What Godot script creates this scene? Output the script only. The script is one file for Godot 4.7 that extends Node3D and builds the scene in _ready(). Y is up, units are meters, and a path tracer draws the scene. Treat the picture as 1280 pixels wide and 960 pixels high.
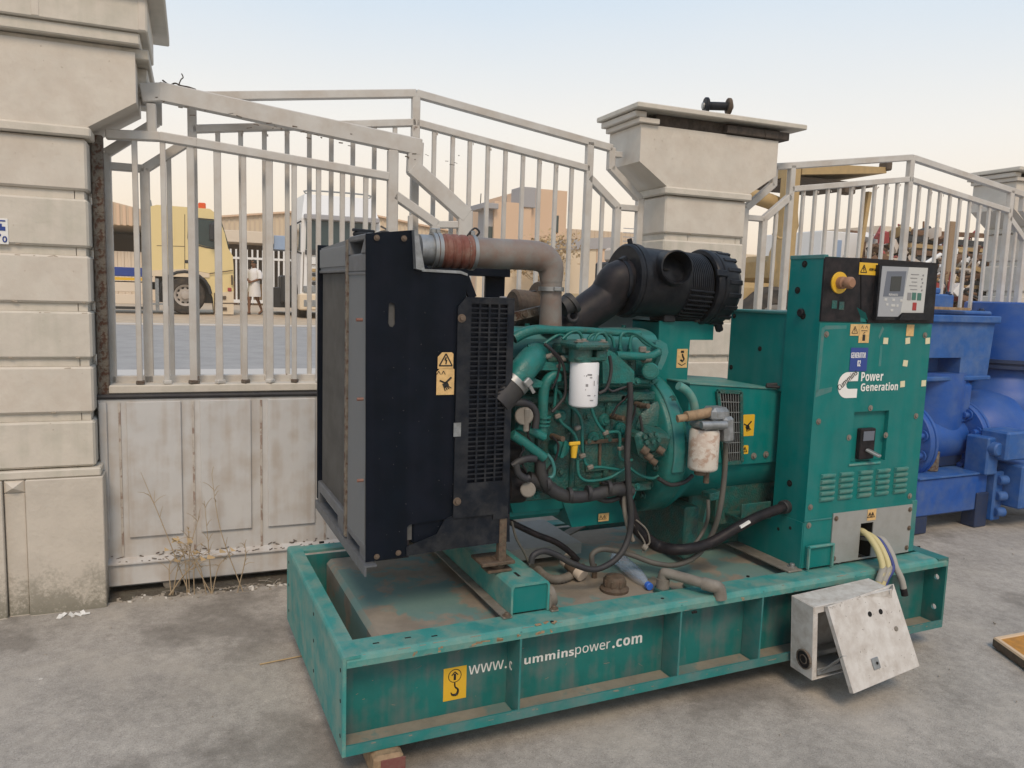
extends Node3D
# World axes follow the generator's skid: x along it, y up, z towards the viewer's side; metres. The gate wall is turned by WY about y.
const WY := -0.0424
const STREET := 0.62

class MB:
	var v := PackedVector3Array()
	var n := PackedVector3Array()
	var uv := PackedVector2Array()
	var ix := PackedInt32Array()

	func fan(p: Array, c = null, uvs = null) -> void:
		var m := Vector3.ZERO
		var mid := Vector3.ZERO
		for i in p.size():
			m += (p[i] as Vector3).cross(p[(i + 1) % p.size()])
			mid += p[i]
		m = Vector3.ZERO
		for i in range(1, p.size() - 1):
			m += (p[i] - p[0]).cross(p[i + 1] - p[0])
		m = m.normalized()
		if c != null and m.dot(mid / p.size() - c) < 0.0:
			p = p.duplicate()
			p.reverse()
			m = -m
		var b := v.size()
		for i in p.size():
			v.append(p[i])
			n.append(m)
			uv.append(uvs[i] if uvs != null else Vector2(p[i].x, p[i].y))
		for i in range(1, p.size() - 1):
			ix.append_array([b, b + i + 1, b + i])

	func box(c: Vector3, s: Vector3, b := Basis(), e := 0.0) -> MB:
		var h := s * 0.5
		e = minf(e, minf(h.x, minf(h.y, h.z)) * 0.8)
		var pt := func(k: int, sg: Array) -> Vector3:
			var q := Vector3.ZERO
			for a in 3:
				q[a] = sg[a] * (h[a] if a == k else h[a] - e)
			return c + b * q
		for k in 3:
			var i := (k + 1) % 3
			var j := (k + 2) % 3
			for sk in [-1, 1]:
				var q := []
				for w in [[-1, -1], [1, -1], [1, 1], [-1, 1]]:
					var sg := [0, 0, 0]
					sg[k] = sk; sg[i] = w[0]; sg[j] = w[1]
					q.append(pt.call(k, sg))
				fan(q, c)
			if e > 0.0:
				for si in [-1, 1]:
					for sj in [-1, 1]:
						var s1 := [0, 0, 0]
						s1[k] = -1; s1[i] = si; s1[j] = sj
						var s2 := s1.duplicate()
						s2[k] = 1
						fan([pt.call(i, s1), pt.call(i, s2), pt.call(j, s2), pt.call(j, s1)], c)
		if e > 0.0:
			for sx in [-1, 1]:
				for sy in [-1, 1]:
					for sz in [-1, 1]:
						var sg := [sx, sy, sz]
						fan([pt.call(0, sg), pt.call(1, sg), pt.call(2, sg)], c)
		return self

	func mm(a: Vector3, b: Vector3, e := 0.0) -> MB:
		return box((a + b) * 0.5, (b - a).abs(), Basis(), e)

	# a bar of rectangular section from p to q: w across in the plane square to up, d along up
	func bar(p: Vector3, q: Vector3, w: float, d: float, up := Vector3(0, 0, 1), e := 0.0) -> MB:
		var x := (q - p).normalized()
		var z := (up - x * up.dot(x)).normalized()
		var y := z.cross(x)
		return box((p + q) * 0.5, Vector3((q - p).length(), w, d), Basis(x, y, z), e)

	func hexa(lo: Array, hi: Array) -> MB:   # a solid between two loops of the same count
		var c := Vector3.ZERO
		for p in lo + hi:
			c += p
		c /= lo.size() * 2
		fan(lo.duplicate(), c)
		fan(hi.duplicate(), c)
		for i in lo.size():
			var j := (i + 1) % lo.size()
			fan([lo[i], lo[j], hi[j], hi[i]], c)
		return self

	func lathe(t: Transform3D, prof: Array, seg := 20, arc := TAU, smooth := 0.75) -> MB:
		var k := prof.size()
		var nn := []
		for i in k - 1:
			var d: Vector2 = prof[i + 1] - prof[i]
			nn.append(Vector2(d.y, -d.x).normalized())
		for i in k - 1:
			if (prof[i + 1] - prof[i]).length() < 1e-6:
				continue
			var n0: Vector2 = nn[i]
			var n1: Vector2 = nn[i]
			if i > 0 and nn[i - 1].dot(nn[i]) > smooth:
				n0 = (nn[i - 1] + nn[i]).normalized()
			if i < k - 2 and nn[i + 1].dot(nn[i]) > smooth:
				n1 = (nn[i + 1] + nn[i]).normalized()
			var b := v.size()
			for s in seg + 1:
				var a := arc * s / seg
				var ca := cos(a)
				var sa := sin(a)
				for w in 2:
					var p: Vector2 = prof[i + w]
					var m: Vector2 = [n0, n1][w]
					v.append(t * Vector3(p.x * ca, p.y, p.x * sa))
					n.append((t.basis * Vector3(m.x * ca, m.y, m.x * sa)).normalized())
					uv.append(Vector2(float(s) / seg, p.y))
			for s in seg:
				var o := b + s * 2
				ix.append_array([o, o + 2, o + 1, o + 1, o + 2, o + 3])
		return self

	func cyl(a: Vector3, b: Vector3, r: float, seg := 16, r2 := -1.0, e := 0.0, open := false) -> MB:
		var y := (b - a).normalized()
		var x := y.cross(Vector3(0, 0, 1) if absf(y.z) < 0.8 else Vector3(0, 1, 0)).normalized()
		var z := x.cross(y)
		var h := (b - a).length()
		if r2 < 0.0:
			r2 = r
		var prof := [Vector2(r, 0), Vector2(r2, h)]
		if not open:
			prof = [Vector2(0, 0), Vector2(r - e, 0), Vector2(r, e), Vector2(r2, h - e), Vector2(r2 - e, h), Vector2(0, h)]
		return lathe(Transform3D(Basis(x, y, z), a), prof, seg)

	func tube(path: Array, r, seg := 10, sub := 5, cap := true, rib := 0.0) -> MB:
		var p := PackedVector3Array()
		var rr := PackedFloat32Array()
		for i in path.size() - 1:
			var p0: Vector3 = path[maxi(i - 1, 0)]
			var p1: Vector3 = path[i]
			var p2: Vector3 = path[i + 1]
			var p3: Vector3 = path[mini(i + 2, path.size() - 1)]
			for s in sub:
				var t := float(s) / sub
				p.append(p1.cubic_interpolate(p2, p0, p3, t))
				rr.append(lerpf(r[i], r[i + 1], t) if r is Array else r)
		p.append(path[-1])
		rr.append(r[-1] if r is Array else r)
		if rib > 0.0:
			for i in rr.size():
				if i % 2 == 1:
					rr[i] += rib
		var d := (p[1] - p[0]).normalized()
		var x := d.cross(Vector3(0.31, 0.9, 0.2)).normalized()
		var b := v.size()
		var k := seg + 1
		for i in p.size():
			d = (p[mini(i + 1, p.size() - 1)] - p[maxi(i - 1, 0)]).normalized()
			x = (x - d * x.dot(d)).normalized()
			var y := d.cross(x)
			for s in k:
				var a := TAU * s / seg
				var m := x * cos(a) + y * sin(a)
				v.append(p[i] + m * rr[i])
				n.append(m)
				uv.append(Vector2(float(s) / seg, i * 0.1))
		for i in p.size() - 1:
			for s in seg:
				var o := b + i * k + s
				ix.append_array([o, o + k, o + 1, o + 1, o + k, o + k + 1])
		if cap:
			for w in 2:
				var o := b + (p.size() - 1) * k * w
				var q := []
				for s in seg:
					q.append(v[o + s])
				fan(q, p[1] if w == 0 else p[-2])
		return self

	func prism(poly: Array, t: Transform3D, depth: float) -> MB:
		var q := PackedVector2Array(poly)
		if Geometry2D.is_polygon_clockwise(q):
			q.reverse()
		var tri := Geometry2D.triangulate_polygon(q)
		for w in 2:
			var b := v.size()
			var m := (t.basis * Vector3(0, 0, 1 if w else -1)).normalized()
			for p in q:
				v.append(t * Vector3(p.x, p.y, depth * w))
				n.append(m)
				uv.append(p)
			for i in range(0, tri.size(), 3):
				var f := [tri[i], tri[i + 1], tri[i + 2]]
				var cr := (q[f[1]] - q[f[0]]).cross(q[f[2]] - q[f[0]])
				if (cr > 0.0) == (w == 1):
					ix.append_array([b + f[0], b + f[2], b + f[1]])
				else:
					ix.append_array([b + f[0], b + f[1], b + f[2]])
		for i in q.size():
			var a := q[i]
			var c := q[(i + 1) % q.size()]
			var e := c - a
			if e.length() < 1e-5:
				continue
			var m := (t.basis * Vector3(e.y, -e.x, 0)).normalized()
			var b := v.size()
			for p in [Vector3(a.x, a.y, 0), Vector3(c.x, c.y, 0), Vector3(c.x, c.y, depth), Vector3(a.x, a.y, depth)]:
				v.append(t * p)
				n.append(m)
				uv.append(Vector2(p.x + p.z, p.y))
			ix.append_array([b, b + 2, b + 1, b, b + 3, b + 2])
		return self

	func zplate(pts: Array, z0: float, z1: float) -> MB:   # a plate whose outline lies in x and y
		var q := []
		for p in pts:
			q.append(Vector2(p.x, p.y))
		return prism(q, Transform3D(Basis(), Vector3(0, 0, z0)), z1 - z0)

	func mesh(off: Vector3) -> ArrayMesh:
		var a := []
		a.resize(Mesh.ARRAY_MAX)
		var w := v.duplicate()
		if off != Vector3.ZERO:
			for i in w.size():
				w[i] -= off
		a[Mesh.ARRAY_VERTEX] = w
		a[Mesh.ARRAY_NORMAL] = n
		a[Mesh.ARRAY_TEX_UV] = uv
		a[Mesh.ARRAY_INDEX] = ix
		var m := ArrayMesh.new()
		m.add_surface_from_arrays(Mesh.PRIMITIVE_TRIANGLES, a)
		return m

var org := Vector3.ZERO
var used := {}
var M := {}
var rng := RandomNumberGenerator.new()
var font: SystemFont
var bold: SystemFont

func numbered(called: String, parent: Node) -> String:
	var k := str(parent.get_instance_id()) + called
	used[k] = used.get(k, -1) + 1
	return called if used[k] == 0 else "%s_%03d" % [called, used[k]]

func home(parent: Node) -> Node:   # thing > part > sub-part and no further
	var d := 0
	var q := parent
	while q != self and q != null:
		d += 1
		q = q.get_parent()
	return parent.get_parent() if d > 2 else parent

func obj(called: String, b: MB, m: Material, parent: Node = self) -> MeshInstance3D:
	parent = home(parent)
	var o := MeshInstance3D.new()
	o.name = numbered(called, parent)
	o.mesh = b.mesh(org if parent != self else Vector3.ZERO)
	o.material_override = m
	parent.add_child(o, true)
	return o

func same(called: String, mesh: Mesh, m: Material, parent: Node, t: Transform3D) -> MeshInstance3D:   # a repeat that shares its mesh; t in the builder's axes
	parent = home(parent)
	var o := MeshInstance3D.new()
	o.name = numbered(called, parent)
	o.mesh = mesh
	o.material_override = m
	t.origin -= org
	o.transform = t
	parent.add_child(o, true)
	return o

func tag(o: Node, label: String, category: String, group := "") -> Node:
	o.set_meta("label", label)
	o.set_meta("category", category)
	if group:
		o.set_meta("group", group)
	return o

func thing(called: String, label: String, category: String, at := Vector3.ZERO, turn := 0.0, group := "", o_ := Vector3.ZERO) -> Node3D:
	var o := Node3D.new()
	o.name = numbered(called, self)
	add_child(o, true)
	o.position = at
	o.rotation.y = turn
	tag(o, label, category, group)
	org = o_
	return o

func wthing(called: String, label: String, category: String, a: Vector3, group := "") -> Node3D:   # a thing built in the gate wall's axes
	return thing(called, label, category, Basis(Vector3.UP, WY) * a, WY, group, a)

func part(called: String, parent: Node) -> Node3D:
	var o := Node3D.new()
	o.name = numbered(called, parent)
	parent.add_child(o, true)
	return o

func structure(called: String, b: MB, m: Material) -> MeshInstance3D:
	var o := obj(called, b, m, self)
	o.set_meta("kind", "structure")
	return o

func text(s: String, at: Vector3, b: Basis, w: float, h: float, m: Material, parent: Node, called := "lettering", f: SystemFont = null) -> MeshInstance3D:
	parent = home(parent)
	var t := TextMesh.new()
	t.text = s
	t.font = f if f else bold
	t.font_size = 48
	t.pixel_size = 0.01
	t.depth = 0.02
	t.curve_step = 2.0
	t.horizontal_alignment = HORIZONTAL_ALIGNMENT_LEFT
	t.vertical_alignment = VERTICAL_ALIGNMENT_BOTTOM
	var bb := t.get_aabb()
	var o := MeshInstance3D.new()
	o.name = numbered(called, parent)
	o.mesh = t
	o.material_override = m
	var sc := Vector3(w / bb.size.x, h / bb.size.y, 0.05)
	o.transform = Transform3D(b, at - org) * Transform3D(Basis.from_scale(sc), -bb.position * sc)
	parent.add_child(o, true)
	return o

# ---------------------------------------------------------------- materials
func ntex(seed_: int, freq: float, stops: Array, size := 512, oct := 5, kind := FastNoiseLite.TYPE_SIMPLEX_SMOOTH, warp := 0.0) -> NoiseTexture2D:
	var f := FastNoiseLite.new()
	f.seed = seed_
	f.noise_type = kind
	f.frequency = freq
	f.fractal_octaves = oct
	f.fractal_gain = 0.66
	if warp > 0.0:
		f.domain_warp_enabled = true
		f.domain_warp_amplitude = warp
		f.domain_warp_frequency = freq * 2.0
	var t := NoiseTexture2D.new()
	t.width = size
	t.height = size
	t.seamless = true
	t.seamless_blend_skirt = 0.2
	t.noise = f
	var g := Gradient.new()
	g.offsets = PackedFloat32Array(stops.map(func(s): return s[0]))
	g.colors = PackedColorArray(stops.map(func(s): return s[1] if s[1] is Color else Color(s[1], s[1], s[1])))
	t.color_ramp = g
	return t

func nrm(seed_: int, freq: float, strength: float, size := 512, kind := FastNoiseLite.TYPE_SIMPLEX_SMOOTH) -> NoiseTexture2D:
	var f := FastNoiseLite.new()
	f.seed = seed_
	f.noise_type = kind
	f.frequency = freq
	f.fractal_octaves = 5
	f.fractal_gain = 0.6
	var t := NoiseTexture2D.new()
	t.width = size
	t.height = size
	t.seamless = true
	t.noise = f
	t.as_normal_map = true
	t.bump_strength = strength
	return t

func c3(r: float, g: float, b: float) -> Color:   # real-world base colour, linear
	return Color(r, g, b).linear_to_srgb()

var flats := {}
var masks := {}
var bumps := {}

func streaks(seed_: int, lo: float, top: float) -> ImageTexture:   # run-off marks: noise drawn out downwards, broken up by finer noise
	var f := FastNoiseLite.new()
	f.seed = seed_
	f.frequency = 0.03
	f.fractal_octaves = 4
	var a := f.get_seamless_image(512, 24)
	a.resize(512, 512, Image.INTERPOLATE_CUBIC)
	f.frequency = 0.015
	f.fractal_octaves = 7
	var b := f.get_seamless_image(512, 512)
	var im := Image.create(512, 512, false, Image.FORMAT_RGB8)
	for y in 512:
		for x in 512:
			var v := clampf((a.get_pixel(x, y).r * 0.6 + b.get_pixel(x, y).r * 0.6 - 0.5) * 2.2 + lo, 0.0, 1.0) * top
			im.set_pixel(x, y, Color(v, v, v))
	return ImageTexture.create_from_image(im)

func mat(key: String, col: Color, rough := 0.6, o := {}) -> StandardMaterial3D:
	var m := StandardMaterial3D.new()
	m.resource_name = key
	m.roughness = rough
	m.metallic = o.get("metal", 0.0)
	if o.has("spec"):
		m.metallic_specular = o.spec
	m.uv1_triplanar = true
	m.uv1_world_triplanar = true
	m.uv2_triplanar = true
	m.uv2_world_triplanar = true
	var sc: float = o.get("scale", 1.0)
	m.uv1_scale = Vector3.ONE * sc
	var v: float = o.get("vary", 0.0)
	if v > 0.0:
		var l := col.srgb_to_linear()
		var a := Color(l.r * (1 - v), l.g * (1 - v), l.b * (1 - v)).linear_to_srgb()
		var b := Color(minf(l.r * (1 + v), 1), minf(l.g * (1 + v), 1), minf(l.b * (1 + v), 1)).linear_to_srgb()
		m.albedo_texture = ntex(hash(key) % 1000, o.get("freq", 0.012), [[0.2, a], [0.5, col], [0.85, b]], o.get("size", 384))
	else:
		m.albedo_color = col
	if o.has("dirt"):
		var d: Array = o.dirt   # [linear colour, mask name]
		m.detail_enabled = true
		var dc: Color = d[0]
		dc = Color(snappedf(dc.r, 0.06), snappedf(dc.g, 0.06), snappedf(dc.b, 0.06), snappedf(d[2] if d.size() > 2 else 1.0, 0.25))
		if not flats.has(dc):
			var im := Image.create(4, 4, false, Image.FORMAT_RGBA8)
			im.fill(dc)
			flats[dc] = ImageTexture.create_from_image(im)
		m.detail_albedo = flats[dc]
		m.detail_mask = masks[d[1]]
	if o.has("bump"):
		m.normal_enabled = true
		m.normal_texture = bumps[o.bump[0]]
		m.normal_scale = o.bump[1]
	M[key] = m
	return m

func materials() -> void:
	masks.blotch = ntex(11, 0.006, [[0.35, 0.0], [0.8, 0.8]], 512, 8)
	masks.grime = ntex(13, 0.012, [[0.3, 0.0], [0.85, 0.75]], 512, 9, FastNoiseLite.TYPE_SIMPLEX_SMOOTH, 25.0)
	masks.rust = ntex(14, 0.012, [[0.52, 0.0], [0.66, 0.9]], 512, 9, FastNoiseLite.TYPE_SIMPLEX_SMOOTH, 40.0)
	masks.faint = ntex(15, 0.008, [[0.3, 0.0], [0.95, 0.5]], 512, 9)
	masks.patch = ntex(17, 0.0035, [[0.50, 0.0], [0.60, 0.85]], 512, 9, FastNoiseLite.TYPE_SIMPLEX_SMOOTH, 60.0)
	masks.streak = streaks(18, 0.0, 0.75)
	masks.splash = splash()
	masks.wash = streaks(19, 0.15, 0.5)
	bumps.rough = nrm(21, 0.05, 6.0)
	bumps.soft = nrm(22, 0.012, 4.0)
	bumps.grain = nrm(23, 0.15, 8.0)
	bumps.cast = nrm(24, 0.08, 10.0)
	var dust := c3(0.23, 0.19, 0.145)
	mat("teal", c3(0.003, 0.172, 0.163), 0.38, {"spec": 0.34, "vary": 0.06, "scale": 0.8, "dirt": [c3(0.06, 0.20, 0.19), "wash", 0.5], "bump": ["soft", 0.06]})
	mat("teal_tray", c3(0.013, 0.185, 0.178), 0.5, {"vary": 0.08, "scale": 1.0, "dirt": [c3(0.19, 0.22, 0.19), "faint", 1.0], "bump": ["soft", 0.1]})
	mat("teal_chalky", c3(0.035, 0.25, 0.235), 0.6, {"vary": 0.08, "scale": 1.0, "dirt": [c3(0.29, 0.32, 0.28), "grime", 0.75], "bump": ["soft", 0.1]})
	mat("teal_web", c3(0.008, 0.15, 0.14), 0.5, {"vary": 0.10, "scale": 0.9, "dirt": [c3(0.13, 0.15, 0.13), "streak", 0.75], "bump": ["soft", 0.1]})
	mat("teal_oily", c3(0.007, 0.105, 0.095), 0.42, {"vary": 0.2, "scale": 2.0, "dirt": [c3(0.09, 0.068, 0.046), "grime", 0.75], "bump": ["cast", 0.3]})
	mat("teal_engine", c3(0.008, 0.155, 0.142), 0.4, {"spec": 0.45, "vary": 0.15, "scale": 2.0, "dirt": [c3(0.07, 0.07, 0.05), "grime", 0.5], "bump": ["cast", 0.2]})
	mat("tank_top", c3(0.26, 0.225, 0.18), 0.75, {"vary": 0.14, "scale": 0.9, "dirt": [c3(0.07, 0.26, 0.25), "patch", 0.75], "bump": ["soft", 0.15]})
	mat("dust_ledge", c3(0.24, 0.215, 0.17), 0.85, {"vary": 0.15, "scale": 1.2, "dirt": [c3(0.06, 0.22, 0.20), "patch", 0.75]})
	mat("navy", c3(0.0028, 0.0062, 0.0125), 0.4, {"spec": 0.25, "vary": 0.15, "scale": 0.9, "dirt": [c3(0.03, 0.036, 0.045), "wash", 0.25], "bump": ["soft", 0.06]})
	mat("navy_worn", c3(0.0065, 0.010, 0.017), 0.5, {"spec": 0.3, "vary": 0.2, "scale": 1.3, "dirt": [c3(0.085, 0.085, 0.088), "grime", 0.5], "bump": ["soft", 0.1]})
	mat("black", c3(0.008, 0.009, 0.012), 0.5, {"spec": 0.35, "scale": 3.0, "dirt": [c3(0.09, 0.08, 0.07), "faint", 0.45]})
	mat("black_plastic", c3(0.006, 0.008, 0.013), 0.42, {"spec": 0.35, "vary": 0.3, "scale": 3.0, "dirt": [c3(0.07, 0.075, 0.085), "faint", 0.5], "bump": ["soft", 0.1]})
	mat("hose", c3(0.022, 0.022, 0.028), 0.6, {"scale": 2.0, "dirt": [c3(0.10, 0.09, 0.08), "faint", 0.5]})
	mat("pit", c3(0.42, 0.36, 0.29), 0.9)
	mat("soil", c3(0.075, 0.062, 0.05), 0.95, {"scale": 1.5, "dirt": [c3(0.2, 0.18, 0.15), "grime", 0.5], "bump": ["rough", 0.6]})  # near-black base paints the shade under the sliding gate
	mat("knob_brown", c3(0.30, 0.16, 0.095), 0.6)
	mat("hole", c3(0.004, 0.004, 0.004), 0.9)
	mat("core", c3(0.085, 0.085, 0.083), 0.75, {"vary": 0.25, "scale": 1.0})
	mat("core_light", c3(0.17, 0.185, 0.20), 0.6, {"metal": 0.15})
	mat("alu", c3(0.30, 0.32, 0.34), 0.45, {"vary": 0.2, "scale": 4.0, "metal": 0.5, "dirt": [c3(0.15, 0.14, 0.125), "grime", 0.5]})
	mat("steel_dusty", c3(0.22, 0.205, 0.18), 0.7, {"vary": 0.2, "scale": 2.0, "metal": 0.1, "dirt": [c3(0.12, 0.08, 0.05), "grime", 0.5]})
	mat("steel", c3(0.32, 0.33, 0.33), 0.4, {"scale": 4.0, "metal": 0.6})
	mat("pipe_grey", c3(0.20, 0.19, 0.175), 0.55, {"vary": 0.15, "scale": 1.5, "dirt": [c3(0.20, 0.12, 0.075), "grime", 1.0]})
	mat("silicone", c3(0.17, 0.05, 0.035), 0.65, {"scale": 2.0, "dirt": [c3(0.30, 0.25, 0.21), "grime", 0.75]})
	mat("rusty", c3(0.16, 0.14, 0.115), 0.85, {"vary": 0.3, "scale": 4.0, "dirt": [c3(0.06, 0.028, 0.014), "rust"], "bump": ["rough", 0.7]})
	mat("rad_frame", c3(0.13, 0.14, 0.155), 0.55, {"vary": 0.15, "scale": 2.0, "metal": 0.2, "dirt": [c3(0.12, 0.11, 0.10), "grime", 0.5]})
	mat("hose_dusty", c3(0.085, 0.08, 0.075), 0.65, {"scale": 2.0, "dirt": [c3(0.15, 0.135, 0.115), "faint", 1.0]})
	mat("bolt", c3(0.16, 0.12, 0.09), 0.6, {"scale": 8.0, "metal": 0.4})
	mat("brown", c3(0.10, 0.065, 0.045), 0.8, {"vary": 0.35, "scale": 6.0, "dirt": [c3(0.16, 0.13, 0.10), "grime", 0.5]})
	mat("fence_paint", c3(0.56, 0.545, 0.515), 0.5, {"vary": 0.05, "scale": 1.0, "dirt": [c3(0.36, 0.32, 0.27), "faint", 1.0], "bump": ["soft", 0.06]})
	mat("gate_sheet", c3(0.56, 0.558, 0.552), 0.5, {"vary": 0.04, "scale": 0.8, "dirt": [c3(0.36, 0.31, 0.255), "streak", 0.75], "bump": ["soft", 0.06]})
	mat("gate_rust", c3(0.50, 0.465, 0.42), 0.7, {"vary": 0.1, "scale": 1.6, "dirt": [c3(0.18, 0.115, 0.08), "rust", 0.75], "bump": ["rough", 0.2]})
	mat("stone", c3(0.625, 0.58, 0.51), 0.7, {"vary": 0.05, "scale": 0.7, "dirt": [c3(0.50, 0.43, 0.345), "grime", 0.5], "bump": ["rough", 0.06]})
	mat("stone_dirty", c3(0.605, 0.56, 0.49), 0.75, {"vary": 0.05, "scale": 0.8, "dirt": [c3(0.43, 0.365, 0.29), "streak", 0.5], "bump": ["rough", 0.08]})
	mat("stone_stained", c3(0.57, 0.52, 0.45), 0.8, {"vary": 0.08, "scale": 0.8, "dirt": [c3(0.28, 0.24, 0.19), "grime", 0.75], "bump": ["rough", 0.12]})
	mat("dark_wood", c3(0.07, 0.055, 0.045), 0.85, {"vary": 0.4, "scale": 3.0})
	mat("white_paint", c3(0.60, 0.585, 0.56), 0.6, {"scale": 1.6, "dirt": [c3(0.24, 0.20, 0.16), "grime", 0.75], "bump": ["soft", 0.06]})
	mat("white", c3(0.74, 0.75, 0.78), 0.4, {"scale": 6.0})
	mat("white_rusty", c3(0.62, 0.58, 0.52), 0.5, {"scale": 2.0, "dirt": [c3(0.30, 0.16, 0.08), "rust", 0.75]})
	mat("print_white", c3(0.78, 0.78, 0.76), 0.5)
	mat("print_black", c3(0.012, 0.012, 0.012), 0.5)
	mat("print_grey", c3(0.25, 0.25, 0.26), 0.5)
	mat("yellow", c3(0.72, 0.44, 0.03), 0.45, {"scale": 8.0})
	mat("sticker_tan", c3(0.66, 0.44, 0.19), 0.55, {"vary": 0.12, "scale": 8.0})
	mat("note", c3(0.66, 0.62, 0.42), 0.7, {"scale": 10.0})
	mat("sign_blue", c3(0.02, 0.055, 0.27), 0.4, {"scale": 6.0})
	mat("panel_grey", c3(0.34, 0.36, 0.39), 0.45, {"scale": 8.0})
	mat("panel_light", c3(0.52, 0.53, 0.52), 0.45, {"scale": 8.0})
	mat("panel_dark", c3(0.13, 0.15, 0.19), 0.4)
	mat("lcd", c3(0.035, 0.045, 0.05), 0.2)
	mat("green_key", c3(0.05, 0.16, 0.13), 0.4)
	mat("red_key", c3(0.35, 0.03, 0.03), 0.4)
	mat("bare_plate", c3(0.33, 0.34, 0.335), 0.6, {"scale": 3.0, "metal": 0.2, "dirt": [c3(0.22, 0.20, 0.17), "faint", 0.6]})
	mat("cable_cream", c3(0.52, 0.46, 0.24), 0.55, {"scale": 6.0})
	mat("cable_grey", c3(0.33, 0.32, 0.29), 0.6, {"scale": 6.0})
	mat("cable_blue", c3(0.03, 0.05, 0.22), 0.5)
	mat("pump_blue", c3(0.006, 0.075, 0.34), 0.5, {"vary": 0.1, "scale": 1.0, "dirt": [c3(0.14, 0.18, 0.28), "faint", 0.75], "bump": ["soft", 0.12]})
	mat("pump_dusty", c3(0.014, 0.095, 0.33), 0.6, {"vary": 0.1, "scale": 1.0, "dirt": [c3(0.22, 0.25, 0.30), "faint", 0.75], "bump": ["soft", 0.12]})
	mat("pump_dark", c3(0.012, 0.03, 0.09), 0.5, {"scale": 3.0, "dirt": [c3(0.05, 0.045, 0.05), "grime", 0.6]})
	mat("wood", c3(0.30, 0.20, 0.12), 0.8, {"vary": 0.3, "scale": 5.0, "dirt": [c3(0.30, 0.24, 0.17), "grime", 0.5]})
	mat("wood_red", c3(0.17, 0.055, 0.05), 0.8, {"scale": 6.0, "dirt": [c3(0.22, 0.13, 0.11), "grime", 0.5]})
	mat("board_orange", c3(0.46, 0.20, 0.014), 0.5, {"vary": 0.2, "scale": 5.0})
	mat("board_edge", c3(0.62, 0.46, 0.30), 0.7, {"scale": 6.0})
	mat("dry_stem", c3(0.42, 0.33, 0.22), 0.9)
	mat("dry_leaf", c3(0.46, 0.34, 0.19), 0.9)
	mat("litter", c3(0.60, 0.58, 0.54), 0.8)
	mat("pebble", c3(0.30, 0.27, 0.23), 0.9, {"scale": 9.0})
	mat("cap_blue", c3(0.04, 0.15, 0.62), 0.4)
	mat("road", c3(0.33, 0.318, 0.305), 0.85, {"vary": 0.10, "scale": 0.3, "size": 512})
	mat("sand", c3(0.52, 0.41, 0.29), 0.95, {"vary": 0.15, "scale": 0.5})
	mat("kerb", c3(0.55, 0.52, 0.48), 0.85)
	mat("truck_cream", c3(0.74, 0.60, 0.30), 0.4)
	mat("truck_white", c3(0.76, 0.76, 0.75), 0.4)
	mat("truck_dark", c3(0.03, 0.032, 0.036), 0.6)
	mat("tyre", c3(0.03, 0.028, 0.027), 0.9, {"dirt": [c3(0.18, 0.15, 0.12), "faint", 0.7]})
	mat("rim", c3(0.42, 0.38, 0.34), 0.6)
	mat("truck_glass", c3(0.035, 0.06, 0.065), 0.08)
	mat("beacon", c3(0.70, 0.10, 0.02), 0.3)
	mat("shed_peach", c3(0.68, 0.49, 0.345), 0.8)
	mat("shed_cream", c3(0.68, 0.575, 0.43), 0.8)
	mat("shed_roof", c3(0.6, 0.49, 0.37), 0.7)
	mat("shed_pale", c3(0.68, 0.59, 0.48), 0.7)
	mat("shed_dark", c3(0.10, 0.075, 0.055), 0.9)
	mat("block_grey", c3(0.36, 0.36, 0.38), 0.8)
	mat("sky_blue_paint", c3(0.30, 0.40, 0.56), 0.6)
	mat("loader_yellow", c3(0.44, 0.305, 0.14), 0.65, {"dirt": [c3(0.26, 0.19, 0.12), "grime", 0.5]})
	mat("scrap_brown", c3(0.17, 0.095, 0.055), 0.9, {"vary": 0.3})
	mat("scrap_red", c3(0.36, 0.06, 0.06), 0.8)
	mat("scrap_pale", c3(0.58, 0.50, 0.42), 0.8)
	mat("skin", c3(0.21, 0.105, 0.062), 0.6)
	mat("cloth", c3(0.78, 0.78, 0.80), 0.85)
	mat("hair", c3(0.012, 0.01, 0.009), 0.7)
	var g := StandardMaterial3D.new()
	g.resource_name = "clear_plastic"
	g.albedo_color = Color(0.78, 0.88, 1.0, 0.30)
	g.roughness = 0.08
	g.transparency = BaseMaterial3D.TRANSPARENCY_ALPHA
	M["clear_plastic"] = g
	yard_concrete()
	# plinth slabs with mud splashed up from the ground
	var sp := mat("stone_splashed", c3(0.56, 0.515, 0.45), 0.8, {"vary": 0.06, "scale": 1.0, "dirt": [c3(0.12, 0.10, 0.08), "splash", 0.75], "bump": ["rough", 0.12]})
	sp.uv1_scale = Vector3.ONE

func seamless(seed_: int, freq: float, oct: int, size: int, fractal := FastNoiseLite.FRACTAL_FBM, gain := 0.55) -> PackedByteArray:
	var f := FastNoiseLite.new()
	f.seed = seed_
	f.frequency = freq
	f.fractal_octaves = oct
	f.fractal_type = fractal
	f.fractal_gain = gain
	var im := f.get_seamless_image(size, size)
	im.convert(Image.FORMAT_L8)
	return im.get_data()

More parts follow.
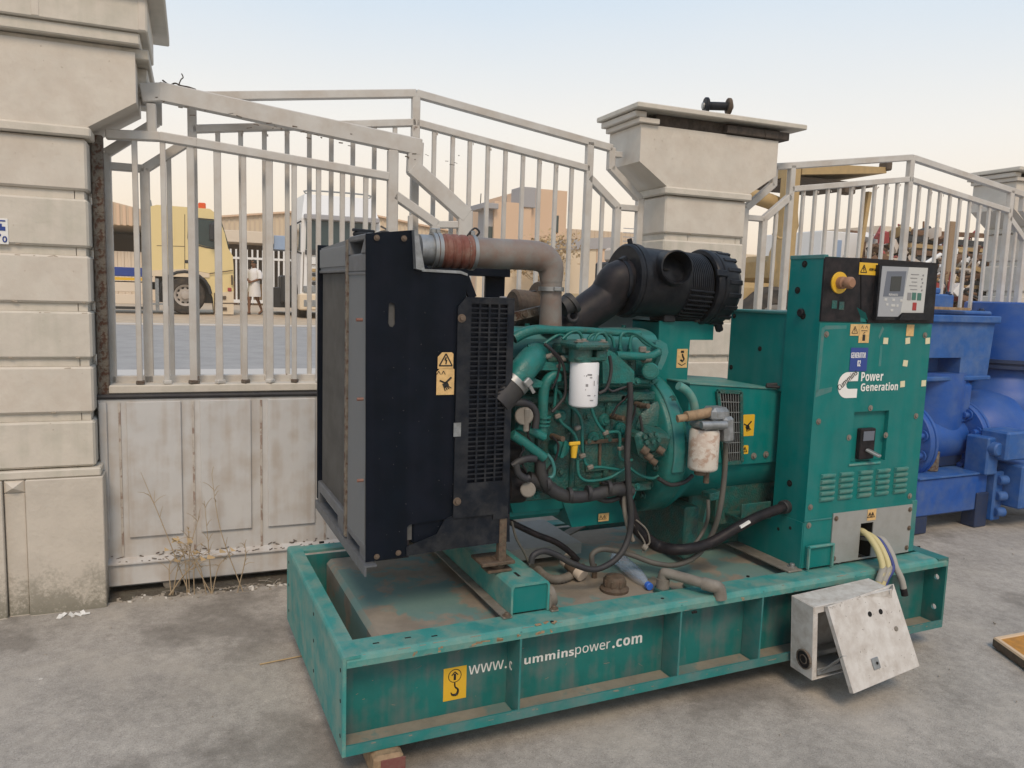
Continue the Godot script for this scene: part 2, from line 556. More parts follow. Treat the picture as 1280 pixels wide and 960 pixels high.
func splash() -> ImageTexture:
	var n := 512
	var a := seamless(41, 0.012, 6, n)
	var b := seamless(42, 0.09, 4, n, FastNoiseLite.FRACTAL_FBM, 0.8)
	var d := PackedByteArray()
	d.resize(n * n)
	for y in n:
		var up := (n - 1 - y) / float(n)   # height above the ground, a metre a tile
		for x in n:
			var k := y * n + x
			var reach := 0.10 + 0.22 * a[k] / 255.0
			var v := clampf((reach - up) / 0.16 + (b[k] / 255.0 - 0.5) * 1.6, 0.0, 1.0) * clampf(1.0 - up / 0.42, 0.0, 1.0)
			d[k] = int(v * 255.0)
	return ImageTexture.create_from_image(Image.create_from_data(n, n, false, Image.FORMAT_L8, d))

func yard_concrete() -> void:
	var n := 1024
	var low := seamless(51, 0.005, 5, n)
	var mid := seamless(52, 0.03, 5, n, FastNoiseLite.FRACTAL_FBM, 0.75)
	var rid := seamless(53, 0.0035, 4, n, FastNoiseLite.FRACTAL_RIDGED)
	var d := PackedByteArray()
	d.resize(n * n * 3)
	var hgt := PackedByteArray()
	hgt.resize(n * n)
	var r := RandomNumberGenerator.new()
	r.seed = 9
	for k in n * n:
		var v := 0.338 + (low[k] / 255.0 - 0.5) * 0.09 + (mid[k] / 255.0 - 0.5) * 0.15
		var q := r.randf()
		v *= 0.84 + 0.32 * r.randf()
		var h := 0.5 + (mid[k] / 255.0 - 0.5) * 0.5 + (r.randf() - 0.5) * 0.35
		if q < 0.03:
			v *= 0.55
			h -= 0.3
		elif q > 0.975:
			v *= 1.4
			h += 0.3
		if rid[k] > 249 and mid[k] > 105:
			v *= 0.6
			h -= 0.4
		var c := Color(v * 1.05, v * 0.97, v * 0.865).linear_to_srgb()
		d[k * 3] = int(clampf(c.r, 0, 1) * 255)
		d[k * 3 + 1] = int(clampf(c.g, 0, 1) * 255)
		d[k * 3 + 2] = int(clampf(c.b, 0, 1) * 255)
		hgt[k] = int(clampf(h, 0, 1) * 255)
	var y := mat("concrete", Color.WHITE, 0.92, {"scale": 0.42})
	y.albedo_texture = ImageTexture.create_from_image(Image.create_from_data(n, n, false, Image.FORMAT_RGB8, d))
	var hm := Image.create_from_data(n, n, false, Image.FORMAT_L8, hgt)
	hm.convert(Image.FORMAT_RGBA8)
	hm.bump_map_to_normal_map(3.0)
	y.normal_enabled = true
	y.normal_texture = ImageTexture.create_from_image(hm)
	y.normal_scale = 0.35
	# oil and dust stains on a far longer repeat
	var st := seamless(54, 0.011, 7, 512, FastNoiseLite.FRACTAL_FBM, 0.6)
	var fine := seamless(55, 0.06, 4, 512, FastNoiseLite.FRACTAL_FBM, 0.8)
	var o := PackedByteArray()
	o.resize(512 * 512 * 4)
	for k in 512 * 512:
		var s := st[k] / 255.0 + (fine[k] / 255.0 - 0.5) * 0.25
		var dark := clampf((s - 0.56) / 0.2, 0.0, 1.0) * 0.45
		var pale := clampf((0.42 - s) / 0.2, 0.0, 1.0) * 0.35
		var c: Array = [82, 76, 68] if dark > 0.0 else [186, 178, 166]
		o[k * 4] = c[0]
		o[k * 4 + 1] = c[1]
		o[k * 4 + 2] = c[2]
		o[k * 4 + 3] = int(maxf(dark, pale) * 255)
	y.detail_enabled = true
	y.detail_uv_layer = BaseMaterial3D.DETAIL_UV_2
	y.detail_albedo = ImageTexture.create_from_image(Image.create_from_data(512, 512, false, Image.FORMAT_RGBA8, o))
	y.uv2_scale = Vector3.ONE * 0.13

# ---------------------------------------------------------------- the setting and the gate wall
func setting() -> void:
	# the yard: one sheet of concrete, gently uneven, that runs up to the low wall under the fence
	var st := MB.new()
	var f := FastNoiseLite.new()
	f.seed = 5
	f.frequency = 0.35
	f.fractal_octaves = 3
	var xs := []
	var x := -60.0
	while x <= 70.0:
		xs.append(x)
		x += 0.2 if x > -4.0 and x < 8.0 else 4.0 if x < -8.0 or x > 12.0 else 1.0
	var cs := []
	var c := -2.32
	while c <= 40.0:
		cs.append(c)
		c += 0.2 if c < 3.0 else 4.0
	for j in cs.size():
		for i in xs.size():
			var p := Basis(Vector3.UP, WY) * Vector3(xs[i], 0, cs[j])
			p.y = f.get_noise_2d(p.x, p.z) * 0.014 - 0.004
			st.v.append(p)
			var e := 0.1
			st.n.append(Vector3(-(f.get_noise_2d(p.x + e, p.z) - f.get_noise_2d(p.x - e, p.z)) * 0.07, 1, -(f.get_noise_2d(p.x, p.z + e) - f.get_noise_2d(p.x, p.z - e)) * 0.07).normalized())
			st.uv.append(Vector2(p.x, p.z))
	for j in cs.size() - 1:
		for i in xs.size() - 1:
			var o := j * xs.size() + i
			st.ix.append_array([o, o + 1, o + xs.size(), o + 1, o + xs.size() + 1, o + xs.size()])
	structure("yard_ground", st, M.concrete)
	# the street beyond the wall lies higher than the yard
	var w := Basis(Vector3.UP, WY)
	var flat := func(a0: float, a1: float, c0: float, c1: float, y: float) -> MB:
		var m := MB.new()
		m.fan([w * Vector3(a0, y, c1), w * Vector3(a1, y, c1), w * Vector3(a1, y, c0), w * Vector3(a0, y, c0)], w * Vector3(0, -5, c1))
		return m
	structure("ground", flat.call(-700, 900, -900, -2.3, STREET - 0.006), M.sand)
	structure("road", flat.call(-300, 400, -17.0, -7.2, STREET), M.road)
	structure("pavement", flat.call(-300, 400, -7.2, -2.36, STREET + 0.004), M.kerb)
	var k := MB.new()
	k.box(w * Vector3(50, STREET - 0.02, -17.1), Vector3(700, 0.1, 0.2), w, 0.01)
	structure("kerb", k, M.kerb)

func gap_shade_strip() -> void:   # dark strip laid under the gate, its colour standing in for the gap's shade
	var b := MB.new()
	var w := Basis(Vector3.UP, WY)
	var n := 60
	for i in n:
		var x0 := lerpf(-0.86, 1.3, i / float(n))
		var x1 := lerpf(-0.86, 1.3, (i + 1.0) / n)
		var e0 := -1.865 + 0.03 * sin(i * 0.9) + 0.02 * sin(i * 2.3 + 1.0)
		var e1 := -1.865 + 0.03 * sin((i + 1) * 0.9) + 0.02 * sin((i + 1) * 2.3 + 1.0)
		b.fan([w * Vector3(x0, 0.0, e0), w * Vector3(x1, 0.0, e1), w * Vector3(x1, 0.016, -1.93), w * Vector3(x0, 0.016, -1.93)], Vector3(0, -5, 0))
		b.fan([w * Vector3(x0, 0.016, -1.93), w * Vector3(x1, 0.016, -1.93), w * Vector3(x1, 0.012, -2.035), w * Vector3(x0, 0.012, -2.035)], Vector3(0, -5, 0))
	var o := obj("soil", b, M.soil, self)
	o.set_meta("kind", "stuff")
	tag(o, "dark strip painted as the shade in the gap under the sliding gate", "dirt")

func dug(b: MB, a: float, c0: float, y0: float, y1: float, hw: float, d: float, e: float) -> void:
	b.mm(Vector3(a - hw, y0, c0 - d), Vector3(a + hw, y1, c0), e)

func pillar(a: float, c: float, tall: bool, label: String, sign_ := false) -> Node3D:
	var d := 0.36
	var t := wthing("gate_pillar", label, "pillar", Vector3(a, 0, c), "stone clad gate pillars")
	var core := MB.new()
	core.mm(Vector3(a - 0.288, 0, c - d + 0.04), Vector3(a + 0.288, 2.66, c - 0.036))
	obj("pillar_core", core, M.stone_dirty, t)
	# plinth of slabs with sunk strips and a small pyramid on each strip
	var strips := [-0.03]
	var edges := [-0.345, -0.075, 0.015, 0.345]
	for i in 3:
		var b := MB.new()
		var inset := 0.022 if i == 1 else 0.0
		b.mm(Vector3(a + edges[i] + 0.0015, -0.04, c - d - 0.02), Vector3(a + edges[i + 1] - 0.0015, 0.662 if i != 1 else 0.60, c + 0.03 - inset), 0.004)
		obj("plinth_slab", b, M.stone_splashed, t)
	for i in strips:
		var b := MB.new()
		var lo := []
		for p in [[-0.042, 0.602], [0.042, 0.602], [0.042, 0.661], [-0.042, 0.661]]:
			lo.append(Vector3(a + i + p[0], p[1], c + 0.008))
		for j in 4:
			b.fan([lo[j], lo[(j + 1) % 4], Vector3(a + i, 0.631, c + 0.045)], Vector3(a + i, 0.63, c))
		b.mm(lo[0] - Vector3(0, 0, 0.1), lo[2])
		obj("pyramid_stud", b, M.stone, t)
	var l := MB.new()
	l.mm(Vector3(a - 0.335, 0.664, c - d - 0.01), Vector3(a + 0.335, 0.704, c + 0.02), 0.006)
	obj("plinth_ledge", l, M.stone_dirty, t)
	var y := 0.71
	for i in 6:
		var b := MB.new()
		var top := 0.222 if i < 5 else 0.236
		dug(b, a, c, y, y + top, 0.312, d, 0.010)
		obj("cladding_block", b, M.stone if i % 2 else M.stone_dirty, t)
		if i < 5:   # the recessed band between two courses, with its own joints
			for s in [[-0.297, -0.12], [-0.119, 0.255], [0.256, 0.297]]:
				var r := MB.new()
				r.mm(Vector3(a + s[0] + 0.001, y + top + 0.0005, c - d + 0.03), Vector3(a + s[1] - 0.001, y + 0.2612, c - 0.02), 0.001)
				obj("joint_strip", r, M.stone_dirty, t)
		y += 0.2617
	# pits and chipped arrises in the stone
	var pt := MB.new()
	for i in 40:
		var s := rng.randf_range(0.001, 0.0035)
		pt.box(Vector3(a + rng.randf_range(-0.29, 0.29), rng.randf_range(0.75, 2.24), c + 0.0002), Vector3(s * rng.randf_range(0.8, 2.0), s, 0.0008), Basis(Vector3(0, 0, 1), rng.randf() * 3.0))
	for i in 22:
		var s := rng.randf_range(0.001, 0.004)
		pt.box(Vector3(a + rng.randf_range(-0.46, 0.46), rng.randf_range(2.46, 2.65), c + 0.0152), Vector3(s * rng.randf_range(0.8, 2.4), s, 0.0008), Basis(Vector3(0, 0, 1), rng.randf() * 3.0))
	for i in 30:
		var row := rng.randi() % 6
		var yy := 0.71 + 0.2617 * row + (0.215 if rng.randf() < 0.6 else 0.004)
		pt.box(Vector3(a + rng.randf_range(-0.30, 0.30), yy, c - 0.004), Vector3(rng.randf_range(0.006, 0.03), rng.randf_range(0.003, 0.007), 0.006), Basis(Vector3(0, 0, 1), rng.randf_range(-0.4, 0.4)), 0.002)
	obj("stone_pits", pt, M.pit, t).set_meta("kind", "stuff")
	var m := MB.new()
	m.mm(Vector3(a - 0.335, 2.258, c - d - 0.03), Vector3(a + 0.335, 2.304, c + 0.028), 0.008)
	obj("neck_moulding", m, M.stone_dirty, t)
	var fl := MB.new()
	var pr := [Vector2(-0.318, 2.304), Vector2(0.318, 2.304), Vector2(0.527, 2.44), Vector2(0.527, 2.665), Vector2(-0.527, 2.665), Vector2(-0.527, 2.44)]
	fl.prism(pr, Transform3D(Basis(), Vector3(a, 0, c - d - 0.02)), d + 0.035)
	obj("flared_head", fl, M.stone, t)
	if tall:
		for s in [[0.55, 2.69, 2.745, 0.055], [0.585, 2.745, 2.90, 0.075], [0.66, 2.90, 2.955, 0.11]]:
			var b := MB.new()
			b.mm(Vector3(a - s[0], s[1], c - d - s[3] - (0.24 if s[1] > 2.8 else 0.1)), Vector3(a + s[0], s[2] - 0.0015, c + s[3]), 0.006)
			obj("crown_slab", b, M.stone_dirty, t)
		var u := MB.new()
		u.mm(Vector3(a - 0.54, 2.64, c - d - 0.25), Vector3(a + 0.585, 2.688, c + 0.0), 0.005)
		u.mm(Vector3(a + 0.5, 2.52, c - d - 0.25), Vector3(a + 0.57, 2.64, c - 0.16), 0.005)
		obj("crown_slab", u, M.stone_stained, t)
		for s in [-0.2, 0.12, 0.545]:   # upright joints of the crown panels, recessed lines
			var b := MB.new()
			b.mm(Vector3(a + s, 2.75, c + 0.06), Vector3(a + s + 0.035, 2.898, c + 0.0775), 0.004)
			obj("crown_batten", b, M.stone, t)
	else:
		var b := MB.new()   # what is left of the band under the slab: a corner piece, the rest shows dark packing
		b.mm(Vector3(a - 0.555, 2.668, c - d - 0.03), Vector3(a - 0.41, 2.70, c + 0.04), 0.004)
		b.mm(Vector3(a - 0.58, 2.702, c - d - 0.05), Vector3(a - 0.50, 2.738, c + 0.03), 0.004)
		obj("crown_slab", b, M.stone, t)
		var w := MB.new()
		w.mm(Vector3(a - 0.40, 2.668, c - d), Vector3(a + 0.565, 2.742, c - 0.02), 0.003)
		w.mm(Vector3(a + 0.10, 2.672, c - d), Vector3(a + 0.60, 2.722, c + 0.035), 0.004)
		w.box(Vector3(a + 0.40, 2.70, c + 0.036), Vector3(0.008, 0.05, 0.006), Basis(Vector3(0, 0, 1), 0.2))
		obj("timber_packing", w, M.dark_wood, t)
		var sl := MB.new()
		sl.mm(Vector3(a - 0.60, 2.744, c - d - 0.08), Vector3(a + 0.70, 2.776, c + 0.085), 0.005)
		obj("cap_slab", sl, M.stone_dirty, t)
	if sign_:   # a small blue and white number plate with Arabic numerals
		var q := Vector3(-1.216, 1.813, -1.806)
		var b := MB.new()
		b.box(Vector3(q.x - 0.02, q.y, c + 0.002), Vector3(0.075, 0.115, 0.004), Basis(), 0.001)
		var pl := obj("number_plate", b, M.print_white, t)
		var g := MB.new()
		g.box(Vector3(q.x - 0.022, q.y + 0.047, c + 0.005), Vector3(0.06, 0.006, 0.002))
		g.box(Vector3(q.x - 0.018, q.y + 0.012, c + 0.005), Vector3(0.05, 0.018, 0.002))
		g.box(Vector3(q.x - 0.02, q.y + 0.027, c + 0.005), Vector3(0.028, 0.014, 0.002))
		g.tube([Vector3(q.x - 0.028, q.y - 0.018, c + 0.005), Vector3(q.x - 0.021, q.y - 0.022, c + 0.005), Vector3(q.x - 0.014, q.y - 0.019, c + 0.005), Vector3(q.x - 0.014, q.y - 0.012, c + 0.005)], 0.003, 6, 3)
		g.tube([Vector3(q.x - 0.028, q.y - 0.014, c + 0.005), Vector3(q.x - 0.026, q.y - 0.05, c + 0.005)], 0.003, 6, 3)
		var ring := []
		for i in 9:
			ring.append(Vector3(q.x + 0.003 + 0.007 * cos(TAU * i / 8), q.y - 0.035 + 0.012 * sin(TAU * i / 8), c + 0.005))
		g.tube(ring, 0.003, 6, 2)
		obj("numerals", g, M.sign_blue, pl)
	return t

const FY := -2.10   # depth of the fixed fences

func make_fence(a: float, label: String, ends: Array) -> Node3D:
	var t := wthing("fence", label, "fence", Vector3(a, 1.07, FY), "painted steel fence sections between the pillars")
	var g := "fence_paint"
	var p := func(x: float, y: float) -> Vector3: return Vector3(a + x, y, FY)
	var rail := func(called: String, x0: float, y0: float, x1: float, y1: float, w := 0.045) -> void:
		var b := MB.new()
		b.bar(p.call(x0, y0), p.call(x1, y1), w, 0.045, Vector3(0, 0, 1), 0.004)
		obj(called, b, M[g], t)
	for s in ends:
		rail.call("top_rail", 0.0, 2.715, s * 1.275, 2.535)
		rail.call("inner_rail", 0.0, 2.555, s * 1.12, 2.395, 0.04)
		rail.call("end_rail", s * 1.275, 2.54, s * 1.275, 2.40)
		rail.call("end_rail", s * 1.275, 2.415, s * 1.50, 2.235)
		rail.call("end_rail", s * 1.12, 2.345, s * 1.335, 2.175)
		rail.call("end_rail", s * 1.335, 2.175, s * 1.49, 2.175, 0.038)
		rail.call("end_post", s * 1.50, 2.24, s * 1.50, 1.07)
		rail.call("post", s * 1.335, 2.18, s * 1.335, 1.07)
		rail.call("post", s * 1.12, 2.56, s * 1.12, 1.07)
		var bl := MB.new()
		bl.bar(p.call(s * 1.29, 2.50), p.call(s * 1.345, 2.50), 0.035, 0.05, Vector3(0, 0, 1), 0.003)
		obj("wall_stub", bl, M[g], t)
	rail.call("post", 0.0, 2.70, 0.0, 1.07)
	rail.call("bottom_rail", 1.50 * ends[0], 1.10, 1.50 * ends[1], 1.10, 0.04)
	var one := MB.new()
	one.box(Vector3(0, 0.5, 0), Vector3(0.024, 1.0, 0.024), Basis(), 0.003)
	var bar := one.mesh(Vector3.ZERO)
	for s in ends:
		for i in range(1, 11):
			var x: float = 0.1115 * i * s if i < 10 else 1.228 * s
			var top: float = 2.545 - absf(x / s) * 0.143 if i < 10 else 2.27
			if i == 10:
				pass
			var tr := Transform3D(Basis.from_scale(Vector3(1, top - 1.10, 1)), Vector3(a + x + rng.randf_range(-0.003, 0.003), 1.10, FY))
			tr.basis = Basis(Vector3(0, 0, 1), rng.randf_range(-0.002, 0.002)) * tr.basis
			same("bar", bar, M[g], t, tr)
	var ru := MB.new()   # rust at the welds
	for i in 70:
		var s: float = ends[i % 2]
		var k := rng.randi() % 11
		var x := 0.1115 * k * s
		var yy := 2.53 - absf(x / s) * 0.143 if rng.randf() < 0.6 else rng.randf_range(1.1, 1.14)
		ru.box(Vector3(a + x + rng.randf_range(-0.014, 0.014), yy - rng.randf_range(0.0, 0.03), FY + 0.0226), Vector3(rng.randf_range(0.003, 0.010), rng.randf_range(0.004, 0.022), 0.0016), Basis(), 0.0004)
	obj("weld_rust", ru, M.gate_rust, t).set_meta("kind", "stuff")
	return t

func low_wall(a0: float, a1: float, label: String) -> void:
	var t := wthing("low_wall", label, "wall", Vector3((a0 + a1) * 0.5, 0, -2.1), "low walls under the fences")
	var b := MB.new()
	b.mm(Vector3(a0, -0.05, -2.22), Vector3(a1, 1.04, -2.03))
	obj("wall_body", b, M.gate_sheet, t)
	var n := 3
	for i in n:
		var c := MB.new()
		var w := (a1 - a0) / n
		c.mm(Vector3(a0 + w * i + 0.001, 1.042, -2.26), Vector3(a0 + w * (i + 1) - 0.001, 1.086, -1.955), 0.006)
		obj("coping", c, M.stone_dirty, t)

func sliding_gate() -> void:
	var c := -1.98
	var t := wthing("sliding_gate", "grey steel sliding gate with rusty end post and sheet metal panels below", "gate", Vector3(0.1, 0, c))
	var rail := func(called: String, p: Vector3, q: Vector3, w: float, m := "fence_paint", d := 0.05) -> void:
		var b := MB.new()
		b.bar(p, q, w, d, Vector3(0, 0, 1), 0.005)
		obj(called, b, M[m], t)
	var be := [Vector3(-0.648, 2.519, -1.98), Vector3(-0.548, 2.539, -1.98), Vector3(0.765, 2.397, -1.98), Vector3(0.745, 2.264, -1.98), Vector3(1.034, 2.05, -1.98), Vector3(1.058, 1.111, -1.98)]
	rail.call("top_beam", be[0], be[1] + Vector3(0.02, 0, 0), 0.09)
	rail.call("top_beam", be[1] - Vector3(0.02, 0.002, 0), be[2], 0.092, "fence_paint", 0.052)
	rail.call("end_beam", be[2] + Vector3(-0.03, 0.03, 0), be[3] + Vector3(-0.015, -0.01, 0), 0.085)
	rail.call("end_beam", be[3] + Vector3(-0.03, 0.025, 0.0), be[4] + Vector3(0.01, -0.01, 0), 0.09, "fence_paint", 0.053)
	rail.call("end_post", be[4] + Vector3(0, 0.02, 0), Vector3(be[4].x, 0.2, c), 0.085)
	var ir := [Vector3(-0.807, 2.309, -1.98), Vector3(-0.566, 2.322, -1.98), Vector3(-0.401, 2.308, -1.98), Vector3(0.586, 2.225, -1.98)]
	rail.call("inner_rail", ir[0], ir[1], 0.045)
	rail.call("inner_rail", ir[1] - Vector3(0.005, 0, 0), ir[2] + Vector3(0.005, 0, 0), 0.046, "fence_paint", 0.048)
	rail.call("inner_rail", ir[2], ir[3], 0.045, "fence_paint", 0.049)
	rail.call("post", Vector3(-0.603, 2.475, -1.98), Vector3(-0.602, 2.323, -1.98), 0.045, "fence_paint", 0.046)
	rail.call("post", Vector3(0.607, 2.369, -1.98), Vector3(0.612, 1.09, c), 0.056)
	rail.call("end_rail", Vector3(0.619, 2.128, -1.98), Vector3(0.867, 1.981, -1.98), 0.05)
	rail.call("end_rail", Vector3(0.858, 1.98, -1.98), Vector3(0.992, 1.988, -1.98), 0.042, "fence_paint", 0.044)
	rail.call("post", Vector3(0.858, 1.98, -1.98), Vector3(0.87, 1.09, c), 0.05, "fence_paint", 0.048)
	rail.call("rusty_post", Vector3(-0.845, 0.05, c), Vector3(-0.845, 2.30, c), 0.052, "rusty", 0.055)
	var a := -0.682
	for i in 14:
		var x: float = a + 0.1268 * i
		if x > 1.0 or absf(x - 0.612) < 0.05:
			continue
		var top := 2.335 if x < -0.45 else 2.29 - (x + 0.42) * 0.085
		if x > 0.65:
			top = 2.06 - (x - 0.65) * 0.6
		var b := MB.new()
		var w := 0.036 if i in [2, 3, 5] else 0.026
		b.box(Vector3(x, (top + 1.088) * 0.5, c), Vector3(w, top - 1.088, 0.026), Basis(), 0.003)
		var o := obj("bar", b, M.fence_paint, t)
		var ft := MB.new()
		ft.box(Vector3(x + 0.002, 1.097, c + 0.003), Vector3(w + 0.014, 0.02, 0.034), Basis(Vector3(0, 1, 0), 0.2 * i), 0.004)
		obj("rusty_foot", ft, M.rusty if i % 2 == 0 else M.fence_paint, o)
	var sp := MB.new()
	for i in 34:
		var x := rng.randf_range(-0.75, 1.0)
		sp.box(Vector3(x, 2.53 - 0.055 - (x + 0.55) * 0.088 + rng.randf_range(-0.035, 0.035), c + 0.0262), Vector3(rng.randf_range(0.004, 0.03), rng.randf_range(0.002, 0.007), 0.002), Basis(Vector3(0, 0, 1), rng.randf_range(-0.4, 0.3)), 0.0005)
	obj("rust_spots", sp, M.rusty, t).set_meta("kind", "stuff")
	# the lower half: a pipe rail, a sheet with raised panels, a folded bottom rail
	var cs := -1.945
	var pp := MB.new()
	pp.cyl(Vector3(-0.875, 1.030, cs + 0.0), Vector3(1.1, 1.024, cs + 0.0), 0.013, 12)
	obj("pipe_rail", pp, M.hose, t)
	var sh := MB.new()
	sh.mm(Vector3(-0.872, 0.165, cs - 0.012), Vector3(1.1, 1.018, cs), 0.002)
	obj("sheet", sh, M.gate_sheet, t)
	for e in [[-0.98, -0.833], [-0.745, -0.492], [-0.402, -0.15], [-0.065, 0.185], [0.27, 0.52], [0.60, 0.86]]:
		var b := MB.new()
		b.mm(Vector3(maxf(e[0], -0.868), 0.302, cs + 0.001), Vector3(e[1], 1.004, cs + 0.015), 0.003)
		obj("raised_panel", b, M.gate_sheet, t)
	for e in [-0.777, -0.435, -0.098, 0.24, 0.57]:   # rusted seams beside the raised panels
		var b := MB.new()
		b.mm(Vector3(e - 0.006, 0.18, cs + 0.0005), Vector3(e + 0.006, 1.0, cs + 0.004), 0.001)
		obj("seam_strip", b, M.gate_rust, t)
	var br := MB.new()
	br.prism([Vector2(0, 0.058), Vector2(0.03, 0.060), Vector2(0.03, 0.165), Vector2(0.045, 0.171), Vector2(0.045, 0.178), Vector2(0.0, 0.196), Vector2(-0.012, 0.19), Vector2(-0.012, 0.058)], Transform3D(Basis(Vector3(0, 0, 1), Vector3(0, 1, 0), Vector3(-1, 0, 0)), Vector3(1.1, 0, cs)), 1.972)
	obj("bottom_rail", br, M.gate_sheet, t)
	var rs := MB.new()
	for i in 170:
		var x := rng.randf_range(-0.85, 1.05)
		var up := pow(rng.randf(), 2.0) * 0.03
		rs.box(Vector3(x, 0.192 + up - 0.012, cs + (0.004 if up > 0.012 else 0.03 * rng.randf() + 0.012)), Vector3(rng.randf_range(0.003, 0.028), rng.randf_range(0.002, 0.005), 0.005), Basis(Vector3(0, 0, 1), rng.randf_range(-0.5, 0.5)), 0.001)
	obj("rust_scale", rs, M.rusty, t).set_meta("kind", "stuff")
	for x in [-0.55, 0.95]:
		var wh := MB.new()
		wh.cyl(Vector3(x, 0.045, cs - 0.02), Vector3(x, 0.045, cs + 0.015), 0.045, 18, -1.0, 0.004)
		obj("roller", wh, M.steel_dusty, t)

func pipe_stub() -> void:   # a flanged pipe piece left lying on the pillar cap
	var t := wthing("pipe_spool", "short rusty flanged pipe piece lying on the cap of the middle pillar", "pipe fitting", Vector3(2.66, 2.776, -1.90))
	var o := Vector3(2.678, 2.837, -1.9)
	o.y = 2.776 + 0.052
	var d := Vector3(0.95, 0.02, 0.3).normalized()
	var b := MB.new()
	b.cyl(o - d * 0.075, o + d * 0.075, 0.026, 16)
	obj("pipe", b, M.navy_worn, t)
	for s in [-1, 1]:
		var f := MB.new()
		f.cyl(o + d * s * 0.062, o + d * s * 0.085, 0.052, 20, -1.0, 0.004)
		var fl := obj("flange", f, M.navy_worn if s < 0 else M.brown, t)
		var n := MB.new()
		n.cyl(o + d * s * 0.085, o + d * s * 0.10, 0.022, 12, -1.0, 0.003)
		obj("plug", n, M.steel, fl)

func weeds() -> void:
	var spots := [[214, 742, 0], [238, 745, 1], [262, 738, 2], [300, 738, 3]]
	var labs := ["low tangle of bent dry stalks at the sheet metal gate's foot", "dry weed with curled tan leaves and a thin tall stalk", "broken dry weed bending over the litter under the gate", "tall thin dry weed stalk reaching up the second raised panel"]
	for s in spots:
		var base := Vector3(-0.492, 0.002, -1.86)
		var px: float = (s[0] - 230) * 0.00388
		base += Vector3(px, 0, 0.02 * s[2])
		base.y = 0.0
		var t := wthing("dry_weed", labs[s[2]], "weed", base, "dry weeds along the gate")
		var b := MB.new()
		var lf := MB.new()
		var stalks = [[[0.28, 0.10, 0.16], [0.20, 0.05, -0.10], [0.16, 0.22, 0.1], [0.22, 0.16, 0.05]], [[0.66, -0.22, -0.02], [0.30, -0.05, 0.06], [0.42, 0.05, 0.02], [0.24, 0.1, 0.1]], [[0.26, -0.14, 0.05], [0.34, -0.10, 0.0], [0.22, 0.12, 0.1], [0.5, -0.02, 0.0]], [[0.64, -0.13, -0.03], [0.28, 0.02, 0.05]]][s[2]]
		for k in stalks:
			var top := base + Vector3(k[1], k[0], k[2] * 0.5)
			var mid := base.lerp(top, 0.5) + Vector3(rng.randf_range(-0.03, 0.03), 0.03 if k[0] > 0.3 else 0.06, 0.02)
			b.tube([base + Vector3(rng.randf_range(-0.02, 0.02), -0.01, 0), mid, top], [0.0033, 0.0024, 0.001], 5, 5)
			for j in 6:
				var f := rng.randf_range(0.3, 1.0)
				var q := base.lerp(top, f) + (mid - base.lerp(top, 0.5)) * (1.0 - absf(f - 0.5) * 2.0)
				var e := q + Vector3(rng.randf_range(-0.07, 0.07), rng.randf_range(0.0, 0.07), rng.randf_range(-0.01, 0.03))
				b.tube([q, q.lerp(e, 0.5) + Vector3(0, 0.008, 0), e], [0.0018, 0.0015, 0.0008], 4, 2)
				if s[2] in [1, 2] and j < 3 and k[0] < 0.5:
					var u := (e - q).normalized() * rng.randf_range(0.025, 0.055)
					var sd := Vector3(0.012, -0.006, 0.012) * rng.randf_range(0.6, 1.4)
					lf.fan([e, e + u * 0.5 + sd, e + u + Vector3(0, -0.02, 0), e + u * 0.5 - sd])
		obj("stalks", b, M.dry_stem, t)
		if lf.v.size():
			obj("leaves", lf, M.dry_leaf, t)

func ground_litter() -> void:
	var b := MB.new()
	var l := MB.new()
	for i in 240:   # chips, husks and grit under the gate and over the yard
		var near := i < 130
		var p: Vector3
		if near:
			p = Basis(Vector3.UP, WY) * Vector3(rng.randf_range(-0.8, 0.35), 0, -1.86 + rng.randfn(0, 0.035))
		else:
			p = Vector3(rng.randf_range(-2.5, 5.5), 0, rng.randf_range(-1.6, 1.6))
		var s := rng.randf_range(0.004, 0.013) * (1.2 if near else 0.6)
		var m := l if rng.randf() < (0.35 if near else 0.12) else b
		m.box(p + Vector3(0, s * 0.2, 0), Vector3(s * rng.randf_range(0.8, 2.2), s * 0.7, s), Basis(Vector3(rng.randf(), 1, rng.randf()).normalized(), rng.randf() * TAU), s * 0.15)
	for i in 26:   # twigs and husks matted at the foot of the weeds
		var p := Basis(Vector3.UP, WY) * Vector3(rng.randf_range(-0.55, 0.1), 0.006, -1.85 + rng.randfn(0, 0.03))
		var d := Vector3(rng.randf_range(-0.09, 0.09), rng.randf_range(0.0, 0.02), rng.randf_range(-0.03, 0.03))
		b.tube([p, p + d * 0.5 + Vector3(0, 0.006, 0), p + d], 0.0018, 4, 2)
	var g := obj("gravel", b, M.pebble, self)
	g.set_meta("kind", "stuff")
	tag(g, "scattered small stones and grit over the concrete yard", "gravel")
	var q := obj("litter", l, M.litter, self)
	q.set_meta("kind", "stuff")
	tag(q, "pale scraps of paper and husks scattered along the gate", "litter")
	var sw := thing("straw", "thin pale straw lying on the concrete beside the skid's end plate", "straw", Vector3(-0.055, 0.004, -0.944))
	var sb := MB.new()
	sb.tube([Vector3(-0.09, 0.002, 0.004), Vector3(0.0, 0.004, 0), Vector3(0.10, 0.002, -0.012)], 0.003, 6, 3)
	obj("stalk", sb, M.dry_leaf, sw)
	# torn paper by the pillar's foot
	var t := thing("paper_scrap", "crumpled white paper scrap on the concrete before the left pillar", "paper", Vector3(-0.906, 0, -1.765))
	var r := MB.new()
	for i in 7:
		r.box(Vector3(rng.randf_range(-0.06, 0.06), 0.006, rng.randf_range(-0.012, 0.012)), Vector3(0.035, 0.003, 0.018), Basis(Vector3(rng.randf(), 2, rng.randf()).normalized(), rng.randf() * 3.0))
	obj("crumpled_sheet", r, M.print_white, t)

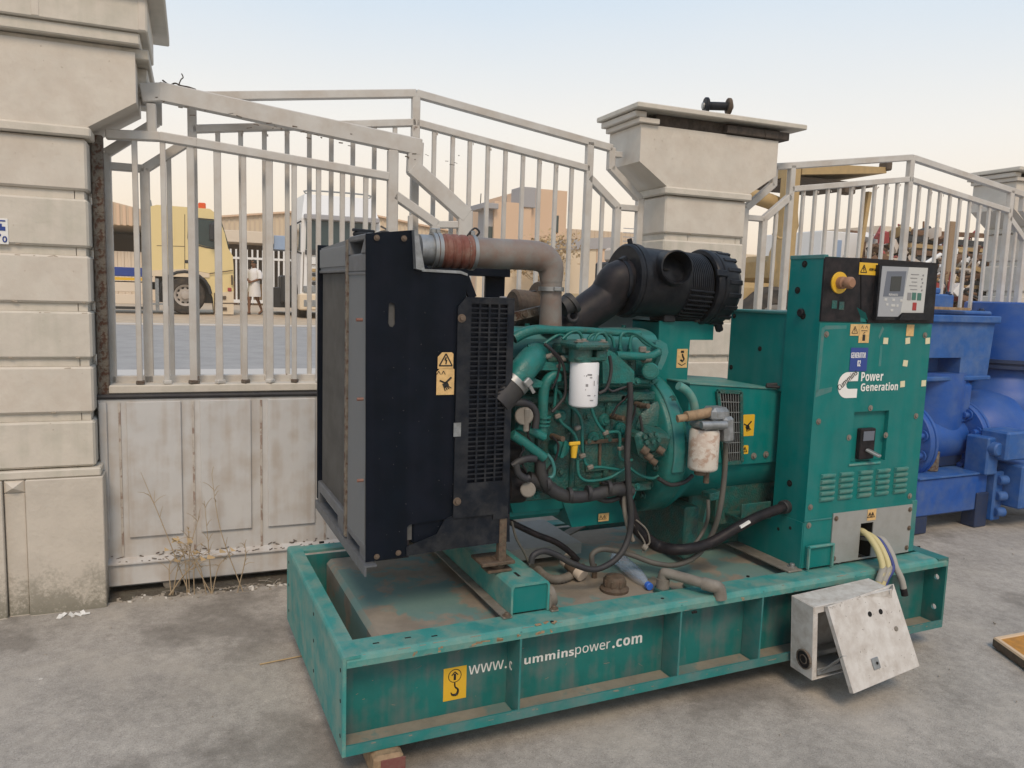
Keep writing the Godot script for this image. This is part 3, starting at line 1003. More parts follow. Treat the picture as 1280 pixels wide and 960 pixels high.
# ---------------------------------------------------------------- the generator
const FRONT := Basis(Vector3(1, 0, 0), Vector3(0, 1, 0), Vector3(0, 0, 1))
const YZ := Basis(Vector3(0, 0, -1), Vector3(0, 1, 0), Vector3(1, 0, 0))   # a plate that faces +x
const XDIR := Basis(Vector3(0, 0, 1), Vector3(1, 0, 0), Vector3(0, 1, 0))  # lathe along +x
const ZDIR := Basis(Vector3(1, 0, 0), Vector3(0, 0, 1), Vector3(0, -1, 0)) # lathe along +z

func bolts(called: String, places: Array, dir: Vector3, r: float, h: float, m: Material, parent: Node) -> void:
	var b := MB.new()
	b.cyl(Vector3.ZERO, dir * h, r, 6, -1.0, r * 0.15)
	b.cyl(Vector3.ZERO, dir * h * 0.25, r * 1.7, 12)
	var me := b.mesh(Vector3.ZERO)
	for p in places:
		same(called, me, m, parent, Transform3D(Basis(), p))

func dots(b: MB, at: Vector3, dir: Vector3, r: float) -> void:
	b.cyl(at - dir * 0.003, at + dir * 0.0012, r, 14)

func tri_sign(parent: Node, at: Vector3, s: float, w := 0.0016) -> void:   # a hazard triangle drawn in black bars, facing +z
	var b := MB.new()
	var p := [at + Vector3(-s * 0.5, -s * 0.42, 0), at + Vector3(s * 0.5, -s * 0.42, 0), at + Vector3(0, s * 0.46, 0)]
	for i in 3:
		b.bar(p[i], p[(i + 1) % 3], s * 0.09, w)
	b.bar(at + Vector3(0.02 * s, 0.2 * s, 0), at + Vector3(-0.07 * s, -0.02 * s, 0), s * 0.1, w)
	b.bar(at + Vector3(-0.07 * s, 0.0, 0), at + Vector3(0.07 * s, -0.02 * s, 0), s * 0.08, w)
	b.bar(at + Vector3(0.06 * s, 0.0, 0), at + Vector3(0, -0.3 * s, 0), s * 0.09, w)
	obj("hazard_mark", b, M.print_black, parent)

func sticker(called: String, c: Vector3, w: float, h: float, m: Material, parent: Node, cut := 0.0, label := "") -> MeshInstance3D:
	var b := MB.new()
	b.prism([Vector2(-w / 2, -h / 2), Vector2(w / 2, -h / 2), Vector2(w / 2, h / 2 - cut * 0.3), Vector2(w / 2 - cut * 0.4, h / 2), Vector2(-w / 2 + cut, h / 2), Vector2(-w / 2, h / 2 - cut)] if cut > 0.0 else [Vector2(-w / 2, -h / 2), Vector2(w / 2, -h / 2), Vector2(w / 2, h / 2), Vector2(-w / 2, h / 2)], Transform3D(Basis(), c), 0.0012)
	var o := obj(called, b, m, parent)
	if label:
		o.set_meta("label", label)
	return o

func hand_mark(parent: Node, at: Vector3, s: float) -> void:   # a hand struck through by blades
	var b := MB.new()
	b.box(at + Vector3(0.0, -0.05 * s, 0), Vector3(0.34 * s, 0.26 * s, 0.0016), Basis(Vector3(0, 0, 1), 0.5))
	for i in 4:
		b.bar(at + Vector3((-0.12 + i * 0.09) * s, -0.12 * s, 0), at + Vector3((-0.02 + i * 0.12) * s, (-0.40 + i * 0.05) * s, 0), 0.055 * s, 0.0016)
	b.bar(at + Vector3(-0.05 * s, 0.02 * s, 0), at + Vector3(0.34 * s, 0.38 * s, 0), 0.10 * s, 0.0018)
	b.bar(at + Vector3(0.1 * s, 0.0, 0), at + Vector3(-0.36 * s, 0.20 * s, 0), 0.09 * s, 0.0018)
	obj("warning_mark", b, M.print_black, parent)

func base_frame(g: Node3D) -> void:
	var t := part("base_frame", g)
	var L := 2.85
	# the long C beams: web, rolled top flange with a lip, bottom flange with a lip
	var prof := [Vector2(-0.118, 0.429), Vector2(-0.02, 0.429), Vector2(-0.011, 0.425), Vector2(-0.008, 0.418), Vector2(-0.008, 0.401), Vector2(0, 0.401), Vector2(0, 0.422), Vector2(-0.005, 0.433), Vector2(-0.014, 0.439), Vector2(-0.022, 0.44), Vector2(-0.118, 0.44)]
	var low := [Vector2(-0.118, 0.1), Vector2(0, 0.1), Vector2(0, 0.136), Vector2(-0.007, 0.136), Vector2(-0.007, 0.111), Vector2(-0.118, 0.111)]
	var px := Basis(Vector3(0, 0, 1), Vector3(0, 1, 0), Vector3(-1, 0, 0))
	for s in 2:
		var b := MB.new()
		var w := MB.new()
		var f := MB.new()
		if s == 0:
			b.prism(prof, Transform3D(px, Vector3(L - 0.003, 0, 0)), L - 0.016)
			f.prism(low, Transform3D(px, Vector3(L - 0.003, 0, 0)), L - 0.016)
			w.mm(Vector3(0.013, 0.112, -0.116), Vector3(L - 0.013, 0.428, -0.108))
		else:
			var m := []
			var n := []
			for p in prof:
				m.append(Vector2(-1.153 - p.x * (0.088 / 0.118), p.y))
			for p in low:
				n.append(Vector2(-1.153 - p.x, p.y))
			b.prism(m, Transform3D(px, Vector3(L - 0.003, 0, 0)), L - 0.016)
			f.prism(n, Transform3D(px, Vector3(L - 0.003, 0, 0)), L - 0.016)
			w.mm(Vector3(0.013, 0.112, -1.045), Vector3(L - 0.013, 0.428, -1.037))
		obj("top_flange", b, M.teal_chalky, t)
		obj("web", w, M.teal_web, t)
		obj("bottom_flange", f, M.dust_ledge if s == 1 else M.teal_tray, t)
	var dl := MB.new()   # dust that lies along the bottom flange
	for e in [[0.02, 0.622], [0.638, 1.312], [1.328, 1.722], [1.738, 2.24], [2.26, 2.83]]:
		dl.mm(Vector3(e[0], 0.1112, -0.107), Vector3(e[1], 0.1126, -0.0085))
	obj("dust_layer", dl, M.dust_ledge, t)
	var st := MB.new()
	st.mm(Vector3(-0.004, 0.1125, -0.106), Vector3(0.004, 0.428, -0.0005), 0.001)
	var sm := st.mesh(Vector3.ZERO)
	for x in [0.63, 1.32, 1.73, 2.25]:
		same("stiffener", sm, M.teal_tray, t, Transform3D(Basis(), Vector3(x, 0, 0)))
	# end plates with an inward flange along the top
	var e0 := MB.new()
	e0.prism([Vector2(0.0, 0.1), Vector2(0.012, 0.1), Vector2(0.012, 0.43), Vector2(0.058, 0.43), Vector2(0.058, 0.4405), Vector2(0.012, 0.4405), Vector2(0.004, 0.437), Vector2(0, 0.428)], Transform3D(Basis(), Vector3(0, 0, -1.153)), 1.1535)
	obj("end_plate", e0, M.teal_chalky, t)
	var cs := CSGCombiner3D.new()
	cs.name = "end_plate_001"
	for q in [[Vector3(L - 0.006, 0.265, -0.5765), Vector3(0.012, 0.33, 1.152)], [Vector3(L - 0.035, 0.4355, -0.5765), Vector3(0.07, 0.0105, 1.15)]]:
		var bx := CSGBox3D.new()
		bx.size = q[1]
		bx.position = q[0] - org
		bx.material = M.teal_web
		cs.add_child(bx)
	for y in [0.333, 0.186]:
		var c := CSGCylinder3D.new()
		c.radius = 0.0135
		c.height = 0.08
		c.sides = 20
		c.operation = CSGShape3D.OPERATION_SUBTRACTION
		c.rotation.z = PI / 2
		c.position = Vector3(L - 0.006, y, -0.045) - org
		c.material = M.teal_tray
		cs.add_child(c)
	t.add_child(cs, true)
	var hl := MB.new()
	for z in [-0.03, -0.5, -1.1]:
		for y in [0.16, 0.28, 0.385]:
			hl.cyl(Vector3(-0.001, y, z), Vector3(0.005, y, z), 0.007, 10)
	obj("bolt_hole", hl, M.hole, t)
	var sl := MB.new()
	for u in [Vector3(0.125, 0.44, -0.066), Vector3(0.236, 0.44, -0.069), Vector3(0.324, 0.44, -0.05), Vector3(0.159, 0.44, -1.174), Vector3(1.308, 0.44, 0.09), Vector3(2.826, 0.44, -0.234), Vector3(2.859, 0.44, -0.171)]:
		sl.box(u + Vector3(0, -0.0035, 0), Vector3(0.022, 0.009, 0.008), Basis(), 0.001)
	for u in [Vector3(1.266, 0.44, -0.056), Vector3(1.573, 0.44, -0.061), Vector3(1.764, 0.44, -0.136), Vector3(0.757, 0.44, -0.014)]:
		sl.cyl(u - Vector3(0, 0.004, 0), u + Vector3(0, 0.001, 0), 0.007, 10)
	obj("slot_hole", sl, M.hole, t)
	# bare, chipped patches along the lip
	var ch := MB.new()
	for q in [[0.24, 0.012], [0.33, 0.02], [0.47, 0.05], [0.70, 0.028], [0.745, 0.012], [0.55, 0.035], [1.62, 0.02], [2.42, 0.12], [0.62, 0.014]]:
		for k in 3:
			var x: float = q[0] + rng.randf_range(-0.5, 0.5) * q[1]
			ch.box(Vector3(x, 0.415 + rng.randf_range(-0.008, 0.006), 0.0002), Vector3(q[1] * rng.randf_range(0.3, 0.7), rng.randf_range(0.004, 0.01), 0.001), Basis(Vector3(0, 0, 1), rng.randf_range(-0.3, 0.3)))
	for q in [[0.70, -0.012], [0.735, -0.018], [0.765, -0.010], [2.50, -0.014]]:
		ch.box(Vector3(q[0], 0.4385, q[1]), Vector3(0.024, 0.004, 0.012), Basis(Vector3(0, 1, 0), q[0] * 9.0), 0.001)
	obj("paint_chip", ch, M.wood, t).set_meta("kind", "stuff")
	var wr := MB.new()
	for i in 140:
		var x := rng.randf_range(0.02, 2.83)
		var k := rng.randi() % 4
		if k == 0:
			wr.box(Vector3(x, 0.436 - rng.randf() * 0.004, -0.0075 - rng.randf() * 0.004), Vector3(rng.randf_range(0.006, 0.05), 0.003, 0.004), Basis(Vector3(1, 0, 0), -0.7), 0.0005)
		elif k == 1:
			wr.box(Vector3(x, 0.402 + rng.randf() * 0.004, 0.0001), Vector3(rng.randf_range(0.004, 0.03), 0.003, 0.001))
		elif k == 2:
			wr.box(Vector3(x, 0.134 + rng.randf_range(-0.02, 0.002), 0.0001), Vector3(rng.randf_range(0.003, 0.02), rng.randf_range(0.002, 0.005), 0.001))
		else:
			wr.box(Vector3(x, rng.randf_range(0.15, 0.40), -0.1075), Vector3(rng.randf_range(0.003, 0.03), 0.0015, 0.0008), Basis(Vector3(0, 0, 1), rng.randf_range(-0.8, 0.8)))
	obj("paint_wear", wr, M.dust_ledge, t).set_meta("kind", "stuff")
	# lettering and lifting sticker on the web
	var z := -0.1078
	var sk := sticker("lifting_sticker", Vector3(0.425, 0.222, -0.108), 0.087, 0.122, M.yellow, t)
	var so := Vector3(0.424, 0.223, -0.107)
	var rg := MB.new()
	var ring := []
	for i in 17:
		ring.append(so + Vector3(0.024 * cos(TAU * i / 16), 0.028 + 0.024 * sin(TAU * i / 16), 0))
	rg.tube(ring, 0.0016, 5, 1)
	rg.bar(so + Vector3(0, 0.012, 0), so + Vector3(0, 0.036, 0), 0.009, 0.0014)
	rg.bar(so + Vector3(-0.012, 0.030, 0), so + Vector3(0, 0.043, 0), 0.004, 0.0014)
	rg.bar(so + Vector3(0.012, 0.030, 0), so + Vector3(0, 0.043, 0), 0.004, 0.0014)
	rg.tube([so + Vector3(0, 0.002, 0), so + Vector3(0.002, -0.014, 0), so + Vector3(0.013, -0.026, 0), so + Vector3(0.008, -0.042, 0), so + Vector3(-0.008, -0.042, 0), so + Vector3(-0.014, -0.032, 0)], [0.003, 0.003, 0.004, 0.005, 0.004, 0.0015], 6, 4)
	obj("lifting_symbol", rg, M.print_black, sk)
	var a := Vector3(0.476, 0.244, -0.107)
	text("www.", a, Basis(), 0.150, 0.034, M.print_white, t, "lettering", font)
	var b2 := Vector3(0.639, 0.207, -0.107)
	var cc := Vector3(0.625, 0.226, -0.08)
	text("c", Vector3(0.6245, cc.y + 0.03, cc.z), Basis(Vector3(0, 0, 1), Vector3(0, 1, 0), Vector3(-1, 0, 0)), 0.022, 0.032, M.print_white, t)
	var k := Vector3(0.697, 0.245, -0.107)
	var k2 := Vector3(1.216, 0.239, -0.107)
	var wd := k2.x - k.x
	text("ummins", Vector3(k.x, a.y, -0.107), Basis(), wd * 0.405, 0.034, M.print_white, t)
	text("power", Vector3(k.x + wd * 0.415, a.y - 0.009, -0.107), Basis(), wd * 0.30, 0.040, M.print_white, t, "lettering", font)
	text(".com", Vector3(k.x + wd * 0.735, a.y, -0.107), Basis(), wd * 0.265, 0.034, M.print_white, t)

func tank(g: Node3D) -> void:
	var t := part("fuel_tank", g)
	var b := MB.new()
	b.box(Vector3(1.45, 0.265, -0.58), Vector3(2.60, 0.29, 0.90), Basis(), 0.018)
	obj("tank_shell", b, M.tank_top, t)
	var y := 0.41
	# filler cap: lobed, on a short neck
	var c := Vector3(1.173, 0.41, -0.258)
	var f := MB.new()
	f.lathe(Transform3D(Basis(), c), [Vector2(0.058, 0), Vector2(0.060, 0.012), Vector2(0.050, 0.018), Vector2(0.044, 0.022), Vector2(0.043, 0.052), Vector2(0.037, 0.062), Vector2(0.0, 0.066)], 24)
	for i in 8:
		var d := Vector3(cos(TAU * i / 8), 0, sin(TAU * i / 8))
		f.box(c + d * 0.042 + Vector3(0, 0.036, 0), Vector3(0.012, 0.030, 0.012), Basis(Vector3.UP, -TAU * i / 8), 0.003)
	obj("filler_cap", f, M.brown, t)
	# vent elbow in grey plastic pipe: riser, run, down-turned end
	var p := MB.new()
	var r0 := Vector3(1.347, 0.41, -0.168)
	var top := r0 + Vector3(0, 0.085, 0)
	var e1 := Vector3(1.468, 0.486, -0.02)
	e1.y = top.y - 0.015
	p.tube([r0, r0 + Vector3(0, 0.06, 0)], 0.027, 14, 2)
	p.tube([r0 + Vector3(0, 0.03, 0), top + Vector3(0, -0.008, 0), top + (e1 - top).normalized() * 0.025 + Vector3(0, 0.002, 0), e1, e1 + Vector3(0.03, -0.012, 0.012), e1 + Vector3(0.038, -0.05, 0.016)], 0.021, 14, 6)
	p.tube([e1 - (e1 - top).normalized() * 0.03, e1, e1 + Vector3(0.032, -0.012, 0.012), e1 + Vector3(0.041, -0.055, 0.016)], 0.026, 14, 5)
	obj("vent_pipe", p, M.steel_dusty, t)
	var fl := MB.new()
	fl.cyl(r0 - Vector3(0, 0.004, 0), r0 + Vector3(0, 0.022, 0), 0.036, 18, -1.0, 0.003)
	var r1 := Vector3(1.5, 0.41, -0.168)
	fl.cyl(r1 - Vector3(0, 0.004, 0), r1 + Vector3(0, 0.016, 0), 0.04, 18, -1.0, 0.003)
	obj("pipe_boss", fl, M.teal_oily, t)
	# unions for the fuel hoses
	var un := MB.new()
	for q in [Vector3(1.169, 0.41, -0.413), Vector3(1.12, 0.41, -0.43), Vector3(1.666, 0.41, -0.554), Vector3(1.674, 0.41, -0.764)]:
		un.cyl(q, q + Vector3(0, 0.025, 0), 0.013, 6)
		un.cyl(q + Vector3(0, 0.025, 0), q + Vector3(0, 0.06, 0), 0.008, 10)
	obj("hose_union", un, M.brown, t)

func cross_member(g: Node3D) -> void:
	var t := part("cross_member", g)
	var z0 := -1.06
	var z1 := -0.106
	var b := MB.new()
	b.prism([Vector2(0.635, 0.442), Vector2(0.643, 0.442), Vector2(0.643, 0.538), Vector2(0.649, 0.548), Vector2(0.778, 0.548), Vector2(0.784, 0.54), Vector2(0.784, 0.442), Vector2(0.792, 0.442), Vector2(0.792, 0.544), Vector2(0.784, 0.555), Vector2(0.774, 0.558), Vector2(0.653, 0.558), Vector2(0.642, 0.554), Vector2(0.635, 0.545)], Transform3D(Basis(), Vector3(0, 0, z0)), z1 - z0)
	obj("channel", b, M.teal_chalky, t)
	var e := MB.new()
	e.mm(Vector3(0.643, 0.448, z1 - 0.03), Vector3(0.784, 0.548, z1 - 0.006))
	obj("end_cap", e, M.teal, t)
	var f := MB.new()
	f.mm(Vector3(0.598, 0.4415, z0), Vector3(0.634, 0.448, -0.088), 0.001)
	f.mm(Vector3(0.792, 0.4415, -0.17), Vector3(0.822, 0.448, -0.085), 0.001)
	f.mm(Vector3(0.792, 0.442, -0.115), Vector3(0.800, 0.50, -0.104))
	obj("foot_flange", f, M.steel_dusty, t)
	bolts("bolt", [Vector3(0.617, 0.448, -0.10), Vector3(0.809, 0.448, -0.10)], Vector3.UP, 0.010, 0.012, M.bolt, t)
	var s := MB.new()
	s.box(Vector3(0.70, 0.5575, -0.20), Vector3(0.012, 0.002, 0.045))
	obj("slot_hole", s, M.hole, t)

func radiator(g: Node3D) -> void:
	var t := part("radiator", g)
	var z := -0.24
	var zb := -1.13
	# core: stacked tubes with fins, two coolers side by side behind a brown divider
	var back := MB.new()
	back.mm(Vector3(0.165, 0.72, zb + 0.02), Vector3(0.30, 1.68, -0.25))
	obj("core_block", back, M.core, t)
	var fins := MB.new()
	var n := 46
	for i in n:
		var zz := lerpf(zb + 0.03, -0.575, (i + 0.5) / n)
		fins.mm(Vector3(0.146, 0.74, zz - 0.0035), Vector3(0.168, 1.665, zz + 0.0035))
	for i in 150:
		var yy := lerpf(0.742, 1.663, i / 149.0)
		fins.mm(Vector3(0.152, yy - 0.0012, zb + 0.03), Vector3(0.166, yy + 0.0012, -0.575))
	var fo := obj("fin_tubes", fins, M.core, t)
	fo.set_meta("kind", "stuff")
	var f2 := MB.new()
	for i in 22:
		var zz := lerpf(-0.53, -0.262, (i + 0.5) / 22)
		f2.mm(Vector3(0.131, 0.70, zz - 0.0042), Vector3(0.166, 1.66, zz + 0.0042))
	for i in 130:
		var yy := lerpf(0.702, 1.658, i / 129.0)
		f2.mm(Vector3(0.141, yy - 0.0013, -0.53), Vector3(0.166, yy + 0.0013, -0.262))
	var fo2 := obj("fin_tubes", f2, M.core_light, t)
	fo2.set_meta("kind", "stuff")
	var dv := MB.new()
	dv.mm(Vector3(0.122, 0.66, -0.556), Vector3(0.168, 1.785, -0.532), 0.003)
	obj("divider_strip", dv, M.rusty, t)
	# top tanks: the far one ribbed and slightly domed, the near one pale with a cut-out
	var tt := MB.new()
	tt.hexa([Vector3(0.140, 1.675, zb + 0.012), Vector3(0.140, 1.675, -0.558), Vector3(0.30, 1.675, -0.558), Vector3(0.30, 1.675, zb + 0.012)], [Vector3(0.140, 1.775, zb + 0.02), Vector3(0.140, 1.79, -0.558), Vector3(0.30, 1.80, -0.558), Vector3(0.30, 1.785, zb + 0.02)])
	obj("top_tank", tt, M.core_light, t)
	var ri := MB.new()
	for i in 26:
		var zz := lerpf(zb + 0.03, -0.57, i / 25.0)
		ri.mm(Vector3(0.133, 1.69, zz - 0.005), Vector3(0.141, 1.768, zz + 0.005), 0.002)
	obj("tank_ribs", ri, M.core_light, t)
	var t2 := MB.new()
	t2.mm(Vector3(0.128, 1.665, -0.53), Vector3(0.26, 1.73, -0.244), 0.006)
	t2.hexa([Vector3(0.128, 1.73, -0.53), Vector3(0.128, 1.73, -0.50), Vector3(0.26, 1.73, -0.50), Vector3(0.26, 1.73, -0.53)], [Vector3(0.128, 1.79, -0.53), Vector3(0.128, 1.79, -0.52), Vector3(0.26, 1.79, -0.52), Vector3(0.26, 1.79, -0.53)])
	t2.hexa([Vector3(0.128, 1.73, -0.34), Vector3(0.128, 1.73, -0.244), Vector3(0.26, 1.73, -0.244), Vector3(0.26, 1.73, -0.34)], [Vector3(0.128, 1.79, -0.275), Vector3(0.128, 1.79, -0.244), Vector3(0.26, 1.79, -0.244), Vector3(0.26, 1.79, -0.275)])
	t2.mm(Vector3(0.128, 1.775, -0.53), Vector3(0.30, 1.795, -0.244), 0.004)
	obj("cooler_tank", t2, M.rad_frame, t)
	var ld := MB.new()
	ld.mm(Vector3(0.128, 1.655, -0.55), Vector3(0.16, 1.667, -0.244), 0.003)
	ld.mm(Vector3(0.134, 1.668, zb + 0.01), Vector3(0.16, 1.68, -0.556), 0.003)
	obj("tank_ledge", ld, M.rad_frame, t)
	var cp := MB.new()
	var cc := Vector3(0.141, 1.82, -0.495)
	cp.cyl(Vector3(0.23, 1.79, -0.72), Vector3(0.23, 1.815, -0.72), 0.032, 16)
	cp.cyl(Vector3(0.23, 1.812, -0.72), Vector3(0.23, 1.828, -0.72), 0.042, 18, -1.0, 0.004)
	cp.box(Vector3(0.23, 1.834, -0.72), Vector3(0.10, 0.012, 0.02), Basis(Vector3.UP, 0.4), 0.003)
	obj("filler_cap", cp, M.navy_worn, t)
	var ov := MB.new()
	ov.tube([Vector3(0.26, 1.815, -0.72), Vector3(0.31, 1.835, -0.70), Vector3(0.34, 1.81, -0.68), Vector3(0.35, 1.74, -0.66)], 0.006, 6, 4)
	obj("overflow_hose", ov, M.hose, t)
	# dark edge frame on the far side and the folded bottom rail with its brackets
	var ef := MB.new()
	ef.mm(Vector3(0.128, 0.66, zb - 0.006), Vector3(0.66, 1.70, zb + 0.010), 0.002)
	ef.mm(Vector3(0.128, 1.69, zb - 0.006), Vector3(0.35, 1.79, zb + 0.010), 0.002)
	obj("far_side_panel", ef, M.navy, t)
	var br := MB.new()
	br.prism([Vector2(0.122, 0.616), Vector2(0.128, 0.616), Vector2(0.128, 0.648), Vector2(0.165, 0.648), Vector2(0.165, 0.654), Vector2(0.122, 0.654)], Transform3D(Basis(), Vector3(0, 0, zb)), -0.215 - zb)
	obj("bottom_rail", br, M.rad_frame, t)
	var lb := MB.new()   # bottom tank lip with notches over the rail
	for q in [[zb + 0.012, -0.558, 0.70, 0.745], [-0.53, -0.244, 0.685, 0.715]]:
		lb.mm(Vector3(0.130, q[2], q[0]), Vector3(0.165, q[3], q[1]), 0.004)
	for q in [[-1.118, -1.075], [-0.70, -0.60], [-0.56, -0.52], [-0.33, -0.244]]:
		lb.hexa([Vector3(0.131, 0.654, q[0]), Vector3(0.131, 0.654, q[1]), Vector3(0.16, 0.654, q[1]), Vector3(0.16, 0.654, q[0])], [Vector3(0.131, 0.71, q[0] - 0.0), Vector3(0.131, 0.71, q[1] + 0.0), Vector3(0.16, 0.71, q[1]), Vector3(0.16, 0.71, q[0])])
	obj("bottom_tank", lb, M.rad_frame, t)
	var sk := MB.new()
	sk.mm(Vector3(0.17, 0.655, zb + 0.012), Vector3(0.29, 0.72, -0.25))
	obj("bottom_skirt", sk, M.black, t)
	# side panel: navy steel with a raised tab at the top, an oval window and a torn opening low down
	var csg := CSGCombiner3D.new()
	csg.name = "side_panel"
	var pol := CSGPolygon3D.new()
	var out := PackedVector2Array()
	for p in [Vector3(0.12, 1.791, -0.24), Vector3(0.279, 1.812, -0.24), Vector3(0.288, 1.806, -0.24), Vector3(0.313, 1.68, -0.24), Vector3(0.457, 1.679, -0.24), Vector3(0.481, 1.67, -0.24), Vector3(0.483, 1.589, -0.24), Vector3(0.658, 1.591, -0.24), Vector3(0.683, 0.678, -0.24), Vector3(0.455, 0.672, -0.24), Vector3(0.131, 0.659, -0.24)]:
		out.append(Vector2(p.x - org.x, p.y - org.y))
	pol.polygon = out
	pol.depth = 0.006
	pol.position = Vector3(0, 0, z - org.z)
	pol.material = M.navy
	csg.add_child(pol)
	var holes := [[Vector3(0.202, 1.56, -0.24), Vector3(0.207, 1.565, -0.24), Vector3(0.218, 1.563, -0.24), Vector3(0.224, 1.555, -0.24), Vector3(0.225, 1.492, -0.24), Vector3(0.217, 1.481, -0.24), Vector3(0.206, 1.484, -0.24), Vector3(0.201, 1.495, -0.24)], [Vector3(0.28, 0.771, -0.24), Vector3(0.289, 0.779, -0.24), Vector3(0.421, 0.787, -0.24), Vector3(0.412, 0.761, -0.24), Vector3(0.392, 0.733, -0.24), Vector3(0.359, 0.709, -0.24), Vector3(0.326, 0.695, -0.24), Vector3(0.281, 0.691, -0.24)]]
	for h in holes:
		var q := CSGPolygon3D.new()
		var o2 := PackedVector2Array()
		for p in h:
			o2.append(Vector2(p.x - org.x, p.y - org.y))
		q.polygon = o2
		q.depth = 0.03
		q.position = Vector3(0, 0, z + 0.015 - org.z)
		q.operation = CSGShape3D.OPERATION_SUBTRACTION
		q.material = M.navy_worn
		csg.add_child(q)
	t.add_child(csg, true)
	var wn := MB.new()
	wn.zplate([Vector3(0.198, 1.57, -0.248), Vector3(0.232, 1.571, -0.248), Vector3(0.233, 1.476, -0.248), Vector3(0.2, 1.475, -0.248)], -0.262, -0.255)
	obj("sight_glass", wn, M.alu, t)
	var fd := MB.new()   # folded edge along the step and the tab
	fd.zplate([Vector3(0.278, 1.812, -0.236), Vector3(0.291, 1.806, -0.236), Vector3(0.317, 1.683, -0.236), Vector3(0.309, 1.677, -0.236), Vector3(0.287, 1.682, -0.236)], -0.25, -0.21)
	fd.zplate([Vector3(0.316, 1.683, -0.24), Vector3(0.457, 1.682, -0.24), Vector3(0.484, 1.673, -0.24), Vector3(0.484, 1.665, -0.24), Vector3(0.457, 1.672, -0.24), Vector3(0.316, 1.674, -0.24)], -0.30, -0.234)
	obj("folded_edge", fd, M.alu, t)
	var lo := MB.new()   # grey inner gusset seen behind the opening, and the low worn strip
	lo.zplate([Vector3(0.276, 0.7, -0.234), Vector3(0.389, 0.735, -0.234), Vector3(0.419, 0.786, -0.234), Vector3(0.449, 0.798, -0.234), Vector3(0.677, 0.783, -0.234), Vector3(0.681, 0.677, -0.234), Vector3(0.452, 0.674, -0.234), Vector3(0.277, 0.667, -0.234)], -0.238, -0.234)
	obj("lower_strip", lo, M.navy_worn, t)
	var ins := MB.new()
	ins.mm(Vector3(0.30, 0.66, -0.60), Vector3(0.45, 0.78, -0.36), 0.01)
	ins.tube([Vector3(0.30, 0.70, -0.30), Vector3(0.36, 0.75, -0.31), Vector3(0.42, 0.72, -0.33)], 0.02, 8, 4)
	ins.cyl(Vector3(0.345, 0.70, -0.36), Vector3(0.345, 0.70, -0.29), 0.026, 12)
	obj("drain_fitting", ins, M.brown, t)
	var sc := MB.new()
	for i in 45:
		sc.box(Vector3(rng.randf_range(0.14, 0.48), rng.randf_range(0.68, 1.55), -0.2338), Vector3(rng.randf_range(0.001, 0.005), rng.randf_range(0.001, 0.003), 0.0006), Basis(Vector3(0, 0, 1), rng.randf() * 3.0))
	obj("scuff_marks", sc, M.hose, t).set_meta("kind", "stuff")
	bolts("panel_bolt", [Vector3(0.156, 1.779, -0.234), Vector3(0.25, 1.782, -0.234), Vector3(0.169, 0.677, -0.234), Vector3(0.247, 0.682, -0.234), Vector3(0.459, 1.51, -0.234), Vector3(0.464, 0.85, -0.234)], Vector3(0, 0, 1), 0.006, 0.007, M.bolt, t)
	for p in [Vector3(0.117, 1.504, -0.24), Vector3(0.122, 1.233, -0.24), Vector3(0.125, 0.948, -0.24)]:
		var c := MB.new()
		c.cyl(p + Vector3(-0.022, 0, -0.02), p + Vector3(0.0, 0, -0.02), 0.006, 8)
		obj("edge_bolt", c, M.silicone, t)
	var st1 := sticker("hazard_sticker", Vector3(0.408, 1.366, -0.234), 0.058, 0.058, M.sticker_tan, t, 0.016)
	tri_sign(st1, Vector3(0.409, 1.368, -0.232), 0.048)
	var st2 := sticker("hand_sticker", Vector3(0.409, 1.291, -0.234), 0.066, 0.094, M.sticker_tan, t, 0.012)
	hand_mark(st2, Vector3(0.41, 1.283, -0.232), 0.062)
	var sm2 := MB.new()
	for dx in [-0.014, 0.004]:
		var tc := Vector3(0.397, 1.323, -0.232) + Vector3(dx, 0, 0)
		sm2.bar(tc + Vector3(-0.007, -0.006, 0), tc + Vector3(0, 0.006, 0), 0.002, 0.0014)
		sm2.bar(tc + Vector3(0.007, -0.006, 0), tc + Vector3(0, 0.006, 0), 0.002, 0.0014)
	obj("warning_mark", sm2, M.print_black, st2)
	# shroud behind the core and the cooling fan inside it
	var sh := MB.new()
	sh.mm(Vector3(0.30, 0.70, zb + 0.01), Vector3(0.44, 1.62, -0.248), 0.01)
	obj("shroud", sh, M.navy, t)
	var cw := MB.new()
	cw.lathe(Transform3D(XDIR, Vector3(0.44, 1.12, -0.70)), [Vector2(0.40, 0), Vector2(0.40, 0.10), Vector2(0.385, 0.10), Vector2(0.385, 0)], 40)
	obj("fan_ring", cw, M.navy, t)
	var fn := MB.new()
	fn.cyl(Vector3(0.50, 1.12, -0.60), Vector3(0.60, 1.12, -0.60), 0.08, 20)
	for i in 7:
		var a := TAU * i / 7 + 0.2
		var d := Vector3(0, cos(a), sin(a))
		fn.bar(Vector3(0.54, 1.12, -0.60) + d * 0.07, Vector3(0.54, 1.12, -0.60) + d * 0.33, 0.09, 0.004, Vector3(1, 0, 0).rotated(d, 0.5))
	obj("fan", fn, M.black, t)
	var pc := MB.new()   # dark struts over the fan at the top
	pc.mm(Vector3(0.48, 1.58, -0.30), Vector3(0.50, 1.66, -1.10), 0.004)
	pc.bar(Vector3(0.484, 1.665, -0.27), Vector3(0.517, 1.589, -0.27), 0.03, 0.02)
	obj("top_strut", pc, M.navy, t)
	var pst := MB.new()
	var q0 := Vector3(0.959, 1.713, -1.05)
	var q1 := Vector3(0.963, 1.586, -1.05)
	pst.mm(Vector3(q0.x - 0.05, q1.y - 0.12, -1.11), Vector3(q0.x + 0.05, q0.y, -1.09), 0.002)
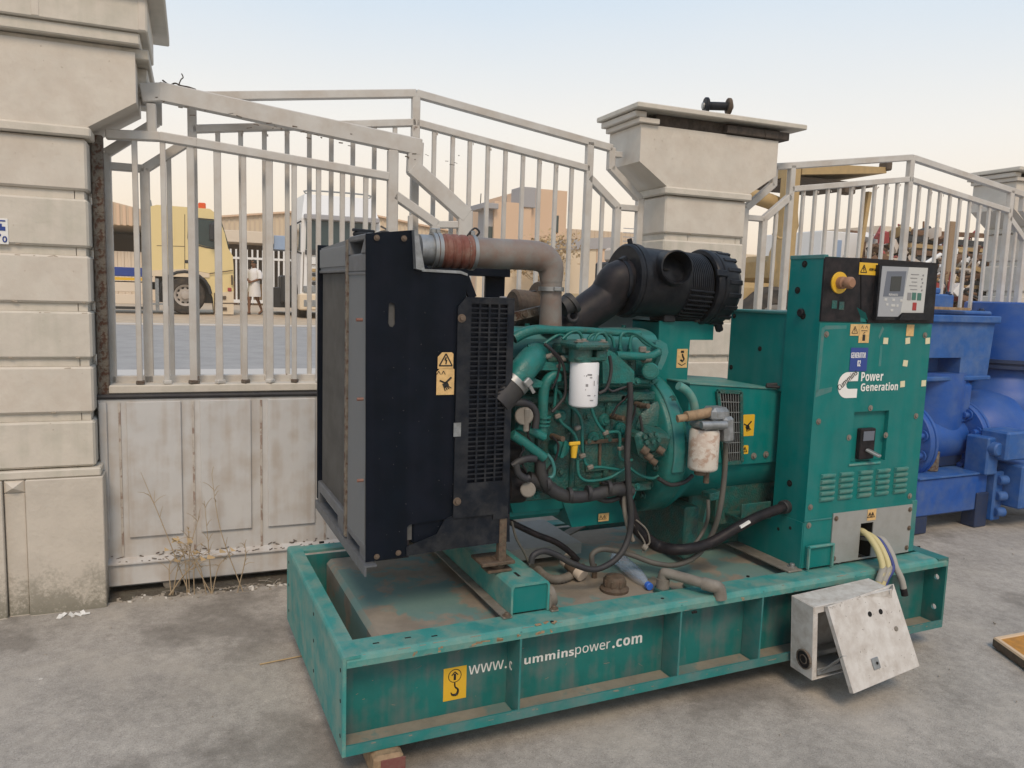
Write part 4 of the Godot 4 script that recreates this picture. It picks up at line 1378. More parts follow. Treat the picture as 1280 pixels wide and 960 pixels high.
	pst.mm(Vector3(0.30, q0.y - 0.03, -1.11), Vector3(q0.x + 0.05, q0.y + 0.015, -1.03), 0.002)
	obj("pipe_support", pst, M.navy, t)
	fan_guard(g)

func fan_guard(g: Node3D) -> void:
	var t := part("fan_guard", g)
	var q := [Vector3(0.449, 1.566, -0.228), Vector3(0.473, 1.592, -0.228), Vector3(0.659, 1.591, -0.228), Vector3(0.674, 0.791, -0.228), Vector3(0.447, 0.8, -0.228)]
	var x0: float = (q[0].x + q[4].x) * 0.5
	var x1: float = (q[2].x + q[3].x) * 0.5
	var yt: float = q[2].y
	var yb: float = q[3].y
	var m := [Vector3(0.495, 1.57, -0.228), Vector3(0.637, 1.57, -0.228), Vector3(0.65, 0.916, -0.228), Vector3(0.497, 0.915, -0.228)]
	var mx0: float = (m[0].x + m[3].x) * 0.5
	var mx1: float = (m[1].x + m[2].x) * 0.5
	var my1: float = m[0].y
	var my0: float = m[3].y
	var z0 := -0.232
	var z1 := -0.226
	var b := MB.new()
	b.zplate([Vector3(x0, yb, 0), Vector3(mx0, yb, 0), Vector3(mx0, yt, 0), Vector3(x0 + 0.03, yt, 0), Vector3(x0, yt - 0.035, 0)], z0, z1)
	b.mm(Vector3(mx0, my1, z0), Vector3(x1, yt, z1))
	b.mm(Vector3(mx0, yb, z0), Vector3(x1, my0, z1))
	b.mm(Vector3(mx1, my0, z0), Vector3(x1, my1, z1))
	b.mm(Vector3(x1 - 0.004, yb, -0.34), Vector3(x1, yt, z0))
	b.mm(Vector3(x0 + 0.03, yt - 0.004, -0.34), Vector3(x1 - 0.004, yt, z0))
	b.mm(Vector3(x1 - 0.06, yb - 0.02, z0 - 0.004), Vector3(x1, yb, z1 - 0.001))
	obj("guard_plate", b, M.navy_worn, t)
	var s := MB.new()
	var nx := 4
	var ny := 38
	for i in nx + 1:
		var x := lerpf(mx0, mx1, i / float(nx))
		s.mm(Vector3(x - 0.0035, my0, z0 + 0.0005), Vector3(x + 0.0035, my1, z1 - 0.0005))
	for j in ny + 1:
		var y := lerpf(my0, my1, j / float(ny))
		s.mm(Vector3(mx0, y - 0.0026, z0 + 0.001), Vector3(mx1, y + 0.0026, z1 - 0.0012))
	var o := obj("guard_mesh", s, M.navy_worn, t)
	o.set_meta("kind", "stuff")
	var tape := sticker("tape_piece", Vector3(0.455, 1.118, -0.225), 0.028, 0.05, M.alu, t)
	bolts("bolt", [Vector3(0.462, 1.516, -0.226), Vector3(0.461, 0.853, -0.226)], Vector3(0, 0, 1), 0.009, 0.012, M.bolt, t)
	# foot that carries the radiator on the cross member
	var f := MB.new()
	f.mm(Vector3(x1 - 0.03, 0.60, -0.26), Vector3(x1, yb, -0.23), 0.002)
	f.mm(Vector3(x1 - 0.10, 0.592, -0.34), Vector3(x1 + 0.035, 0.606, -0.22), 0.003)
	obj("foot", f, M.brown, t)
	var rb := MB.new()
	rb.cyl(Vector3(x1 - 0.015, 0.558, -0.275), Vector3(x1 - 0.015, 0.592, -0.275), 0.028, 14)
	rb.mm(Vector3(x1 - 0.07, 0.558, -0.31), Vector3(x1 + 0.03, 0.57, -0.235), 0.003)
	obj("rubber_mount", rb, M.brown, t)
	bolts("bolt", [Vector3(x1 - 0.015, 0.606, -0.275)], Vector3.UP, 0.014, 0.012, M.bolt, t)

func engine(g: Node3D) -> void:
	var t := part("engine", g)
	var T: Material = M.teal_engine
	var b := MB.new()
	b.mm(Vector3(0.74, 0.80, -0.80), Vector3(1.40, 1.22, -0.385), 0.015)
	b.mm(Vector3(0.70, 0.86, -0.76), Vector3(0.76, 1.30, -0.42), 0.012)
	# cast ribs, bosses and core plugs on the block's side
	for x in [0.86, 1.02, 1.18]:
		b.mm(Vector3(x - 0.012, 0.82, -0.39), Vector3(x + 0.012, 1.20, -0.37), 0.006)
	b.mm(Vector3(0.74, 1.175, -0.39), Vector3(1.40, 1.215, -0.36), 0.008)
	b.mm(Vector3(0.72, 0.79, -0.82), Vector3(1.40, 0.825, -0.355), 0.005)
	obj("block", b, M.teal_oily, t)
	for p in [Vector3(1.239, 1.191, -0.382), Vector3(1.112, 1.025, -0.382), Vector3(1.242, 1.059, -0.382), Vector3(0.955, 1.124, -0.382), Vector3(1.162, 1.1, -0.382), Vector3(1.03, 1.252, -0.382)]:
		var pl := MB.new()
		pl.cyl(p, p + Vector3(0, 0, 0.016), 0.028, 18, 0.024, 0.004)
		pl.cyl(p + Vector3(0, 0, 0.014), p + Vector3(0, 0, 0.022), 0.012, 10)
		obj("core_plug", pl, T, t)
	var sc := MB.new()
	sc.zplate([Vector3(1.068, 1.012, -0.37), Vector3(1.296, 1.018, -0.37), Vector3(1.304, 0.893, -0.37), Vector3(1.082, 0.888, -0.37)], -0.386, -0.372)
	for p in [Vector3(1.083, 1.018, -0.37), Vector3(1.182, 1.02, -0.37), Vector3(1.28, 1.022, -0.37)]:
		sc.cyl(p, p + Vector3(0, 0, 0.012), 0.01, 8)
	obj("side_cover", sc, M.teal_oily, t)
	var br := MB.new()
	br.bar(Vector3(1.066, 1.013, -0.366), Vector3(1.286, 1.016, -0.366), 0.014, 0.012)
	br.bar(Vector3(1.138, 1.016, -0.366), Vector3(1.14, 0.908, -0.366), 0.010, 0.010)
	obj("rusty_strap", br, M.brown, t)
	var hd := MB.new()
	hd.mm(Vector3(0.74, 1.222, -0.79), Vector3(1.41, 1.36, -0.40), 0.012)
	hd.mm(Vector3(0.76, 1.25, -0.42), Vector3(1.40, 1.275, -0.345), 0.006)
	obj("cylinder_head", hd, T, t)
	var mf := MB.new()   # intake manifold cover on the near side
	mf.mm(Vector3(0.80, 1.29, -0.41), Vector3(1.30, 1.365, -0.36), 0.014)
	obj("intake_manifold", mf, M.teal_oily, t)
	var vc := MB.new()
	var sec := []
	for i in 13:
		var a := PI * i / 12
		sec.append(Vector2(-0.56 + 0.165 * cos(a) , 1.395 + 0.08 * pow(sin(a), 0.55)))
	sec.append_array([Vector2(-0.725, 1.36), Vector2(-0.395, 1.36)])
	vc.prism(sec, Transform3D(Basis(Vector3(0, 0, 1), Vector3(0, 1, 0), Vector3(-1, 0, 0)), Vector3(1.42, 0, 0)), 0.69)
	obj("valve_cover", vc, M.teal_tray, t)
	bolts("cover_bolt", [Vector3(0.88, 1.47, -0.56), Vector3(1.12, 1.47, -0.56), Vector3(1.35, 1.47, -0.56)], Vector3.UP, 0.012, 0.016, T, t)
	var ip := MB.new()
	ip.tube([Vector3(0.719, 1.439, -0.34), Vector3(0.762, 1.46, -0.34), Vector3(0.819, 1.473, -0.34), Vector3(0.917, 1.471, -0.34), Vector3(1.025, 1.472, -0.34), Vector3(1.174, 1.463, -0.34), Vector3(1.289, 1.461, -0.34)], [0.022, 0.021, 0.019, 0.016, 0.014, 0.014, 0.014], 12, 4)
	obj("water_rail", ip, T, t)
	# injectors: nuts with a pipe bent over each
	var ij := MB.new()
	for p in [Vector3(0.955, 1.385, -0.35), Vector3(1.203, 1.391, -0.35), Vector3(1.25, 1.391, -0.35), Vector3(1.023, 1.398, -0.35), Vector3(1.134, 1.398, -0.35)]:
		ij.cyl(p + Vector3(0, -0.03, 0), p + Vector3(0, 0.005, 0), 0.014, 6)
		ij.cyl(p, p + Vector3(0, 0.025, 0), 0.010, 10)
	obj("injector_nut", ij, T, t)
	for path in [[Vector3(0.847, 1.418, -0.335), Vector3(0.881, 1.44, -0.335), Vector3(0.915, 1.455, -0.335), Vector3(0.941, 1.437, -0.335), Vector3(0.946, 1.393, -0.335)], [Vector3(0.924, 1.437, -0.33), Vector3(0.951, 1.459, -0.33), Vector3(0.983, 1.469, -0.33), Vector3(1.009, 1.45, -0.33), Vector3(1.015, 1.406, -0.33)], [Vector3(1.036, 1.412, -0.335), Vector3(1.052, 1.45, -0.335), Vector3(1.103, 1.466, -0.335), Vector3(1.149, 1.447, -0.335), Vector3(1.166, 1.405, -0.335)], [Vector3(1.062, 1.419, -0.33), Vector3(1.079, 1.454, -0.33), Vector3(1.108, 1.463, -0.33), Vector3(1.128, 1.438, -0.33), Vector3(1.13, 1.399, -0.33)], [Vector3(1.187, 1.4, -0.325), Vector3(1.188, 1.451, -0.325), Vector3(1.217, 1.468, -0.325), Vector3(1.268, 1.458, -0.325), Vector3(1.329, 1.423, -0.325), Vector3(1.386, 1.396, -0.325)], [Vector3(1.236, 1.399, -0.33), Vector3(1.241, 1.445, -0.33), Vector3(1.268, 1.452, -0.33), Vector3(1.304, 1.426, -0.33), Vector3(1.333, 1.412, -0.33)], [Vector3(1.115, 1.45, -0.335), Vector3(1.155, 1.47, -0.335), Vector3(1.189, 1.467, -0.335), Vector3(1.221, 1.451, -0.335)]]:
		var c := MB.new()
		c.tube(path, 0.0065, 8, 5)
		obj("injector_pipe", c, M.teal_engine, t)
	# rails, brackets and small fittings along the head
	var rl := MB.new()
	rl.tube([Vector3(1.166, 1.374, -0.32), Vector3(1.243, 1.371, -0.32), Vector3(1.329, 1.37, -0.32), Vector3(1.375, 1.387, -0.32)], 0.017, 12, 4)
	obj("fuel_rail", rl, T, t)
	rl = MB.new()
	rl.tube([Vector3(0.782, 1.352, -0.31), Vector3(0.872, 1.33, -0.31), Vector3(0.951, 1.316, -0.31)], 0.012, 10, 3)
	obj("fuel_rail", rl, T, t)
	rl = MB.new()
	rl.bar(Vector3(0.796, 1.337, -0.31), Vector3(0.95, 1.332, -0.31), 0.03, 0.04)
	obj("rail_bracket", rl, T, t)
	rl = MB.new()
	rl.zplate([Vector3(1.091, 1.407, -0.31), Vector3(1.144, 1.388, -0.31), Vector3(1.199, 1.349, -0.31), Vector3(1.248, 1.309, -0.31), Vector3(1.25, 1.26, -0.31), Vector3(1.102, 1.263, -0.31)], -0.335, -0.305)
	obj("filter_bracket", rl, T, t)
	rl = MB.new()
	rl.zplate([Vector3(0.761, 1.42, -0.3), Vector3(0.789, 1.402, -0.3), Vector3(0.86, 1.34, -0.3), Vector3(0.846, 1.331, -0.3), Vector3(0.77, 1.372, -0.3)], -0.31, -0.30)
	obj("rail_bracket", rl, T, t)
	var cl := MB.new()
	cl.cyl(Vector3(1.304, 1.366, -0.33), Vector3(1.332, 1.366, -0.33), 0.025, 16)
	obj("rail_end", cl, M.steel_dusty, t)
	cl = MB.new()
	cl.box(Vector3(1.292, 1.397, -0.32), Vector3(0.03, 0.025, 0.02), Basis(), 0.004)
	cl.tube([Vector3(0.828, 1.368, -0.3), Vector3(0.865, 1.38, -0.3), Vector3(0.9, 1.368, -0.3), Vector3(0.942, 1.374, -0.3)], 0.007, 8, 3)
	obj("rail_end", cl, M.steel_dusty, t)
	for p in [Vector3(0.901, 1.358, -0.3), Vector3(0.881, 1.334, -0.3), Vector3(0.841, 1.371, -0.3), Vector3(0.977, 1.399, -0.3), Vector3(1.016, 1.399, -0.3), Vector3(1.086, 1.395, -0.3)]:
		cl = MB.new()
		cl.cyl(p, p + Vector3(0.02, 0.006, 0.01), 0.010, 6)
		obj("pipe_fitting", cl, M.steel_dusty, t)
	var lk := MB.new()   # the lifting eye at the back of the head
	lk.zplate([Vector3(1.377, 1.424, -0.36), Vector3(1.4, 1.434, -0.36), Vector3(1.434, 1.417, -0.36), Vector3(1.444, 1.383, -0.36), Vector3(1.43, 1.343, -0.36), Vector3(1.412, 1.309, -0.36), Vector3(1.388, 1.316, -0.36), Vector3(1.402, 1.349, -0.36), Vector3(1.411, 1.383, -0.36), Vector3(1.398, 1.403, -0.36), Vector3(1.378, 1.397, -0.36)], -0.375, -0.35)
	obj("lifting_eye", lk, M.teal_tray, t)
	var rd := MB.new()
	rd.cyl(Vector3(1.371, 1.301, -0.37), Vector3(1.323, 1.309, -0.3), 0.036, 20, -1.0, 0.005)
	rd.cyl(Vector3(1.326, 1.309, -0.305), Vector3(1.32, 1.31, -0.297), 0.026, 16)
	obj("end_plug", rd, T, t)
	# thermostat elbow with hose clamp and the radiator hose
	var el := MB.new()
	el.tube([Vector3(0.68, 1.258, -0.27), Vector3(0.702, 1.29, -0.27), Vector3(0.736, 1.329, -0.275), Vector3(0.777, 1.359, -0.3), Vector3(0.823, 1.369, -0.36), Vector3(0.863, 1.37, -0.42)], [0.050, 0.051, 0.052, 0.052, 0.051, 0.05], 20, 5)
	obj("coolant_elbow", el, M.teal_engine, t)
	var rh := MB.new()
	rh.tube([Vector3(0.63, 1.205, -0.27), Vector3(0.661, 1.237, -0.27), Vector3(0.692, 1.276, -0.27)], 0.055, 20, 3)
	obj("radiator_hose", rh, M.hose, t)
	var hc := MB.new()
	var ca := Vector3(0.689, 1.27, -0.27)
	var cb := Vector3(0.705, 1.287, -0.27)
	hc.cyl(ca, cb, 0.058, 24)
	hc.box(Vector3(0.718, 1.286, -0.2), Vector3(0.03, 0.03, 0.02), Basis(Vector3(0, 0, 1), -0.8), 0.004)
	hc.bar(Vector3(0.718, 1.286, -0.2), Vector3(0.743, 1.247, -0.2), 0.012, 0.008)
	obj("hose_clamp", hc, M.steel, t)
	var fv := MB.new()   # fat coolant pipe down the front of the block
	fv.tube([Vector3(0.894, 1.277, -0.3), Vector3(0.889, 1.299, -0.3), Vector3(0.865, 1.294, -0.3), Vector3(0.842, 1.266, -0.3), Vector3(0.834, 1.22, -0.3), Vector3(0.834, 1.126, -0.3), Vector3(0.834, 1.053, -0.3)], [0.016, 0.018, 0.021, 0.022, 0.021, 0.021, 0.021], 14, 5)
	for p in [Vector3(0.837, 1.135, -0.3), Vector3(0.838, 1.119, -0.3), Vector3(0.835, 1.104, -0.3)]:
		fv.cyl(p, p + Vector3(0, 0.006, 0), 0.030, 16)
	fv.zplate([Vector3(0.776, 1.295, -0.3), Vector3(0.828, 1.276, -0.3), Vector3(0.869, 1.29, -0.3), Vector3(0.877, 1.272, -0.3), Vector3(0.836, 1.254, -0.3), Vector3(0.781, 1.255, -0.3)], -0.31, -0.29)
	obj("coolant_pipe", fv, T, t)
	for path in [[[Vector3(0.716, 1.112, -0.28), Vector3(0.764, 1.095, -0.28), Vector3(0.834, 1.063, -0.28)], 0.018], [[Vector3(0.688, 1.083, -0.26), Vector3(0.739, 1.05, -0.26), Vector3(0.827, 0.986, -0.26)], 0.019]]:
		var c := MB.new()
		c.tube(path[0], path[1], 12, 4)
		obj("coolant_hose", c, T, t)
	for path in [[Vector3(0.679, 1.206, -0.25), Vector3(0.719, 1.205, -0.25), Vector3(0.759, 1.192, -0.25), Vector3(0.781, 1.157, -0.25), Vector3(0.779, 1.105, -0.25)], [Vector3(0.688, 0.963, -0.25), Vector3(0.72, 0.982, -0.25), Vector3(0.76, 0.989, -0.25), Vector3(0.787, 0.985, -0.25)], [Vector3(0.699, 0.974, -0.24), Vector3(0.711, 0.936, -0.24), Vector3(0.741, 0.915, -0.24), Vector3(0.758, 0.917, -0.24)]]:
		var c := MB.new()
		c.tube(path, 0.014, 10, 5)
		obj("rubber_hose", c, M.hose, t)
	var bh := MB.new()
	bh.tube([Vector3(0.82, 0.983, -0.28), Vector3(0.825, 0.925, -0.28), Vector3(0.848, 0.879, -0.28), Vector3(0.892, 0.841, -0.28), Vector3(0.957, 0.816, -0.28), Vector3(1.041, 0.813, -0.28), Vector3(1.126, 0.826, -0.28), Vector3(1.191, 0.831, -0.28), Vector3(1.25, 0.813, -0.28)], [0.02, 0.022, 0.026, 0.026, 0.025, 0.024, 0.026, 0.028, 0.022], 12, 5, true, 0.0012)
	obj("cable_loom", bh, M.hose, t)
	var lp := MB.new()
	lp.tube([Vector3(0.845, 0.996, -0.27), Vector3(0.867, 0.969, -0.27), Vector3(0.879, 0.93, -0.27), Vector3(0.87, 0.906, -0.27), Vector3(0.845, 0.904, -0.27), Vector3(0.824, 0.921, -0.27), Vector3(0.819, 0.953, -0.27)], 0.007, 8, 5)
	obj("drain_loop", lp, M.teal_tray, t)
	# alternator and belts half hidden behind the fan guard
	var ch := MB.new()
	ch.lathe(Transform3D(XDIR, Vector3(0.69, 0.86, -0.36)), [Vector2(0, 0), Vector2(0.05, 0), Vector2(0.07, 0.02), Vector2(0.07, 0.09), Vector2(0.05, 0.11), Vector2(0, 0.11)], 20)
	ch.lathe(Transform3D(XDIR, Vector3(0.68, 1.00, -0.34)), [Vector2(0, 0), Vector2(0.045, 0), Vector2(0.045, 0.07), Vector2(0, 0.07)], 20)
	obj("charging_alternator", ch, M.black, t)
	var pk := MB.new()
	pk.cyl(Vector3(0.773, 0.86, -0.28), Vector3(0.753, 0.871, -0.24), 0.03, 16, -1.0, 0.004)
	obj("pulley_end", pk, M.steel_dusty, t)
	pk = MB.new()
	pk.cyl(Vector3(0.745, 1.148, -0.28), Vector3(0.726, 1.155, -0.24), 0.035, 16, -1.0, 0.004)
	pk.box(Vector3(0.736, 1.139, -0.24), Vector3(0.02, 0.09, 0.02), Basis(), 0.005)
	obj("pulley_end", pk, M.steel_dusty, t)
	# dipstick, oil filler, tap
	var of := MB.new()
	var oc := Vector3(0.943, 1, -0.33)
	of.cyl(oc + Vector3(0, 0, -0.06), oc, 0.036, 20, -1.0, 0.004)
	of.bar(oc + Vector3(0.01, 0.033, 0.004), oc + Vector3(-0.008, -0.033, 0.004), 0.014, 0.018)
	obj("oil_filler", of, T, t)
	var tp := MB.new()
	tp.bar(Vector3(0.951, 1.027, -0.29), Vector3(1, 1.029, -0.29), 0.014, 0.012, Vector3(0, 0, 1), 0.003)
	tp.cyl(Vector3(0.98, 1.02, -0.3), Vector3(0.979, 0.969, -0.3), 0.016, 10, 0.011)
	obj("yellow_tap", tp, M.yellow, t)
	for path in [[Vector3(0.904, 1.294, -0.32), Vector3(0.897, 1.215, -0.32), Vector3(0.899, 1.152, -0.32), Vector3(0.933, 1.106, -0.32), Vector3(0.974, 1.075, -0.32), Vector3(0.998, 1.042, -0.32), Vector3(1.008, 0.986, -0.32)], [Vector3(0.945, 1.229, -0.325), Vector3(0.954, 1.187, -0.325), Vector3(1.003, 1.144, -0.325), Vector3(1.024, 1.098, -0.325), Vector3(1.032, 1, -0.325), Vector3(1.046, 0.943, -0.325), Vector3(1.073, 0.918, -0.325), Vector3(1.126, 0.915, -0.325), Vector3(1.227, 0.895, -0.325)], [Vector3(1.056, 1.164, -0.31), Vector3(1.073, 1.125, -0.31), Vector3(1.101, 1.084, -0.31), Vector3(1.128, 1.063, -0.31), Vector3(1.185, 1.061, -0.31), Vector3(1.198, 1.034, -0.31), Vector3(1.202, 0.96, -0.31), Vector3(1.227, 0.939, -0.31), Vector3(1.262, 0.94, -0.31)], [Vector3(1.006, 0.954, -0.315), Vector3(1.013, 0.898, -0.315), Vector3(1.04, 0.87, -0.315), Vector3(1.096, 0.863, -0.315), Vector3(1.172, 0.874, -0.315), Vector3(1.247, 0.913, -0.315)], [Vector3(1.25, 0.911, -0.32), Vector3(1.312, 0.87, -0.32), Vector3(1.373, 0.852, -0.32), Vector3(1.405, 0.86, -0.32)], [Vector3(0.868, 1.292, -0.345), Vector3(0.894, 1.247, -0.345), Vector3(0.931, 1.221, -0.345), Vector3(0.94, 1.179, -0.345)]]:
		var c := MB.new()
		c.tube(path, 0.0068, 8, 5)
		obj("oil_line", c, M.teal_engine, t)
	var lw := MB.new()
	lw.tube([Vector3(0.827, 1.421, -0.29), Vector3(0.859, 1.397, -0.29), Vector3(0.895, 1.366, -0.29), Vector3(0.914, 1.328, -0.29), Vector3(0.924, 1.266, -0.29), Vector3(0.923, 1.219, -0.29), Vector3(0.9, 1.188, -0.29), Vector3(0.869, 1.157, -0.29)], 0.0065, 8, 5)
	obj("fuel_hose", lw, M.hose, t)
	lw = MB.new()
	lw.tube([Vector3(1.099, 1.377, -0.26), Vector3(1.109, 1.329, -0.26), Vector3(1.104, 1.282, -0.26), Vector3(1.088, 1.244, -0.26), Vector3(1.056, 1.229, -0.26)], 0.007, 8, 5)
	obj("fuel_hose", lw, M.hose, t)
	lw = MB.new()
	lw.tube([Vector3(1.097, 1.255, -0.27), Vector3(1.124, 1.235, -0.27), Vector3(1.161, 1.244, -0.27), Vector3(1.209, 1.256, -0.27)], 0.005, 8, 4)
	obj("fuel_hose", lw, M.hose, t)
	lw = MB.new()
	lw.tube([Vector3(1.276, 1.127, -0.29), Vector3(1.292, 1.059, -0.29), Vector3(1.283, 1.01, -0.29)], 0.006, 8, 4)
	obj("fuel_hose", lw, M.hose, t)
	# oil filter
	var f := MB.new()
	var fa := Vector3(0.974, 1.358, -0.235)
	var fb := Vector3(0.983, 1.184, -0.235)
	f.lathe(Transform3D(Basis(), Vector3(fa.x, fb.y, -0.235)), [Vector2(0, 0), Vector2(0.045, 0), Vector2(0.054, 0.006), Vector2(0.056, 0.014), Vector2(0.056, fa.y - fb.y - 0.006), Vector2(0.053, fa.y - fb.y), Vector2(0, fa.y - fb.y)], 28)
	var cm := obj("filter_canister", f, M.white, t)
	var pr := MB.new()
	for q in [[718, 466.5, 0.025, 0.006], [727, 466.5, 0.03, 0.006], [719, 473, 0.012, 0.012], [720, 479, 0.02, 0.008], [724, 479.5, 0.016, 0.01], [734, 477, 0.004, 0.02], [741, 473, 0.003, 0.035], [722, 468, 0.02, 0.005], [729, 470, 0.016, 0.004], [722, 485, 0.012, 0.006], [727, 492, 0.02, 0.004], [736, 492, 0.01, 0.003], [731, 498, 0.024, 0.003]]:
		var p := Vector3(0.946, 1.278, -0.18)
		var dx: float = (q[0] - 731) * 0.0030
		var dy: float = (480 - q[1]) * 0.0031
		if absf(dx) > 0.05:
			continue
		var zz := -0.235 + sqrt(0.0569 * 0.0569 - dx * dx)
		pr.box(Vector3(fa.x + dx + 0.004, (fa.y + fb.y) * 0.5 + dy, zz), Vector3(q[2] * 0.6, q[3], 0.0012), Basis(Vector3.UP, dx * 17.0))
	obj("filter_print", pr, M.print_grey, cm)
	var fh := MB.new()
	fh.mm(Vector3(fa.x - 0.075, fa.y + 0.05, -0.31), Vector3(fa.x + 0.075, fa.y + 0.078, -0.165), 0.01)
	fh.cyl(Vector3(fa.x - 0.02, fa.y, -0.235), Vector3(fa.x - 0.02, fa.y + 0.055, -0.235), 0.046, 18)
	fh.mm(Vector3(fa.x + 0.03, fa.y + 0.01, -0.31), Vector3(fa.x + 0.075, fa.y + 0.052, -0.19), 0.008)
	fh.mm(Vector3(fa.x - 0.06, fa.y + 0.004, -0.33), Vector3(fa.x + 0.07, fa.y + 0.02, -0.19), 0.006)
	fh.mm(Vector3(fa.x - 0.06, fa.y + 0.02, -0.40), Vector3(fa.x + 0.06, fa.y + 0.06, -0.30), 0.008)
	obj("filter_head", fh, M.teal_oily, t)
	bolts("bolt", [Vector3(fa.x - 0.055, fa.y + 0.078, -0.19), Vector3(fa.x + 0.05, fa.y + 0.078, -0.19), Vector3(fa.x - 0.01, fa.y + 0.078, -0.23)], Vector3.UP, 0.011, 0.010, M.steel_dusty, t)
	# timing cover, starter and injection pump cluster
	var dc := MB.new()
	dc.lathe(Transform3D(ZDIR, Vector3(1.445, 1.047, -0.4)), [Vector2(0.125, 0), Vector2(0.125, 0.02), Vector2(0.105, 0.035), Vector2(0.04, 0.045), Vector2(0, 0.045)], 30)
	obj("gear_cover", dc, M.teal_oily, t)
	bolts("bolt", [Vector3(1.452, 1.066, -0.37), Vector3(1.352, 1.162, -0.37), Vector3(1.49, 1.176, -0.37), Vector3(1.39, 0.937, -0.37)], Vector3(0, 0, 1), 0.012, 0.014, M.teal_oily, t)
	var ip2 := MB.new()
	ip2.box(Vector3(1.348, 1.025, -0.3), Vector3(0.12, 0.085, 0.10), Basis(Vector3(0, 0, 1), -0.15) * Basis(Vector3(1, 0, 0), 0.25), 0.012)
	ip2.box(Vector3(1.274, 1.015, -0.3), Vector3(0.05, 0.10, 0.09), Basis(Vector3(0, 0, 1), 0.3), 0.012)
	ip2.cyl(Vector3(1.34, 0.964, -0.3), Vector3(1.383, 0.983, -0.26), 0.022, 12)
	ip2.cyl(Vector3(1.279, 0.975, -0.28), Vector3(1.306, 0.954, -0.26), 0.02, 12)
	for p in [Vector3(1.275, 1.049, -0.24), Vector3(1.301, 1.055, -0.24), Vector3(1.328, 1.057, -0.24), Vector3(1.284, 1.026, -0.24), Vector3(1.315, 1.028, -0.24), Vector3(1.342, 1.033, -0.24)]:
		ip2.cyl(p + Vector3(0, 0, -0.03), p, 0.010, 6)
	obj("injection_pump", ip2, M.teal_oily, t)
	var ob := MB.new()
	for q in [[800, 560, 0.018], [806, 568, 0.016], [824, 561, 0.016], [814, 575, 0.014]]:
		var p := Vector3(1.305, 0.983, -0.25) + Vector3((q[0] - 812) * 0.0032, (565 - q[1]) * 0.0032, 0)
		ob.cyl(p, p + Vector3(0.02, -0.015, 0.015), q[2], 8)
	obj("banjo_fittings", ob, M.brown, t)
	# oil pan
	var op := MB.new()
	op.hexa([Vector3(0.76, 0.74, -0.76), Vector3(1.0, 0.74, -0.76), Vector3(1.0, 0.74, -0.38), Vector3(0.76, 0.74, -0.38)], [Vector3(0.73, 0.80, -0.79), Vector3(1.0, 0.80, -0.79), Vector3(1.0, 0.80, -0.36), Vector3(0.73, 0.80, -0.36)])
	op.hexa([Vector3(1.03, 0.655, -0.74), Vector3(1.29, 0.655, -0.74), Vector3(1.29, 0.655, -0.38), Vector3(1.03, 0.655, -0.38)], [Vector3(0.96, 0.80, -0.79), Vector3(1.33, 0.80, -0.79), Vector3(1.33, 0.80, -0.36), Vector3(0.96, 0.80, -0.36)])
	op.mm(Vector3(0.72, 0.70, -0.72), Vector3(1.0, 0.76, -0.40), 0.02)
	obj("oil_pan", op, M.teal, t)
	var sk := sticker("pan_sticker", Vector3(1.172, 0.689, -0.366), 0.05, 0.034, M.sticker_tan, t)
	for dx in [-0.013, 0.004]:
		tri_sign(sk, Vector3(1.171, 0.689, -0.365) + Vector3(dx, 0, 0), 0.02)
	# rows of small bolts along the joints
	bolts("flange_bolt", range(9).map(func(i): return Vector3(0.78 + i * 0.068, 0.812, -0.355)), Vector3(0, 0, 1), 0.009, 0.010, M.teal_engine, t)
	bolts("head_bolt", range(8).map(func(i): return Vector3(0.82 + i * 0.078, 1.263, -0.345)), Vector3(0, 0, 1), 0.009, 0.012, M.teal_engine, t)
	bolts("manifold_bolt", range(6).map(func(i): return Vector3(0.84 + i * 0.085, 1.335, -0.36)), Vector3(0, 0, 1), 0.008, 0.012, M.teal_oily, t)
	bolts("block_bolt", [Vector3(0.917, 1.164, -0.383), Vector3(1.002, 1.063, -0.383), Vector3(1.082, 1.119, -0.383), Vector3(1.178, 1.166, -0.383), Vector3(1.291, 1.111, -0.383), Vector3(0.966, 0.893, -0.383), Vector3(1.044, 0.813, -0.383), Vector3(1.235, 0.84, -0.383), Vector3(1.104, 1.284, -0.383), Vector3(1.23, 1.282, -0.383)], Vector3(0, 0, 1), 0.010, 0.014, M.teal_oily, t)
	# small clips, sensors and leads that crowd the block
	for q in [Vector3(0.905, 1.137, -0.31), Vector3(0.997, 1.086, -0.31), Vector3(1.025, 0.971, -0.31), Vector3(1.128, 1.06, -0.31), Vector3(1.204, 0.993, -0.31), Vector3(1.064, 0.922, -0.31)]:
		var cp := MB.new()
		cp.box(q, Vector3(0.026, 0.018, 0.018), Basis(Vector3(0, 0, 1), 0.3), 0.004)
		obj("pipe_clip", cp, M.steel_dusty, t)
	for q in [Vector3(0.91, 1.048, -0.36), Vector3(1.186, 1.119, -0.36), Vector3(1.301, 1.165, -0.36), Vector3(1.151, 0.841, -0.36)]:
		var sn := MB.new()
		sn.cyl(q, q + Vector3(0.0, 0.0, 0.05), 0.013, 6)
		sn.cyl(q + Vector3(0, 0, 0.05), q + Vector3(0.004, 0.004, 0.085), 0.011, 10)
		obj("sensor", sn, M.brown, t)
